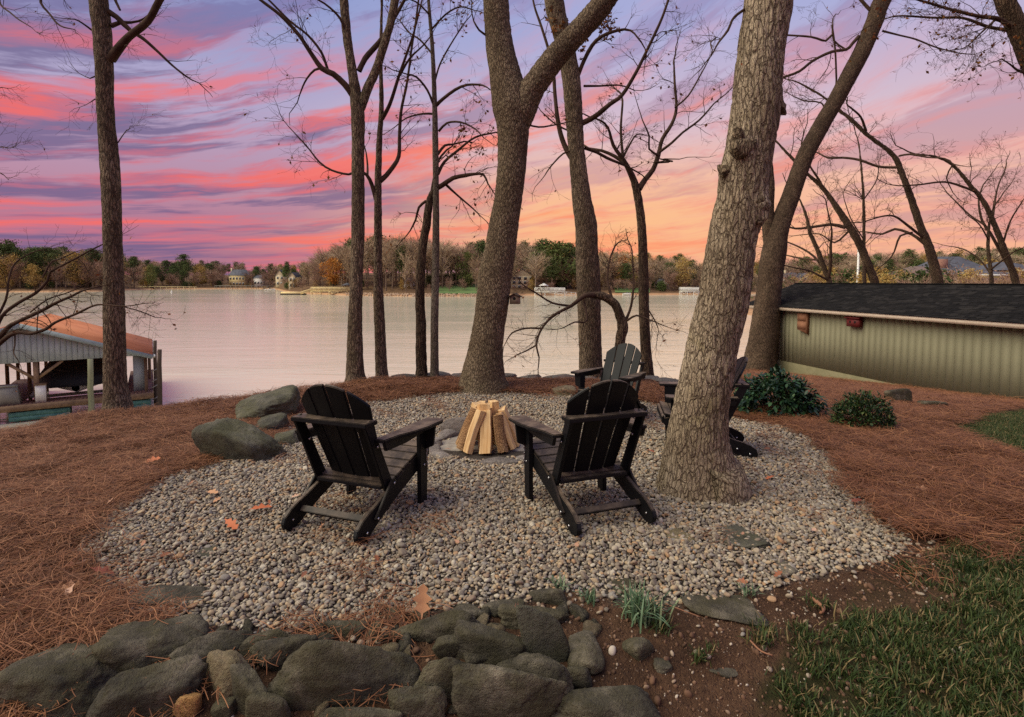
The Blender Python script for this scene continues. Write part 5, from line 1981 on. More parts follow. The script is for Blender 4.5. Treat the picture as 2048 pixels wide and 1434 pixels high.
    # -- leaning double-stem tree by the shed corner
    Y = depth_at(1519, 748)
    t = Tree('leaning_tree', 'dark trunk leaning to the right in front of the shed corner', Y, 'bark_dark', seed=13)
    t.base = P(1519, 748, Y=Y)
    t.trunk([(1518, 762, 82), (1518, 745, 73), (1522, 710, 67), (1527, 680, 62), (1536, 600, 53), (1541, 550, 51), (1547, 510, 52), (1556, 460, 44), (1579, 400, 38), (1598, 345, 36), (1616, 300, 36), (1643, 250, 35), (1672, 200, 35), (1699, 150, 36), (1725, 100, 36), (1748, 45, 37), (1765, 0, 37), (1830, -110, 32), (1905, -260, 25), (1960, -440, 12)], 56, 0.03, 0.012, 15, 0.08)
    t.trunk([(1543, 520, 24), (1538, 470, 27), (1536, 420, 25), (1538, 370, 23), (1534, 320, 21), (1522, 220, 20), (1518, 100, 18), (1525, -40, 16), (1540, -240, 10), (1545, -440, 5)], 28, 0.04, 0.010, 15, base=False, dY=0.12)
    t.limb([(1718, 72, 8), (1705, 88, 7), (1690, 98, 7), (1662, 103, 6.5), (1627, 122, 6), (1599, 140, 6), (1564, 157, 5)], drift=-.3, t0=.1, tw=1.4)
    t.limb([(1690, 98, 4), (1668, 78, 4), (1662, 52, 3.5), (1664, 45, 3)], drift=.2)
    t.limb([(1664, 70, 5), (1650, 80, 5), (1620, 74, 4.5), (1575, 70, 4)], drift=.2, tw=1.2)
    t.limb([(1664, 50, 4), (1668, 100, 4), (1674, 160, 4)], tw=.5)
    t.limb([(1765, 62, 5), (1800, 70, 4), (1830, 78, 4), (1870, 94, 3.5), (1920, 105, 3), (1950, 112, 2)], drift=-.6, tw=1.6)
    t.limb([(1740, 20, 8), (1700, -20, 6), (1640, -40, 5), (1590, -20, 4)], drift=.4, tw=1.6)
    t.limb([(1830, -110, 14), (1740, -200, 9), (1640, -280, 4)])
    t.limb([(1620, 300, 4), (1650, 215, 3.5), (1610, 200, 3), (1590, 190, 2)], tw=1.2)
    t.twigs(2.4, 0.50, 3, 0.02)
    t.done()

    # -- tree whose branches reach in from the top right corner
    Y = 9.5
    t = Tree('corner_tree', 'dark trunk in the top right corner with leafy drooping branches', Y, 'bark_dark', seed=14)
    t.base = P(2150, 800, Y=Y)
    t.trunk([(2160, 850, 60), (2140, 700, 52), (2130, 500, 48), (2110, 330, 46), (2085, 190, 46), (2055, 105, 46), (2032, 50, 44), (2010, 0, 42), (1980, -100, 36), (1960, -300, 20)], 36, 0.06, 0.010, 14)
    t.limb([(2030, 56, 13), (2012, 46, 12), (1993, 38, 11), (1958, 28, 9), (1906, 17, 7), (1864, 9, 6), (1829, 0, 5), (1790, -15, 3)], drift=-.7, t0=.1, tw=1.6)
    t.limb([(2045, 76, 10), (2020, 60, 9), (1975, 52, 8), (1923, 38, 6), (1871, 33, 5), (1800, 34, 4), (1777, 36, 3)], drift=.3, t0=.1, tw=1.6)
    t.limb([(2070, 150, 8), (2040, 140, 6), (2020, 130, 4), (2005, 118, 3)], drift=-.5, tw=2)
    t.limb([(1990, 40, 6), (1960, 70, 4), (1930, 95, 3), (1900, 100, 2)], drift=-.4, tw=2)
    t.twigs(3.0, 0.55, 3, 0.06, -0.03)
    t.done()

    # -- bare branches reaching in from the left over the boathouse
    Y = 8.6
    t = Tree('bare_shore_tree', 'bare tree whose dark branches reach in from the left over the boathouse', Y, 'bark_dark', seed=15)
    t.base = P(-110, 960, Y=Y)
    t.trunk([(-115, 1010, 40), (-110, 940, 36), (-100, 860, 32), (-80, 790, 28), (-50, 740, 24), (-20, 700, 20), (0, 676, 18)], 22, 0.05, 0.008, 14)
    t.limb([(-5, 680, 15), (18, 655, 12), (42, 640, 10), (78, 621, 9), (112, 606, 8), (140, 595, 6), (167, 578, 5), (204, 573, 3)], drift=-.4, t0=.1, tw=1.5)
    t.limb([(-20, 690, 11), (5, 630, 9), (36, 606, 9), (70, 584, 8), (92, 562, 7), (103, 542, 6), (128, 528, 5), (151, 517, 5), (179, 503, 4), (206, 490, 3), (225, 478, 2)], drift=.4, t0=.15, tw=1.4)
    t.limb([(-5, 690, 13), (28, 668, 11), (64, 668, 9), (90, 655, 8), (112, 642, 7), (156, 628, 6), (184, 610, 5), (206, 608, 4), (250, 610, 3), (288, 609, 2)], drift=-.8, t0=.1, tw=1.4)
    t.limb([(-20, 660, 9), (5, 600, 6), (18, 560, 5), (30, 528, 4), (60, 508, 3), (82, 500, 2)], drift=.5, tw=1.6)
    t.limb([(250, 614, 3), (280, 624, 2.5), (305, 636, 2)], dY=-.8, tw=3)
    t.limb([(85, 555, 4), (103, 522, 4), (120, 515, 3), (150, 505, 2)], drift=.3, tw=1.3)
    t.limb([(60, 625, 4), (95, 600, 3.5), (140, 582, 3), (190, 560, 2)], drift=.3, tw=1.8)
    t.limb([(30, 668, 4), (28, 690, 3.5), (28, 705, 3), (35, 722, 2)], drift=-.2, tw=1.2)
    t.limb([(-60, 700, 12), (-60, 500, 9), (-50, 380, 6), (-20, 340, 4), (8, 350, 2.5)], drift=-.5, tw=1.0)
    t.limb([(-50, 380, 5), (-30, 310, 4), (0, 292, 3), (20, 298, 2)], drift=-.3, tw=1.4)
    t.limb([(-55, 420, 6), (-40, 240, 4), (-10, 185, 3), (6, 172, 2)], drift=-.3, tw=1.2)
    t.twigs(3.2, 0.36, 2, 0.012, 0.0)
    t.done()

    # -- trees standing beyond the shed
    for nm, lab, seed, trunk_, limbs, leaf in [
        ('bent_bare_tree', 'bare tree leaning left behind the near end of the shed roof', 16,
         [(1755, 640, 22), (1750, 570, 19), (1736, 530, 18), (1720, 490, 17), (1700, 455, 16), (1680, 425, 14), (1660, 395, 11), (1640, 370, 9), (1615, 348, 7), (1580, 312, 6), (1552, 282, 4)],
         [[(1690, 455, 9), (1660, 450, 7), (1625, 453, 6), (1590, 457, 5), (1560, 450, 3)], [(1650, 385, 6), (1640, 358, 5), (1622, 335, 4), (1600, 290, 3)], [(1700, 460, 5), (1665, 485, 4), (1640, 470, 3), (1600, 470, 2)]], .01),
        ('tall_arched_tree', 'bare tree arching left above the middle of the shed roof', 17,
         [(1880, 640, 28), (1876, 570, 24), (1868, 530, 22), (1858, 495, 20), (1840, 450, 17), (1820, 390, 15), (1805, 350, 13), (1793, 320, 12), (1775, 300, 10), (1735, 270, 9), (1700, 237, 8), (1680, 222, 7), (1650, 196, 5), (1610, 172, 4)],
         [[(1795, 335, 7), (1760, 332, 6), (1720, 320, 6), (1690, 312, 5.5), (1655, 315, 5), (1636, 308, 3)], [(1798, 312, 5), (1822, 308, 5), (1860, 310, 4), (1890, 318, 3)], [(1732, 262, 6), (1722, 232, 5), (1700, 210, 4)],
          [(1850, 488, 9), (1825, 470, 7), (1790, 460, 6), (1765, 468, 5), (1730, 462, 3)], [(1852, 480, 7), (1815, 450, 6), (1790, 432, 5), (1770, 430, 4), (1725, 448, 3)], [(1825, 465, 5), (1800, 475, 5), (1790, 495, 4), (1780, 515, 3), (1750, 545, 2)]], .01),
        ('leafy_bent_tree', 'leaning tree with brown leaves behind the far right of the shed roof', 18,
         [(2040, 640, 19), (2032, 570, 17), (2021, 530, 15), (2005, 490, 14), (1985, 440, 12), (1965, 400, 11), (1940, 370, 10), (1920, 345, 8), (1900, 326, 7), (1870, 313, 5), (1830, 308, 4)],
         [[(1960, 388, 7), (1930, 375, 6), (1890, 368, 5), (1840, 370, 4), (1800, 372, 3)], [(2022, 540, 9), (2000, 500, 8), (1980, 465, 7), (1965, 440, 6), (1956, 400, 4), (1968, 370, 3)], [(1905, 330, 4), (1895, 355, 3), (1905, 385, 2)], [(1970, 450, 5), (1940, 430, 4), (1900, 400, 3)], [(2005, 490, 5), (2025, 440, 4), (2045, 400, 3)], [(1985, 440, 5), (1995, 380, 4), (2010, 340, 3)]], .09),
        ('upright_thin_tree', 'thin upright bare tree rising behind the shed roof', 19,
         [(1732, 640, 10), (1729, 560, 9), (1728, 490, 7), (1727, 400, 6), (1722, 330, 4), (1718, 290, 3)],
         [[(1728, 480, 3), (1700, 440, 2.5), (1690, 400, 2)], [(1727, 400, 3), (1750, 360, 2.5), (1760, 330, 2)]], .01),
        ('twin_bare_tree', 'small twin stemmed bare tree close to the shed corner', 20,
         [(1668, 640, 14), (1660, 570, 12), (1648, 535, 11), (1635, 500, 10), (1620, 465, 8), (1612, 430, 6), (1600, 400, 4)],
         [[(1655, 560, 9), (1660, 530, 7), (1662, 490, 6), (1664, 460, 4), (1656, 420, 3)], [(1650, 540, 6), (1630, 510, 5), (1600, 490, 4), (1565, 480, 3)], [(1655, 560, 5), (1625, 545, 4), (1590, 535, 3), (1560, 530, 2)], [(1640, 520, 5), (1610, 515, 4), (1575, 512, 3)]], .01),
        ('small_leafy_tree', 'slight upright tree with a few brown leaves before the yellow house', 21,
         [(1985, 640, 12), (1983, 570, 10), (1980, 530, 9), (1976, 490, 8), (1978, 450, 6), (1985, 420, 4)],
         [[(1983, 550, 5), (1960, 520, 4), (1930, 500, 3), (1900, 490, 2)], [(1980, 540, 5), (2005, 520, 4), (2030, 500, 3)], [(1977, 480, 4), (1955, 450, 3), (1935, 430, 2)]], .08)]:
        Y = 35.0 if nm != 'twin_bare_tree' else 33.0
        t = Tree(nm, lab, Y, 'bark_dark', 'twig', seed=seed)
        b = P(trunk_[0][0], trunk_[0][1], Y=Y)
        b[2] = min(b[2], ground_z(np.array([b[0]]), np.array([b[1]]))[0])
        q = (CAMZ - (b[2])) / Y * F + HOR
        trunk_ = [(trunk_[0][0] + 4, q, trunk_[0][2] * 1.25)] + trunk_
        t.base = P(trunk_[0][0], trunk_[0][1], Y=Y)
        t.trunk(trunk_, 18, 0.16, 0.03, 5)
        for L in limbs:
            t.limb(L, 7)
        for k in range(3):
            i = len(trunk_) - 1 - k
        t.limbs.append((t.pts(trunk_)[0], t.pts(trunk_)[1], 0.7, 0.4))
        t.twigs(2.6, 0.42, 3, leaf * .6, 0.02)
        t.done()


make_near_trees()


# ------------------------------------------------------------------ evergreen shrubs
def make_shrub(name, label, x0, x1, y0, y1, n, leafL, matname, seed, droop):
    rng = np.random.default_rng(seed)
    cx = (x0 + x1) / 2
    b = G(cx, y1 - 6)
    k = b[1] / F
    w, h = (x1 - x0) * k, (y1 - y0) * k * 1.0
    root = empty(name, b, 0, label, 'shrub')
    mb = MB()
    mo = MB()
    stems = []
    for i in range(14):
        a = rng.uniform(0, 6.28)
        r = rng.uniform(.4, 1.0)
        e = np.array([math.cos(a) * w * .42 * r, math.sin(a) * w * .38 * r, h * rng.uniform(.45, .85)])
        p = np.array([[0, 0, -0.03], e * [0.35, 0.35, 0.5], e])
        pp, rr = resample(p, [0.010, 0.007, 0.003], 0.06)
        mo.add(*tube(pp, rr, 5))
        stems.append(pp)
    mo.build('stems', 'twig', root, True)
    LV = np.array([[0, 0, 0], [0.3, 0.2, 0.03], [0.3, -0.2, 0.03], [0.65, 0.2, 0.0], [0.65, -0.2, 0.0], [1.0, 0, -0.09], [0.3, 0, -0.02], [0.65, 0, -0.05]])
    LF = [[0, 6, 1], [0, 2, 6]], [[1, 6, 7, 3], [6, 2, 4, 7]], [[3, 7, 5], [7, 4, 5]]
    # leaf clusters: lumps scattered over the outer half of a squat dome
    nc = n // 9
    for c in range(nc):
        u = rng.normal(size=3)
        u[2] = abs(u[2]) * 0.9 + 0.02
        u /= np.linalg.norm(u)
        lump = 1 + 0.45 * fbm((u * 2.2 + seed)[None], 2, seed)[0]
        rad = rng.uniform(.55, 1.0) ** 0.6 * lump
        ctr = np.array([u[0] * w * .5, u[1] * w * .46, u[2] * h * .95]) * rad
        ctr[2] = max(ctr[2], 0.03)
        for _ in range(9):
            d = u * 0.8 + rng.normal(0, .75, 3)
            d[2] -= droop * rng.uniform(0.2, 1.2)
            d /= np.linalg.norm(d)
            s = np.cross(d, [0, 0, 1] + rng.normal(0, .25, 3))
            s /= np.linalg.norm(s) + 1e-9
            nn = np.cross(s, d)
            nn *= np.sign(nn[2] + 1e-9)
            L = leafL * rng.uniform(.65, 1.2)
            R_ = np.stack([d, s, nn], 1)
            mb.add((LV * L) @ R_.T + ctr + rng.normal(0, leafL * .3, 3), *LF)
    o = mb.build('foliage', matname, root)
    o['kind'] = 'stuff'
    tone_attr(o.data, 8, rng)


make_shrub('evergreen_shrub', 'broad glossy dark green shrub at the foot of the leaning tree', 1472, 1636, 738, 838, 3600, 0.085, 'shrub_dark', 31, 0.75)
make_shrub('small_leaved_shrub', 'small dense dark green bush in the straw before the shed', 1663, 1788, 782, 866, 5000, 0.042, 'shrub_box', 32, 0.1)

# ------------------------------------------------------------------ boathouse on the left
BH_O = np.array([-17.8, 27.0])
BH_A = math.atan2(0.657, 1.0)


def bh_local(px, py, y=0.0):
    """local x, z where a photo pixel meets the plane at local depth y of the boathouse"""
    ex, ey = np.array([math.cos(BH_A), math.sin(BH_A)]), np.array([-math.sin(BH_A), math.cos(BH_A)])
    d = ray(px, py)
    a = CAM[:2] - BH_O
    t = (y - a @ ey) / (d[:2] @ ey)
    p = CAM + d * t
    return float((p[:2] - BH_O) @ ex), float(p[2] - WATER)


def bh_world(x, y, z):
    ex, ey = np.array([math.cos(BH_A), math.sin(BH_A)]), np.array([-math.sin(BH_A), math.cos(BH_A)])
    q = BH_O + ex * x + ey * y
    return (q[0], q[1], z + WATER)


def make_boathouse():
    rng = random.Random(3)
    root = empty('boathouse', (BH_O[0], BH_O[1], WATER), BH_A, 'floating boathouse with rust coloured roof and blue grey gable', 'boathouse')
    HW, LEN = 4.95, 8.2
    ez, az, dk = 2.75, 4.40, 0.78
    gx = -HW + 0.15
    gb = 2.60          # underside of the gable panel
    # roof: two slabs
    for s in (0, 1):
        mb = MB()
        x0 = 0.06 if s == 0 else -2 * HW + 0.3 - 0.35
        a = [(x0, -0.35, ez - 0.1), (gx, -0.35, az), (gx, LEN, az), (x0, LEN, ez - 0.1)]
        v = a + [(x, y, z - 0.10) for x, y, z in a]
        f = [[0, 1, 2, 3], [7, 6, 5, 4], [0, 4, 5, 1], [1, 5, 6, 2], [2, 6, 7, 3], [3, 7, 4, 0]]
        mb.add(v, f)
        mb.build('roof_slope', 'roof_rust', root)
        mb = MB()
        mb.bar((x0, -0.37, ez - 0.22), (gx, -0.37, az - 0.12), 0.05, 0.20)
        mb.build('rake_board', 'boat_trim', root)
    mb = MB()
    mb.bar((0.1, -0.3, ez - 0.2), (0.1, LEN, ez - 0.2), 0.12, 0.10)
    mb.build('gutter', 'white_paint', root)
    # gable of upright boards
    n = 46
    xs = np.linspace(-2 * HW + 0.3, -0.2, n + 1)
    for i in range(n):
        a, b = xs[i] + 0.006, xs[i + 1] - 0.006
        top = lambda x: az - 0.2 - abs(x - gx) * (az - ez + 0.1) / (HW + 0.2)
        mb = MB()
        y = -0.02 + rng.uniform(-.002, .002)
        mb.add([(a, y, gb), (b, y, gb), (b, y, max(top(b), gb + .01)), (a, y, max(top(a), gb + .01)), (a, y + .03, gb), (b, y + .03, gb), (b, y + .03, max(top(b), gb + .01)), (a, y + .03, max(top(a), gb + .01))],
               [[0, 1, 2, 3], [7, 6, 5, 4], [0, 4, 5, 1], [1, 5, 6, 2], [2, 6, 7, 3], [3, 7, 4, 0]])
        mb.build('gable_board', 'boat_siding', root)
    mb = MB()
    mb.add([(-2 * HW + .35, 0.02, gb), (-.05, 0.02, gb), (gx, 0.02, az - .25)], [[0, 1, 2]])
    mb.build('gable_backing', 'boat_trim', root)
    # side panel at the right corner
    x0, _ = bh_local(266, 740)
    mb = MB()
    mb.box((x0, 0.25, dk + 0.05), (-0.32, 0.31, gb + 0.05))
    mb.build('corner_panel', 'boat_siding', root)
    # deck: front walk, back walk and fingers, each of boards
    mb = MB()

    def deck(x0, x1, y0, y1, along):
        if along == 'x':
            k = int((x1 - x0) / 0.15)
            for i in range(k):
                mb.box((x0 + i * .15 + .006, y0, dk - .04), (x0 + (i + 1) * .15 - .006, y1, dk))
        else:
            k = int((y1 - y0) / 0.15)
            for i in range(k):
                mb.box((x0, y0 + i * .15 + .006, dk - .04), (x1, y0 + (i + 1) * .15 - .006, dk))
    deck(-2 * HW - 1.5, 0.0, -0.4, 0.8, 'x')
    deck(-1.1, 0.0, 0.6, LEN, 'y')
    deck(-6.3, -4.9, 0.6, LEN, 'y')
    deck(-2 * HW - .6, -2 * HW + .5, 0.6, LEN, 'y')
    mb.build('decking', 'deck_red', root)
    mb = MB()
    mb.box((-2 * HW - 1.5, -0.46, dk - 0.26), (0.04, -0.4, dk + 0.005))
    mb.build('rim_board', 'dock_wood', root)
    mb = MB()
    mb.box((0.0, -0.4, dk - 0.26), (0.05, LEN, dk + 0.004))
    mb.build('rim_board', 'dock_wood', root)
    # floats
    for (a, b) in ((-1.25, -0.1), (-5.3, -3.2), (-7.0, -5.9), (-9.0, -7.7), (-11.0, -9.6)):
        mb = MB()
        for r_ in range(2):
            z0 = 0.06 + r_ * 0.2
            mb.box((a, -0.36, z0), (b, 0.5, z0 + 0.19))
        mb.build('float', 'float_teal', root)
    for (y0) in (1.5, 4.0, 6.5):
        mb = MB()
        mb.box((-1.0, y0, 0.0), (-0.1, y0 + 1.6, 0.44))
        mb.build('float', 'float_teal', root)
    # posts
    for (x, y, h) in [(-0.25, 0.1, gb + .05), (-0.12, LEN - .3, ez - .1), (-5.0, LEN - .3, 4.0), (-6.2, LEN - .3, 3.9), (-5.0, 5.2, gb), (-6.2, 5.2, gb), (-5.0, 2.8, gb), (-6.2, 2.8, gb), (-0.12, 4.2, ez - .1), (-9.3, 0.1, gb), (-9.3, 4.2, gb), (-9.3, LEN - .3, ez), (-7.6, 7.9, gb), (-8.4, 7.9, gb), (-7.0, 6.8, gb)]:
        mb = MB()
        mb.box((x - .07, y - .07, -1.0 if x > -7 else dk), (x + .07, y + .07, h))
        mb.build('post', 'post_wood', root)
    px_, _ = bh_local(71, 740, 0.0)
    mb = MB()
    mb.box((px_ - .09, 0.02, dk), (px_ + .09, 0.2, gb))
    mb.build('post', 'dock_wood', root)
    for s in (-1, 1):
        mb = MB()
        mb.bar((px_ + s * .07, .11, gb - .75), (px_ + s * .95, .11, gb - .02), .09, .12)
        mb.build('brace', 'dock_wood', root)
    mb = MB()
    mb.bar((-9.2, .11, gb - .95), (-8.2, .11, gb - .02), .09, .12)
    mb.build('brace', 'dock_wood', root)
    # lift gear in the slip
    for (p, q) in (((-4.7, 1.0, dk + .1), (-4.2, 4.5, dk + .9)), ((-4.6, 1.0, .5), (-1.3, 1.0, .5)), ((-4.6, 3.2, .5), (-1.3, 3.2, .5)), ((-1.3, 1.0, dk + .1), (-1.6, 4.5, dk + .8))):
        mb = MB()
        mb.bar(p, q, .12, .14)
        mb.build('lift_beam', 'grey_plastic', root)
    # things on and in it
    x, z = bh_local(82, 786, 0.0)
    w = MB()
    w.box((-.18, -.18, 0), (.18, .18, .78))
    b = empty('dock_box', bh_world(x, 0.0, dk), BH_A, 'white dock box standing by the boathouse post', 'dock box')
    w.build('case', 'white_paint', b)
    w = MB()
    w.box((-.21, -.21, .78), (.21, .21, .84))
    w.build('lid', 'post_wood', b)
    x, z = bh_local(17, 789, 0.1)
    w = MB()
    w.add([(-.42, -.3, 0), (.42, -.3, 0), (.42, .3, 0), (-.42, .3, 0), (-.3, -.22, .8), (.3, -.22, .8), (.3, .22, .8), (-.3, .22, .8)], [[3, 2, 1, 0], [4, 5, 6, 7], [0, 1, 5, 4], [1, 2, 6, 5], [2, 3, 7, 6], [3, 0, 4, 7]])
    b = empty('storage_bin', bh_world(x, 0.1, dk), BH_A, 'squat grey bin with sloping sides on the boathouse deck', 'storage bin')
    w.build('tub', 'grey_plastic', b)
    w = MB()
    w.box((-.33, -.25, .8), (.33, .25, .86))
    w.build('lid', 'grey_plastic', b)
    # covered boat
    bt = empty('covered_boat', bh_world(-3.1, 1.2, 0.55), BH_A, 'boat under a black cover hanging in the boathouse slip', 'boat')
    st = np.linspace(0, 5.6, 9)
    hull, V = MB(), []
    for s_ in st:
        k = min(1.0, 0.12 + (s_ / 2.6) ** 0.7) if s_ < 2.6 else 1.0
        hw = 1.42 * k
        V += [(-hw, s_, .95), (-hw * .85, s_, .45), (0, s_, .05 + .35 * (1 - k)), (hw * .85, s_, .45), (hw, s_, .95)]
    i = np.arange(8)[:, None] * 5
    j = np.arange(4)[None]
    Q = np.stack([i + j, i + j + 1, i + 5 + j + 1, i + 5 + j], -1).reshape(-1, 4)
    hull.add(V, Q, [[40, 41, 42, 43, 44]])
    hull.build('hull', 'boat_white', bt, True)
    cov, V = MB(), []
    for s_ in st:
        k = min(1.0, 0.62 + (s_ / 2.2) ** 0.7)
        hw = 1.5 * k
        top = .95 + 1.2 * min(1, s_ / 1.2) * (0.9 + 0.1 * math.sin(s_ * 2))
        V += [(-hw, s_ - .02, .62), (-hw, s_ - .02, 1.1), (-hw * .6, s_ - .02, top), (hw * .6, s_ - .02, top), (hw, s_ - .02, 1.1), (hw, s_ - .02, .62)]
    i = np.arange(8)[:, None] * 6
    j = np.arange(5)[None]
    Q = np.stack([i + j, i + j + 1, i + 6 + j + 1, i + 6 + j], -1).reshape(-1, 4)
    cov.add(V, Q, [[0, 5, 4, 3, 2, 1], [48, 49, 50, 51, 52, 53]])
    cov.build('cover', 'tarp_black', bt, True)
    # pilings
    for (px, y0, y1, wpx, Y, m_, lab) in [(310, 681, 812, 6.5, 27.3, 'piling_dark', 'taller dark wooden piling right of the boathouse'), (319, 699, 815, 8, 26.6, 'piling_dark', 'shorter thicker dark piling right of the boathouse'), (180, 718, 806, 10, 25.0, 'piling_green', 'weathered greenish piling in front of the boathouse slip')]:
        a, b_ = P(px, y0, Y=Y), P(px, y1, Y=Y)
        mb = MB()
        n = 7
        z = np.linspace(WATER - 1.5, a[2], n)
        pp = np.stack([np.linspace(b_[0], a[0], n), np.full(n, Y), z], 1)
        pp[:, :2] += np.random.default_rng(int(px)).normal(0, .012, (n, 2))
        c0 = pp[0].copy()
        mb.add(*tube(pp - c0, np.linspace(wpx / 2 * Y / F * 1.08, wpx / 2 * Y / F * .95, n), 12))
        o = mb.build('piling', m_)
        o.location = c0
        tag(o, lab, 'piling')
    # gangway rails to the piling
    for zz in (0.35, 0.95, 1.25, 1.75):
        mb = MB()
        q0 = np.array(bh_world(-0.02, 0.05, zz))
        q1 = np.array(P(312, 700, Y=27.2))
        q1[2] = q0[2] + .12
        mb.bar(q0, q1, .035, .045)
        o = mb.build('mooring_arm', 'grey_plastic')
        tag(o, 'thin metal arm tying the boathouse corner to the pilings', 'mooring arm', 'mooring arms between boathouse and pilings')
    # white pump pipes at the water's edge
    for (px, py, s_, lab) in [(120, 828, 0.10, 'white plastic pump housing at the top of the bank'), (139, 824, 0.07, 'short upright white pipe beside the pump housing')]:
        g_ = G(px, py + 3)
        pp = empty('pump_pipe', g_, 0.2, lab, 'pipe')
        mb = MB()
        if s_ > .08:
            mb.add(*tube(np.array([[-.07, 0, .03], [.06, 0, .03]]), [.028, .028], 10))
            mb.add(*tube(np.array([[-.07, 0, .03], [-.075, 0, .03]]), [.028, .001], 10))
        else:
            mb.add(*tube(np.array([[0, 0, -.03], [0, 0, .085]]), [.018, .018], 10))
        mb.build('pipe', 'white_paint', pp, True)
        mb = MB()
        mb.add(*tube(np.array([[0.03, 0, .03], [0.03, 0, .07]]) if s_ > .08 else np.array([[-.025, 0, .06], [.03, 0, .06]]), [.02, .02], 10))
        mb.build('fitting', 'grey_plastic', pp, True)


make_boathouse()


# ------------------------------------------------------------------ far shore
SHORE = [(-1400, 592), (-600, 588), (-200, 586), (0, 584.5), (120, 584), (200, 583), (260, 580), (330, 578.5), (430, 578), (520, 578), (556, 579), (575, 585), (620, 588), (700, 591), (820, 593), (950, 593), (1050, 591), (1180, 590), (1300, 590), (1420, 589), (1560, 587), (1800, 586), (2100, 588), (2600, 594), (3400, 604)]
SPX = np.array([s[0] for s in SHORE], float)
SD = np.array([P(s[0], s[1], z=WATER)[1] for s in SHORE])


def shore_Y(px):
    return float(np.interp(px, SPX, SD))


OFF = np.array([-30, -6, 0, 1.0, 2.5, 8, 25, 60, 130, 300, 700, 1800], float)
HGT = np.array([-3, -0.8, 0.0, 0.5, 0.9, 1.4, 3.0, 6.0, 10.0, 14.0, 17.0, 20.0])


def far_z(px, Y):
    o = Y - shore_Y(px)
    return WATER + float(np.interp(o, OFF, HGT))


def far_at(px, off):
    """point on the far land: photo column px, off metres behind the shoreline"""
    Y = shore_Y(px) + off
    p = P(px, HOR, Y=Y)
    return np.array([p[0], Y, far_z(px, Y)])


def make_far_land():
    cols = np.arange(-1400, 3401, 12.0)
    V = []
    for c in cols:
        s = shore_Y(c)
        for o, h in zip(OFF, HGT):
            Y = s + o
            V.append(((c - 1024) / F * Y / 1.0, Y, WATER + h + (0.15 * math.sin(c * .31 + o) if o > 0 else 0)))
    n, m_ = len(cols), len(OFF)
    i = np.arange(n - 1)[:, None] * m_
    j = np.arange(m_ - 1)[None]
    Q = np.stack([i + j, i + m_ + j, i + m_ + j + 1, i + j + 1], -1).reshape(-1, 4)
    o = link('far_shore', mesh_arrays('far_shore', V, [Q], True), 'far_land')
    tag(o, kind='structure')
    # mown lawn on the point and its stone bank
    xs = np.linspace(872, 960, 16)
    V = []
    for c in xs:
        e = 1 - ((c - 925) / 60) ** 2
        for o_ in (3.0, 9, 16, 25, 34 + 10 * max(0, e)):
            p = far_at(c, o_)
            V.append((p[0], p[1], p[2] + 0.2))
    i = np.arange(15)[:, None] * 5
    j = np.arange(4)[None]
    Q = np.stack([i + j, i + 5 + j, i + 5 + j + 1, i + j + 1], -1).reshape(-1, 4)
    o = link('far_lawn', mesh_arrays('far_lawn', V, [Q], True), 'far_lawn')
    tag(o, kind='structure')
    V = []
    xs = np.linspace(1230, 1300, 8)
    for c in xs:
        for o_ in (3.0, 9, 16, 22):
            p = far_at(c, o_)
            V.append((p[0], p[1], p[2] + 0.2))
    i = np.arange(7)[:, None] * 4
    j = np.arange(3)[None]
    Q = np.stack([i + j, i + 4 + j, i + 4 + j + 1, i + j + 1], -1).reshape(-1, 4)
    o = link('far_lawn', mesh_arrays('far_lawn', V, [Q], True), 'far_lawn')
    tag(o, kind='structure')
    rng = np.random.default_rng(1)
    mb = MB()
    v, f = ICO[2]
    for k in range(420):
        c = rng.uniform(690, 1010)
        p = far_at(c, rng.uniform(0.1, 2.4))
        mb.add(v * rng.uniform(.25, .6, 3) + p, f)
    o = mb.build('stone_bank', 'riprap', None, True)
    tag(o, 'band of loose tan stones along the far shoreline below the lawn', 'stone bank', kind='stuff')


make_far_land()


# ---- far tree shapes
def quadleaf(mb, c, d, L, w, rng):
    s = np.cross(d, rng.normal(0, 1, 3))
    s /= np.linalg.norm(s) + 1e-9
    mb.add([c - s * w / 2, c + s * w / 2, c + d * L + s * w * .2, c + d * L - s * w * .2], [[0, 1, 2, 3]])


def far_bare(seed, H=20.0, spread=0.30, low=0.25, n=620):
    rng = np.random.default_rng(seed)
    tr, cr = MB(), MB()
    lean = rng.normal(0, .02, 2)
    z = np.linspace(-1, H * .8, 8)
    tr.add(*tube(np.stack([z * lean[0], z * lean[1], z], 1), np.linspace(.34, .07, 8), 6))
    for k in range(int(n / 14)):
        h = H * (low + (0.78 - low) * rng.random() ** 0.9)
        a = rng.uniform(0, 6.28)
        L = H * spread * rng.uniform(.5, 1.15) * (1.15 - 0.6 * abs(h / H - .45))
        d = np.array([math.cos(a), math.sin(a), rng.uniform(.55, 1.4)])
        d /= np.linalg.norm(d)
        p0 = np.array([h * lean[0], h * lean[1], h])
        p1 = p0 + d * L
        tr.add(*tube(np.array([p0, (p0 + p1) / 2 + rng.normal(0, .25, 3), p1]), [.10, .07, .04], 4, cap=False))
        for j in range(14):
            t = rng.uniform(.25, 1.1)
            c = p0 + d * L * t
            dd = d * .8 + rng.normal(0, .55, 3) + [0, 0, .3]
            dd /= np.linalg.norm(dd)
            quadleaf(cr, c, dd, rng.uniform(.9, 2.6), rng.uniform(.05, .11), rng)
            quadleaf(cr, c + dd * .8, dd + rng.normal(0, .4, 3), rng.uniform(.6, 1.5), .07, rng)
    return tr, cr


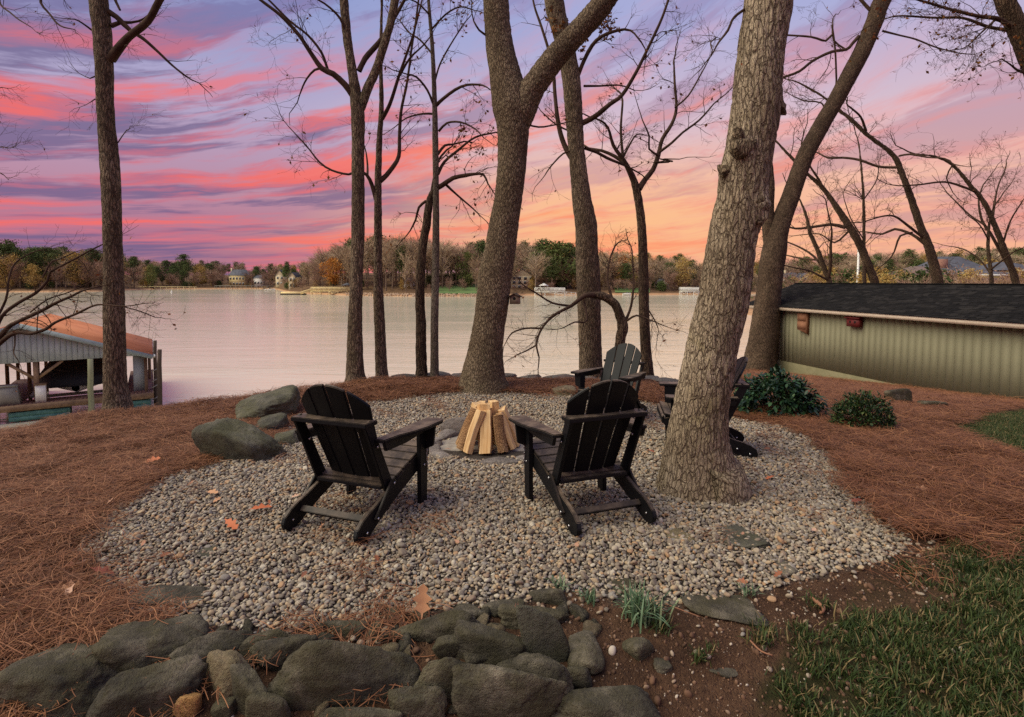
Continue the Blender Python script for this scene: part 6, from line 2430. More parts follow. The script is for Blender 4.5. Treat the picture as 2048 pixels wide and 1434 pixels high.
def far_leafy(seed, H, rx, shape, n, low=.2, leaf=.55):
    rng = np.random.default_rng(seed)
    tr, cr = MB(), MB()
    z = np.linspace(-1, H * .9, 6)
    tr.add(*tube(np.stack([0 * z, 0 * z, z], 1), np.linspace(.32, .06, 6), 6))
    nc = n // 16
    for c in range(nc):
        t = rng.random()
        h = H * (low + (1 - low) * t)
        if shape == 'pine':
            rr = rx * (0.55 + .5 * math.sin(min(1, t * 1.1) * math.pi)) * (.65 + .5 * rng.random())
            rr *= 1 - .55 * t ** 3
        elif shape == 'cone':
            rr = rx * (1.02 - t) ** .8
        else:
            rr = rx * math.sqrt(max(0.02, 1 - (2 * t - 1) ** 2))
        a = rng.uniform(0, 6.28)
        r = rr * rng.random() ** .45 * (1 + .4 * math.sin(a * 3 + seed + h * .7))
        ctr = np.array([r * math.cos(a), r * math.sin(a), h])
        cs = rng.uniform(.5, 1.1) * (1.3 if shape == 'pine' else 1.0)
        for j in range(16):
            q = ctr + rng.normal(0, 1, 3) * cs * np.array([1, 1, .45 if shape == 'pine' else .75])
            d = rng.normal(0, 1, 3)
            d /= np.linalg.norm(d)
            quadleaf(cr, q, d, leaf * rng.uniform(.6, 1.4), leaf * rng.uniform(.5, .9), rng)
    return tr, cr


def make_far_trees():
    rng = np.random.default_rng(77)
    bank = {}

    def reg(kind, k, pair, mcrown):
        tr, cr = pair
        tm = mesh_arrays('trunk', np.concatenate(tr.v), tr.f, True)
        tm.materials.append(M['far_trunk'])
        cm = mesh_arrays('crown', np.concatenate(cr.v), cr.f)
        cm.materials.append(M[mcrown])
        tone_attr(cm, 64, np.random.default_rng(k))
        H = float(np.concatenate(cr.v)[:, 2].max())
        bank.setdefault(kind, []).append((tm, cm, H, tr, cr))
    for k in range(5):
        reg('bare', k, far_bare(k, 20, .27, .25, 700), 'far_bare')
    for k in range(3):
        reg('wide', k, far_bare(40 + k, 14, .42, .18, 760), 'far_bare_pink')
    for k in range(4):
        reg('pine', k, far_leafy(10 + k, 22, 3.4, 'pine', 2000, .42, .6), 'far_pine')
    for k in range(2):
        reg('green', k, far_leafy(20 + k, 16, 4.4, 'oval', 2600, .08, .55), 'far_green')
    for k in range(2):
        reg('orange', k, far_leafy(30 + k, 15, 4.0, 'oval', 2200, .25, .5), 'far_orange')
    for k in range(2):
        reg('ochre', k, far_leafy(35 + k, 16, 3.9, 'oval', 2200, .12, .45), 'far_ochre')
    for k in range(2):
        reg('hedge', k, far_leafy(50 + k, 7, 3.0, 'oval', 1500, .0, .5), 'far_hedge')
    nm = {'bare': 'bare_tree', 'wide': 'spreading_bare_tree', 'pine': 'pine_tree', 'green': 'evergreen_tree', 'orange': 'orange_tree', 'ochre': 'ochre_tree', 'hedge': 'evergreen_bush'}

    def plant(kind, px, off, top_py, label, group=None, width=1.0, cat='tree'):
        p = far_at(px, off)
        tm, cm, H, _, _ = bank[kind][rng.integers(len(bank[kind]))]
        h = CAMZ + (HOR - top_py) * p[1] / F - p[2]
        s = h / H
        root = empty(nm[kind], p, rng.uniform(0, 6.28), label, cat, group)
        root.scale = (s * width, s * width, s)
        link('trunk', tm, None, root)
        link('crown', cm, None, root)

    # trees the photograph lets one tell apart
    for a in [
        ('orange', 666, 12, 512, 'orange brown autumn tree above the yellow pier', None, 1.2),
        ('pine', 806, 20, 489, 'bright green pine between the two dark lakeside trunks', None, 1.0),
        ('green', 936, 30, 498, 'yellow green tree behind the far lawn', None, 1.0),
        ('green', 1110, 25, 480, 'broad evergreen left of the straight lakeside trunk', None, 1.5),
        ('pine', 1088, 32, 476, 'tall evergreen standing beside the pale gabled house', None, 1.5),
        ('pine', 1136, 30, 484, 'evergreen half hidden by the straight lakeside trunk', None, 1.6),
        ('ochre', 1366, 14, 508, 'golden leaved willow like tree above the far right dock', None, 1.1),
        ('wide', 1340, 10, 534, 'low spreading pinkish bare tree beside the golden tree', None, 1.1),
        ('bare', 1060, 40, 476, 'tall bare tree rising above the pale gabled house', None, 1.2),
        ('bare', 952, 14, 506, 'single pale trunked bare tree on the far lawn', None, .8),
        ('orange', 1245, 30, 508, 'rusty orange tree between the straight trunk and the wishbone tree', None, 1.0),
        ('pine', 368, 40, 507, 'tall flat topped pine standing above the left far shore', None, 1.5),
        ('green', 303, 8, 527, 'rounded bright green tree on the left far shore', None, .8),
        ('wide', 268, 5, 522, 'broad bare tree right of the slender near trunk', None, 1.3),
        ('pine', 575, 60, 522, 'small distant pine beyond the tip of the point', None, 1.0),
        ('pine', 608, 40, 524, 'dark pine just left of the orange autumn tree', None, 1.0),
        ('wide', 640, 6, 520, 'leafless tree leaning out at the tip of the point', None, 1.0),
        ('ochre', 66, 10, 524, 'ochre leaved tree low on the left far shore', None, 1.2),
        ('ochre', 150, 16, 500, 'tall ochre tree left of the slender near trunk', None, 1.2),
        ('pine', 22, 40, 478, 'tallest pine at the left end of the far shore', None, 1.3),
        ('pine', 92, 30, 488, 'wide crowned pine on the left far shore', None, 1.6),
        ('bare', 1225, 20, 494, 'bare tree seen right behind the straight lakeside trunk', None, 1.3)]:
        plant(a[0], a[1], a[2], a[3], a[4], a[5], a[6])
    grove = []
    for px, off, top, w in [(645, 22, 490, 1), (690, 25, 478, 1.1), (672, 40, 486, 1), (735, 20, 468, 1.1), (748, 30, 460, 1), (785, 24, 458, 1.1), (772, 12, 470, .9), (825, 22, 468, 1), (846, 30, 472, 1), (885, 24, 474, 1), (902, 36, 486, 1), (918, 40, 490, 1.1), (975, 40, 492, 1.1), (700, 8, 495, .8), (715, 12, 480, .9), (812, 9, 498, .7), (836, 9, 505, .7)]:
        grove.append((px, off, top, w))
    ordn = 'first second third fourth fifth sixth seventh eighth ninth tenth eleventh twelfth thirteenth fourteenth fifteenth sixteenth seventeenth'.split()
    for k, (px, off, top, w) in enumerate(sorted(grove)):
        plant('bare', px, off, top, ordn[k] + ' tall bare tree from the left in the grove on the point', 'bare trees in the grove on the point', w)
    for px, off, top, w in [(40, 14, 508, 1), (112, 12, 520, 1), (185, 10, 505, 1.2), (225, 9, 512, 1.2), (345, 8, 542, 1.2), (392, 10, 537, 1.3), (425, 10, 535, 1.2), (445, 12, 540, 1), (500, 12, 540, 1.2), (530, 14, 538, 1.2), (585, 20, 540, 1)]:
        plant('wide', px, off, top, 'leafless tree in the row along the left far shore', 'bare trees along the left far shore', w)
    for px, off, top, w in [(860, 34, 548, 1.2), (875, 36, 545, 1.2), (893, 40, 546, 1.2), (910, 42, 543, 1.2), (928, 44, 540, 1.4)]:
        plant('hedge', px, off, top, 'dark evergreen bush in the hedge behind the far lawn', 'evergreen bushes behind the far lawn', w, 'bush')
    for px, off, top, w in [(1190, 14, 505, 1.2), (1208, 16, 520, 1.2), (1262, 18, 508, 1.3), (1310, 20, 514, 1.2), (1325, 26, 510, 1.2), (1395, 24, 518, 1.2), (1020, 20, 510, 1.0), (1400, 12, 535, 1)]:
        plant('bare', px, off, top, 'leafless tree along the far shore right of the big forked tree', 'bare trees along the right far shore', w)
    # the wood behind, one mass
    protos, hs = [], []
    kinds = [('bare', 0), ('bare', 1), ('bare', 2), ('pine', 0), ('pine', 1), ('wide', 0), ('ochre', 0), ('bare', 3), ('pine', 2), ('bare', 4), ('wide', 1)]
    sets = {'left': [0, 1, 3, 4, 8, 3, 5, 6, 2, 8], 'mid': [0, 1, 2, 7, 9, 5, 10, 0, 1, 4], 'right': [0, 1, 2, 3, 4, 7, 9, 5, 6, 8]}

    def combined(kind, i):
        tm, cm, H, tr, cr = bank[kind][i]
        vt, vc = np.concatenate(tr.v), np.concatenate(cr.v)
        me = mesh_arrays('woodland_shape', np.concatenate([vt, vc]) / H, tr.f + [q + len(vt) for q in cr.f])
        me.materials.append(M['far_trunk'])
        me.materials.append(cm.materials[0])
        nt = sum(len(q) for q in tr.f)
        idx = np.zeros(len(me.polygons), np.int32)
        idx[nt:] = 1
        me.polygons.foreach_set('material_index', idx)
        t_ = np.repeat(np.random.default_rng(i).random(len(vt) + len(vc)), 1)
        at = me.attributes.new('tone', 'FLOAT', 'POINT')
        at.data.foreach_set('value', np.repeat(np.random.default_rng(i).random(len(t_) // 64 + 1), 64)[:len(t_)].astype(np.float32))
        return me
    for key, rngpx, cnt in (('left', (-350, 600), 420), ('mid', (600, 1010), 130), ('right', (1010, 2450), 520)):
        pts, rot, scl = [], [], []
        for k in range(cnt):
            px = rng.uniform(*rngpx)
            off = 14 + 150 * rng.random() ** 1.4
            if key == 'mid':
                off += 16
            top = np.interp(px, [-400, 0, 100, 200, 260, 300, 370, 420, 540, 600, 640, 700, 760, 900, 1000, 1060, 1180, 1330, 1420, 1500, 1560, 1700, 1900, 2048, 2500], [482, 480, 486, 496, 506, 516, 510, 518, 522, 524, 498, 472, 462, 474, 480, 478, 494, 502, 514, 516, 512, 498, 494, 488, 478])
            top += rng.uniform(0, 22) + (14 if off < 30 else 0)
            p = far_at(px, off)
            h = CAMZ + (HOR - top) * p[1] / F - p[2]
            if h < 3:
                continue
            w = h * rng.uniform(1.0, 1.5)
            pts.append(p)
            rot.append((0, 0, rng.uniform(0, 6.28)))
            scl.append((w, w, h))
        sel = [combined(*kinds[i]) for i in sets[key]]
        o = scatter('woodland', pts, rot, scl, sel, {'left': 'mixed pine and bare wood along the left far shore', 'mid': 'bare grove covering the point behind the lawn', 'right': 'mixed wood on the far hills to the right'}[key])
    # low undergrowth closing the foot of the wood
    pts, rot, scl = [], [], []
    for k in range(700):
        px = rng.uniform(-350, 2450)
        if 600 < px < 1000 and rng.random() < .65:
            continue
        p = far_at(px, rng.uniform(7, 46))
        s_ = rng.uniform(.5, 1.25)
        pts.append(p)
        rot.append((0, 0, rng.uniform(0, 6.28)))
        scl.append((s_ * 5.5 * rng.uniform(.8, 1.5), s_ * 5.5, s_ * 5.5))
    for k in range(95):      # leafless thicket round the houses past the shed
        px, Y = rng.uniform(1560, 2120), rng.uniform(52, 130)
        p = P(px, HOR, Y=Y)
        p[2] = -3.2
        h = CAMZ + (HOR - rng.uniform(528, 558) - (18 if Y > 100 else 0)) * Y / F - p[2]
        pts.append(p)
        rot.append((0, 0, rng.uniform(0, 6.28)))
        scl.append((h * 1.1, h * 1.1, h))
    scatter('undergrowth', pts, rot, scl, [combined('wide', 2), combined('ochre', 1), combined('wide', 1), combined('hedge', 0), combined('wide', 0)], 'brown undergrowth along the foot of the far wood')


make_far_trees()


# ---- far houses, docks, boats
def house(px0, px1, py_base, py_eave, py_top, off, wallm, roofm, label, wins=(3, 2), chim=None, gable_front=False, depth=9.0, name='house'):
    Y = shore_Y((px0 + px1) / 2) + off
    k = Y / F
    x0, x1 = (px0 - 1024) * k, (px1 - 1024) * k
    zb = CAMZ + (HOR - py_base) * k
    ze, zt = CAMZ + (HOR - py_eave) * k, CAMZ + (HOR - py_top) * k
    zb = min(zb, far_z((px0 + px1) / 2, Y)) - .4
    w = x1 - x0
    root = empty(name, (x0, Y, zb), 0, label, 'house')
    he, ht = ze - zb, zt - zb
    mb = MB()
    mb.box((0, 0, -.5), (w, depth, he))
    if gable_front:
        mb.add([(0, 0, he), (w, 0, he), (w / 2, 0, ht), (0, depth, he), (w, depth, he), (w / 2, depth, ht)], [[0, 1, 2], [3, 5, 4]])
    mb.build('wall', wallm, root)
    mb = MB()
    o_ = .4
    if gable_front:
        for s in (0, 1):
            e = -o_ if s == 0 else w + o_
            mb.add([(e, -o_, he - .25), (w / 2, -o_, ht + .1), (w / 2, depth + o_, ht + .1), (e, depth + o_, he - .25), (e, -o_, he - .5), (w / 2, -o_, ht - .15), (w / 2, depth, ht - .15), (e, depth, he - .5)], [[0, 1, 2, 3], [4, 7, 6, 5], [0, 4, 5, 1], [3, 7, 4, 0]])
    else:
        mb.add([(-o_, -o_, he), (w + o_, -o_, he), (w + o_ - 1, depth / 2, ht), (-o_ + 1, depth / 2, ht), (-o_, depth + o_, he), (w + o_, depth + o_, he)], [[0, 1, 2, 3], [4, 3, 2, 5]], [[0, 3, 4], [1, 5, 2]])
    rf = mb.build('roof', roofm, root)
    if chim:
        mb = MB()
        mb.box((w * chim - .5, depth * .4, he), (w * chim + .5, depth * .4 + .9, ht + 1.2))
        mb.build('chimney', 'house_cream' if roofm != 'house_roof_brown' else 'brick', rf)
    nx, nz = wins
    fh = (he - .6) / nz
    for j in range(nz):
        for i in range(nx):
            cx, cz = w * (i + .5) / nx, .6 + fh * (j + .45)
            ww, hh = min(1.3, w / nx * .55), min(1.6, fh * .6)
            mb = MB()
            mb.box((cx - ww / 2 - .12, -.08, cz - hh / 2 - .12), (cx + ww / 2 + .12, -.003, cz + hh / 2 + .12))
            f_ = mb.build('window', 'house_white', root)
            mb = MB()
            mb.box((cx - ww / 2, -.10, cz - hh / 2), (cx + ww / 2, -.083, cz + hh / 2))
            mb.build('pane', 'glass_dark', f_)
    return root


def make_far_buildings():
    house(459, 490, 564, 551, 539, 14, 'house_yellow', 'house_roof', 'cream lake house with grey roof above the far left docks', (5, 2), .02)
    house(552, 568, 561, 550, 540, 20, 'house_cream', 'house_roof', 'pale gabled house behind the tip of the point', (2, 2), None, True)
    house(578, 592, 560, 553, 545, 16, 'house_cream', 'house_roof', 'smaller pale gabled house near the tip of the point', (2, 2), None, True)
    house(508, 526, 563, 556, 550, 10, 'house_white', 'house_roof', 'low white house half hidden by bare trees across the cove', (3, 1))
    house(1022, 1068, 578, 552, 538, 24, 'house_cream', 'house_roof', 'pale gabled house on the far shore by the big forked tree', (4, 3), None, True)
    house(1318, 1338, 577, 566, 558, 20, 'house_white', 'house_roof', 'small white house among trees right of the wishbone tree', (2, 1), None, True)
    house(808, 822, 580, 566, 556, 30, 'house_white', 'house_roof', 'white house glimpsed through the grove on the point', (2, 1))
    house(1566, 1600, 568, 556, 545, 20, 'house_white', 'house_roof', 'white house beyond the shed corner', (4, 2), .3)
    house(1604, 1626, 568, 553, 546, 24, 'house_cream', 'house_roof', 'steep roofed pale house left of the flagpole', (2, 2), None, True)
    house(1640, 1684, 568, 558, 549, 24, 'house_white', 'house_roof', 'low white house behind the thin upright tree', (5, 1), .7)
    house(1750, 1768, 570, 551, 543, 30, 'brick', 'house_roof_brown', 'small brick house right of the flagpole', (2, 2), None, True)
    # nearer houses past the shed on this side of the water
    for (a, b, base, eave, top, Y, wm, rm, lab, wn, ch, gf) in [
            (1944, 2046, 572, 549, 539, 78, 'house_yellow', 'house_roof', 'yellow house with white trim at the right edge beyond the shed', (4, 1), None, False),
            (2020, 2090, 575, 540, 522, 84, 'house_yellow', 'house_roof', 'taller yellow wing at the right edge behind the leafy tree', (2, 2), None, False),
            (1880, 1990, 575, 546, 511, 96, 'brick', 'house_roof', 'large house with dark hipped roof beyond the shed', (4, 1), .06, False),
            (1840, 1905, 576, 549, 531, 92, 'house_cream', 'house_roof_brown', 'brown roofed house beside the dark hipped roof', (4, 1), .55, False)]:
        k = Y / F
        x0, x1 = (a - 1024) * k, (b - 1024) * k
        zb = CAMZ + (HOR - base) * k - 2.5
        root = empty('house', (x0, Y, zb), 0, lab, 'house')
        w, he, ht, dp = x1 - x0, CAMZ + (HOR - eave) * k - zb, CAMZ + (HOR - top) * k - zb, 9.0
        mb = MB()
        mb.box((0, 0, -3), (w, dp, he))
        mb.build('wall', wm, root)
        mb = MB()
        mb.add([(-.4, -.4, he), (w + .4, -.4, he), (w * .7, dp / 2, ht), (w * .3, dp / 2, ht), (-.4, dp + .4, he), (w + .4, dp + .4, he)], [[0, 1, 2, 3], [4, 3, 2, 5]], [[0, 3, 4], [1, 5, 2]])
        rf = mb.build('roof', rm, root)
        mb = MB()
        mb.box((-.45, -.46, he - .25), (w + .45, -.40, he + .02))
        mb.build('fascia', 'white_paint', root)
        if ch:
            mb = MB()
            mb.box((w * ch, 1.0, he), (w * ch + 1.4, 2.2, ht - .6))
            mb.build('chimney', 'brick', rf)
        for j in range(wn[1]):
            for i in range(wn[0]):
                cx, cz = w * (i + .5) / wn[0], he - 1.3 - 2.6 * j
                mb = MB()
                mb.box((cx - .75, -.08, cz - .8), (cx + .75, -.003, cz + .8))
                f_ = mb.build('window', 'white_paint', root)
                mb = MB()
                mb.box((cx - .62, -.1, cz - .67), (cx + .62, -.083, cz + .67))
                mb.build('pane', 'glass_dark', f_)
    # ground for those houses: a low hill past the shed
    mb = MB()
    V = []
    xs = np.linspace(36, 130, 20)
    ys = np.linspace(48, 130, 14)
    for x in xs:
        for y in ys:
            e = min(1, max(0, (x - 36) / 30)) * min(1, max(0, (y - 48) / 25))
            V.append((x, y, WATER - 1.5 + 6.0 * e))
    i = np.arange(19)[:, None] * 14
    j = np.arange(13)[None]
    mb.add(V, np.stack([i + j, i + 14 + j, i + 14 + j + 1, i + j + 1], -1).reshape(-1, 4))
    tag(mb.build('hill', 'far_land', None, True), kind='structure')
    # shrubs round them
    rng = np.random.default_rng(9)
    for k, (px, top, Y, lab) in enumerate([(1905, 540, 70, 'rounded brown leafless bush left of the yellow house'), (1870, 548, 74, 'smaller brown bush behind the arched tree'), (1800, 546, 76, 'low dark bush beyond the middle of the shed roof'), (2030, 545, 74, 'bush against the right end of the yellow house')]):
        tr, cr = far_leafy(90 + k, 5, 3.2, 'oval', 1400, 0.0, .22)
        z = -2.6
        h = CAMZ + (HOR - top) * Y / F - z
        root = empty('garden_bush', P(px, HOR, Y=Y) * [1, 1, 0] + [0, 0, z], 0, lab, 'bush')
        root.scale = (h / 6, h / 6, h / 5.2)
        tr.build('stem', 'twig', root)
        o = cr.build('crown', 'far_bare_pink' if k != 2 else 'far_hedge', root)
        tone_attr(o.data, 64, rng)
    # flagpole
    a = P(1714, 503, Y=60)
    b = P(1714, 600, Y=60)
    b[2] = -4.9
    mb = MB()
    mb.add(*tube(np.array([[0, 0, 0], a - [b[0], b[1], b[2]]]) * [0, 0, 1], [.13, .10], 10))
    fpole = empty('flagpole', b, 0, 'plain white flagpole standing behind the shed roof', 'flagpole')
    mb.build('pole', 'white_paint', fpole, True)
    v, f = ICO[2]
    mb = MB()
    mb.add(v * .16 + [0, 0, a[2] - b[2] + .1], f)
    mb.build('finial', 'white_paint', fpole, True)

    # ---- piers and boats (built in metres at their place on the water)
    def pier(px0, px1, py_deck, Y, w, matname, label, rail=True, gaz=None, slope=None, name='pier', rh=1.6):
        k = Y / F
        x0, x1 = (px0 - 1024) * k, (px1 - 1024) * k
        zd = CAMZ + (HOR - py_deck) * k
        root = empty(name, (x0, Y, WATER), 0, label, 'pier')
        L, h = x1 - x0, zd - WATER
        mb = MB()
        mb.box((0, 0, h - .25), (L, w, h))
        mb.build('deck', matname, root)
        n = max(3, int(L / 4))
        for i in range(n + 1):
            for y in (0.1, w - .1):
                mb = MB()
                mb.box((L * i / n - .1, y - .1, -1.5), (L * i / n + .1, y + .1, h - .25))
                mb.build('post', matname, root)
        if rail:
            for y in (0.0, w):
                mb = MB()
                mb.box((0, y - .05, h + rh - .15), (L, y + .05, h + rh + .1))
                nn = int(L / .55)
                for i in range(nn + 1):
                    mb.box((L * i / nn - .13, y - .04, h), (L * i / nn + .07, y + .04, h + rh - .15))
                mb.build('railing', matname, root)
            for i in range(0, n, 2):
                mb = MB()
                mb.bar((L * i / n, 0.0, 0.0), (L * (i + 1) / n, 0.0, h - .3), .12)
                mb.bar((L * i / n, 0.0, h - .3), (L * (i + 1) / n, 0.0, 0.0), .12)
                mb.build('cross_brace', matname, root)
        if gaz is not None:
            gx = gaz * L
            mb = MB()
            for (x, y) in ((gx - 1.6, .2), (gx + 1.6, .2), (gx - 1.6, w + 1.5), (gx + 1.6, w + 1.5)):
                mb.box((x - .1, y - .1, h), (x + .1, y + .1, h + 2.4))
            mb.build('pavilion_posts', matname if matname != 'pier_yellow' else 'house_cream', root)
            mb = MB()
            mb.add([(gx - 2.3, -.4, h + 2.4), (gx + 2.3, -.4, h + 2.4), (gx + 2.3, w + 2, h + 2.4), (gx - 2.3, w + 2, h + 2.4), (gx, w / 2 + .8, h + 3.6)], [[0, 3, 2, 1]], [[0, 1, 4], [1, 2, 4], [2, 3, 4], [3, 0, 4]])
            mb.build('pavilion_roof', 'house_roof' if matname != 'white_paint' else 'white_paint', root)
        if slope:
            px2, py2 = slope
            x2, z2 = (px2 - 1024) * k - x0, CAMZ + (HOR - py2) * k - WATER
            mb = MB()
            mb.bar((0, w / 2, h - .1), (x2, w / 2, z2), w * .8, .18)
            for y in (.2, w - .2):
                mb.bar((0, y, h + 1.0), (x2, y, z2 + 1.0), .09, .12)
                for t in np.linspace(0, 1, 10):
                    mb.bar((x2 * t, y, h + (z2 - h) * t - .05), (x2 * t, y, h + (z2 - h) * t + 1.0), .1)
            mb.build('gangway', matname, root)
        return root

    def boat(px0, px1, py_water, label, kind='pontoon', canopy=None, rz=0.0, hullm='boat_white'):
        Y = P((px0 + px1) / 2, py_water, z=WATER)[1]
        k = Y / F
        L = (px1 - px0) * k
        c = P((px0 + px1) / 2, HOR, Y=Y)
        root = empty('boat', (c[0], Y, WATER), rz, label, 'boat')
        if kind == 'pontoon':
            for s in (-1, 1):
                mb = MB()
                mb.add(*tube(np.array([[-L / 2, s * .8, .15], [L / 2 - .6, s * .8, .15], [L / 2, s * .8, .35]]), [.32, .32, .05], 8))
                mb.build('pontoon', 'piling_dark', root, True)
            mb = MB()
            mb.box((-L / 2, -1.2, .45), (L / 2 - .3, 1.2, .6))
            mb.build('deck', 'grey_plastic', root)
            mb = MB()
            for s in (-1.2, 1.15):
                mb.box((-L / 2 + .2, s, .6), (L / 2 - 1, s + .05, 1.35))
            mb.box((-L / 2 + .2, -1.15, .6), (-L / 2 + .25, 1.15, 1.35))
            mb.build('side_panel', 'pier_yellow', root)
            mb = MB()
            mb.box((-L / 2 - .4, -.3, .0), (-L / 2, .3, 1.4))
            mb.build('outboard_motor', 'tarp_black', root)
        else:
            st = np.linspace(0, 1, 9)
            V = []
            for s_ in st:
                kx = 1.0 if s_ < .6 else max(0.05, 1 - ((s_ - .6) / .4) ** 1.8)
                V += [(-L / 2 + L * s_, -1.0 * kx, .85 + .2 * s_), (-L / 2 + L * s_, -.75 * kx, .2), (-L / 2 + L * s_, 0, -.15), (-L / 2 + L * s_, .75 * kx, .2), (-L / 2 + L * s_, 1.0 * kx, .85 + .2 * s_)]
            i = np.arange(8)[:, None] * 5
            j = np.arange(4)[None]
            mb = MB()
            mb.add(V, np.stack([i + j, i + j + 1, i + 5 + j + 1, i + 5 + j], -1).reshape(-1, 4), np.stack([np.arange(8) * 5, np.arange(8) * 5 + 5, np.arange(8) * 5 + 9, np.arange(8) * 5 + 4], -1), [[0, 1, 2, 3, 4]])
            mb.build('hull', hullm, root, True)
            mb = MB()
            mb.add([(-.3, -.8, .95), (.5, -.8, .95), (.1, -.7, 1.5), (-.3, .8, .95), (.5, .8, .95), (.1, .7, 1.5)], [[0, 1, 4, 3], [1, 2, 5, 4], [0, 3, 5, 2]], [[0, 2, 1], [3, 4, 5]])
            mb.build('windshield', 'glass_dark', root)
        if canopy:
            mb = MB()
            for x in (-L * .25, L * .2):
                for y in (-1, 1):
                    mb.box((x - .05, y - .05, .6), (x + .05, y + .05, 2.5))
            mb.build('canopy_posts', 'grey_plastic', root)
            mb = MB()
            mb.box((-L * .3, -1.2, 2.5), (L * .25, 1.2, 2.7))
            mb.build('canopy', canopy, root)
        return root
    Yp = shore_Y(660) - 3
    pier(622, 712, 581.5, Yp, 2.0, 'pier_yellow', 'long yellow railed pier reaching out from the point', True, .78, (601, 588))
    boat(562, 612, 589.5, 'pontoon boat with cream sides moored at the yellow pier')
    Ya = shore_Y(320) - 6
    pier(276, 390, 573, Ya, 2.5, 'pier_yellow', 'low pale dock along the left far shore', False)
    boat(352, 388, 577.5, 'boat with a dark cover on the left far dock', 'runabout', 'tarp_black')
    boat(318, 348, 577, 'white boat tied to the left far dock', 'runabout')
    boat(418, 446, 574, 'white runabout in the cove before the cream house', 'runabout', None)
    Yb = shore_Y(470) - 8
    pier(430, 545, 571, Yb, 3, 'grey_plastic', 'pale dock running along the cove shore', False)
    boat(456, 486, 574, 'boat with grey canopy before the cream house', 'runabout', 'cover_blue')
    boat(528, 550, 580.5, 'dark covered boat by the mouth of the cove', 'runabout', 'tarp_black')
    boat(624, 640, 571, 'white boat with blue cover on a lift behind the pier', 'runabout', 'cover_blue')
    boat(540, 556, 573, 'small pale boat behind the dark covered one', 'runabout', 'white_paint')
    Yc = shore_Y(1100) - 4
    pier(1070, 1130, 583, Yc, 2.2, 'white_paint', 'white pier with small roofed pavilion left of the straight trunk', True, .3, (1152, 590))
    Yd = shore_Y(1380) - 4
    pier(1362, 1400, 582, Yd, 2.5, 'white_paint', 'white dock at the far shore below the golden tree', True)
    boat(1358, 1382, 589, 'white boat at the dock below the golden tree', 'runabout', 'white_paint')
    boat(1246, 1262, 590.5, 'low boat on the far shore by the wishbone trunk', 'runabout', None)
    boat(-14, 12, 583, 'white boat at the left end of the far shore', 'runabout', None)
    # buoy
    q = P(343, 585, z=WATER)
    bu = empty('buoy', q, 0, 'small white buoy floating off the left far dock', 'buoy')
    v, f = ICO[2]
    mb = MB()
    mb.add(v * [.5, .5, .45] + [0, 0, .2], f)
    mb.build('float', 'boat_white', bu, True)
    mb = MB()
    mb.add(*tube(np.array([[0, 0, .5], [0, 0, 1.5]]), [.16, .12], 8))
    mb.build('spar', 'boat_white', bu, True)


make_far_buildings()

# ------------------------------------------------------------------ fallen leaves and small plants
def oak_leaf(seed, n=7):
    """lobed leaf about one unit long, curled"""
    rng = np.random.default_rng(seed)
    half = []
    for i in range(n):
        t = i / (n - 1)
        env = 0.30 * math.sin(math.pi * min(1, t * .95 + .06)) ** .7
        lob = 1.0 if i % 2 else 0.42
        half.append((0.16 + .84 * t, env * lob * rng.uniform(.85, 1.15)))
    pts = [(0, 0.012)] + half
    up = [(x, y) for x, y in pts]
    dn = [(x, -y * rng.uniform(.8, 1.1)) for x, y in pts]
    V, mid = [], []
    for (x, y), (x2, y2) in zip(up, dn):
        V += [(x, y), (x, 0.0), (x2, y2)]
    V = np.array(V)
    curl, twist = rng.uniform(.15, .6), rng.uniform(-.4, .4)
    z = curl * V[:, 1] ** 2 * 2.4 + .22 * (V[:, 0] - .5) ** 2 * rng.uniform(-.5, 1.4) + twist * V[:, 1] * V[:, 0] + .012
    k = len(pts)
    i = np.arange(k - 1) * 3
    Q = np.concatenate([np.stack([i, i + 1, i + 4, i + 3], -1), np.stack([i + 1, i + 2, i + 5, i + 4], -1)])
    v3 = np.concatenate([V, z[:, None]], 1)
    v3[:, 2] -= v3[:, 2].min()
    v3[:, :2] -= [0.5, 0]
    return mesh_arrays('leaf', v3, [Q], True)


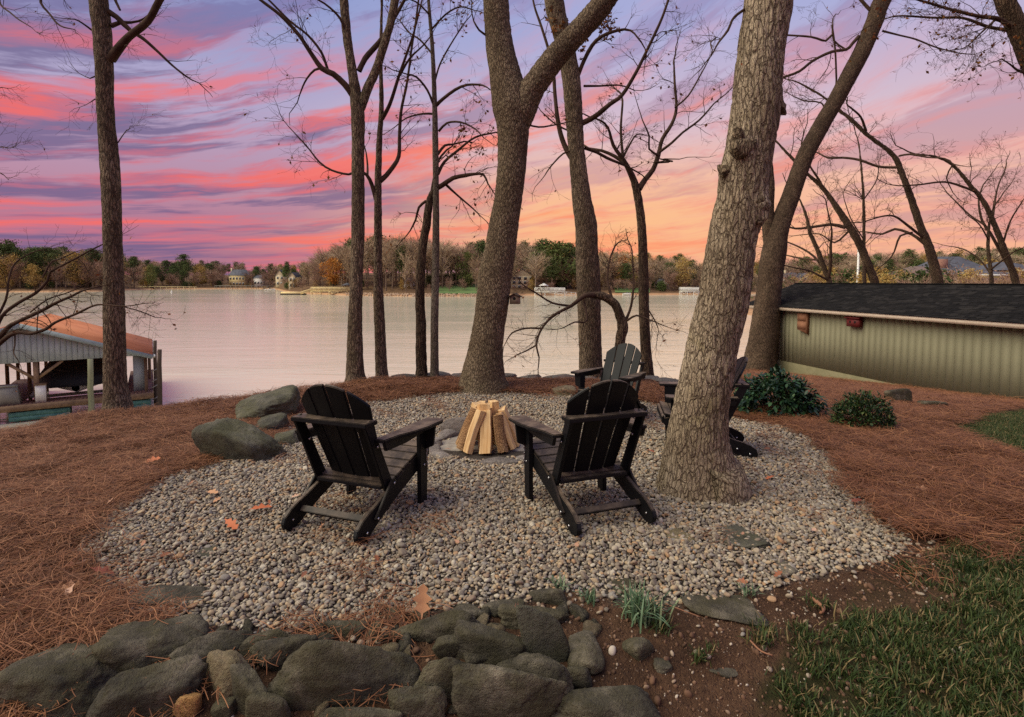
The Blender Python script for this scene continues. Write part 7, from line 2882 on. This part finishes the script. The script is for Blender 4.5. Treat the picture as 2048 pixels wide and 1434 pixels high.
def make_leaves():
    rng = np.random.default_rng(6)
    shapes = {m_: [] for m_ in ('dry_leaf', 'rust_leaf', 'tan_leaf', 'brown_leaf')}
    for m_ in shapes:
        for k in range(5):
            me = oak_leaf(k + 10 * len(m_))
            me.materials.append(M[m_])
            shapes[m_].append(me)

    def put(px, py, size, m_, label, group=None, rot=None, lift=0.02):
        g_ = G(px, py)
        o = link('fallen_leaf', shapes[m_][rng.integers(5)])
        o.location = (g_[0], g_[1], g_[2] + lift)
        o.rotation_euler = rot if rot is not None else (rng.normal(0, .3), rng.normal(0, .3), rng.uniform(0, 6.28))
        o.scale = (size,) * 3
        tag(o, label, 'leaf', group)
    put(521, 1026, .15, 'rust_leaf', 'large rust coloured oak leaf on gravel left of the chair', rot=(.15, .1, .6), lift=.035)
    put(462, 1060, .13, 'rust_leaf', 'curled orange leaf on gravel below the large rust one', rot=(.5, .3, -.5), lift=.04)
    put(304, 934, .14, 'rust_leaf', 'bright orange leaf on straw above the gravel edge', rot=(.5, -.2, .4), lift=.06)
    put(292, 946, .10, 'tan_leaf', 'pale tan leaf next to the bright orange one on the straw', lift=.05)
    put(205, 1160, .12, 'brown_leaf', 'dark red leaf where the straw meets gravel at left', lift=.05)
    put(424, 992, .10, 'tan_leaf', 'small pale leaf on gravel beneath the big boulder', lift=.03)
    put(434, 1008, .07, 'tan_leaf', 'tiny cream leaf on gravel above the orange leaf', lift=.03)
    put(846, 1278, .14, 'tan_leaf', 'tall tan leaf standing upright between the border rocks', rot=(0.15, -1.3, 1.5), lift=.17)
    put(140, 1195, .10, 'tan_leaf', 'pinkish curled leaf on straw near the dark slab', lift=.05)
    put(8, 1412, .12, 'rust_leaf', 'orange leaf in the bottom left corner', lift=.05)
    put(62, 1312, .08, 'tan_leaf', 'grey tan leaf lying above the corner rock', lift=.05)
    put(1036, 1262, .09, 'tan_leaf', 'small folded tan leaf beside the rounded green rock', rot=(.6, .8, 1), lift=.10)
    put(1578, 957, .11, 'rust_leaf', 'rust leaf on the gravel right of the thick trunk', lift=.03)
    put(1540, 962, .09, 'rust_leaf', 'small orange leaf beside the rust leaf right of the trunk', lift=.03)
    put(1302, 908, .09, 'brown_leaf', 'pinkish brown leaf between the chair and the thick trunk', lift=.03)
    put(1712, 1012, .11, 'brown_leaf', 'brown leaf at the right rim of the gravel', lift=.04)
    put(1905, 900, .10, 'tan_leaf', 'tan leaf at the corner of the small lawn', lift=.05)
    put(1625, 900, .06, 'tan_leaf', 'white pale leaf at the straw edge right of the trunk', lift=.05)
    put(905, 852, .10, 'brown_leaf', 'brown leaf inside the fire pit ring', lift=.05)
    put(858, 802, .08, 'brown_leaf', 'brown leaf on gravel behind the fire pit', lift=.03)
    put(1060, 806, .08, 'brown_leaf', 'brown leaf on gravel right of the firewood', lift=.03)
    lists = [('gravel', 34, lambda: (rng.uniform(200, 1750), rng.uniform(810, 1180))), ('left straw bed', 70, lambda: (rng.uniform(0, 470), rng.uniform(830, 1230))), ('right straw bed', 110, lambda: (rng.uniform(1490, 2040), rng.uniform(790, 1060))), ('straw strip along the lake edge', 50, lambda: (rng.uniform(600, 1480), rng.uniform(758, 792))), ('leafy edge before the boathouse', 60, lambda: (rng.uniform(60, 500), rng.uniform(806, 850)))]
    for nm_, n, f_ in lists:
        k = 0
        tries = 0
        while k < n and tries < n * 8:
            tries += 1
            px, py = f_()
            g_ = G(px, py)
            if not region(np.array([g_[0]]), np.array([g_[1]]))[0 if nm_ == 'gravel' else 3][0] or edge_dist([g_[0]], [g_[1]])[0] > .05 or g_[1] > 20:
                continue
            put(px, py, rng.uniform(.07, .12) * (.6 if nm_ == 'gravel' else 1), 'dry_leaf', 'dry curled oak leaf scattered on the ' + nm_, 'fallen leaves on the ' + nm_, lift=.04)
            k += 1
    # leaves on the shed roof
    Ls = 17.0
    for k in range(26):
        a, t = rng.uniform(.5, 12), rng.uniform(.05, .9)
        eave, ridge, W = 0.05, 1.42, 5.4
        y, z = -0.4 + t * (W / 2 + .4), eave + t * (ridge - eave) + .03
        q = SH_O + SH_U * a + SH_V * y
        o = link('fallen_leaf', shapes['tan_leaf' if k % 3 else 'rust_leaf'][k % 5])
        o.location = (q[0], q[1], z)
        o.rotation_euler = (rng.normal(0, .3), rng.normal(0, .3), rng.uniform(0, 6.28))
        o.scale = (.13,) * 3
        tag(o, 'small dry leaf lying on the dark shed roof', 'leaf', 'leaves on the shed roof')


make_leaves()


def make_tuft(px, py, R, n, L, label, name='grass_clump', matname='liriope', seed=0, wid=.006):
    rng = np.random.default_rng(seed)
    g_ = G(px, py)
    root = empty(name, g_, 0, label, 'plant')
    mb = MB()
    for i in range(n):
        a = rng.uniform(0, 6.28)
        d = np.array([math.cos(a), math.sin(a)])
        l_ = L * rng.uniform(.6, 1.2)
        s = np.linspace(0, 1, 6)
        lean = rng.uniform(.15, .95)
        xy = rng.normal(0, R * .3, 2) + np.outer(s ** 1.5 * l_ * lean, d)
        z = l_ * (s - .62 * lean * s ** 2.2)
        V, Q = ribbon(np.concatenate([xy, z[:, None]], 1), wid * np.array([.8, 1, 1, .9, .6, .1]), np.array([d[0], d[1], .5]))
        mb.add(V, Q)
    o = mb.build('blades', matname, root)
    tone_attr(o.data, 12, rng)


make_tuft(1285, 1240, .12, 130, .17, 'dense blue green clump of strappy leaves in the red soil', seed=1, wid=.008)
make_tuft(1122, 1180, .05, 26, .09, 'small pale grass tuft at the gravel edge by the border rocks', 'grass_tuft', seed=2)
make_tuft(1178, 1206, .05, 26, .09, 'small grey green tuft right of the border rocks', 'grass_tuft', seed=3)
make_tuft(1494, 1190, .05, 20, .08, 'thin dry tuft at the right edge of the gravel', 'grass_tuft', seed=4)
make_tuft(1400, 1318, .07, 40, .06, 'low grassy tuft in the middle of the bare soil', 'grass_tuft', 'grass', seed=5)
make_tuft(1930, 1138, .08, 60, .09, 'dark green tuft at the end of the straw bed', 'grass_tuft', 'grass', seed=6)
make_tuft(2010, 1146, .08, 60, .09, 'dark green tuft at the right edge below the straw', 'grass_tuft', 'grass', seed=7)
make_tuft(1640, 1215, .08, 50, .08, 'ragged tuft where bare soil turns to grass', 'grass_tuft', 'grass', seed=8)
make_tuft(1292, 744, .1, 40, .2, 'small green plant at the foot of the wishbone tree', 'green_plant', 'grass', seed=9, wid=.012)
make_tuft(1520, 1285, .08, 50, .07, 'short tuft left of the wide grass', 'grass_tuft', 'grass', seed=10)


def make_twigs():
    rng = np.random.default_rng(3)
    for k, (x0, y0, x1, y1, r, lab) in enumerate([(1625, 1205, 1640, 1235, .010, 'short pale stick lying in the soil before the grass'), (1030, 1310, 1105, 1250, .003, 'thin twig across the border rocks'), (875, 1225, 920, 1212, .003, 'fine twig at the gravel edge above the slab'), (280, 1360, 330, 1340, .003, 'straw coloured twig on the dark corner rocks'), (1500, 1290, 1545, 1320, .004, 'thin dry twig in the soil at right'), (1330, 1215, 1400, 1242, .003, 'long pine needle twig beside the green clump')]):
        a, b = G(x0, y0), G(x1, y1)
        a[2] += .02
        b[2] += .02
        p = np.array([a, (a + b) / 2 + rng.normal(0, .01, 3), b])
        pp, rr = resample(p - a, [r, r, r * .6], .02)
        mb = MB()
        mb.add(*tube(pp, rr, 6))
        o = mb.build('twig', 'box_brown', None, True)
        o.location = a
        tag(o, lab, 'twig')


make_twigs()
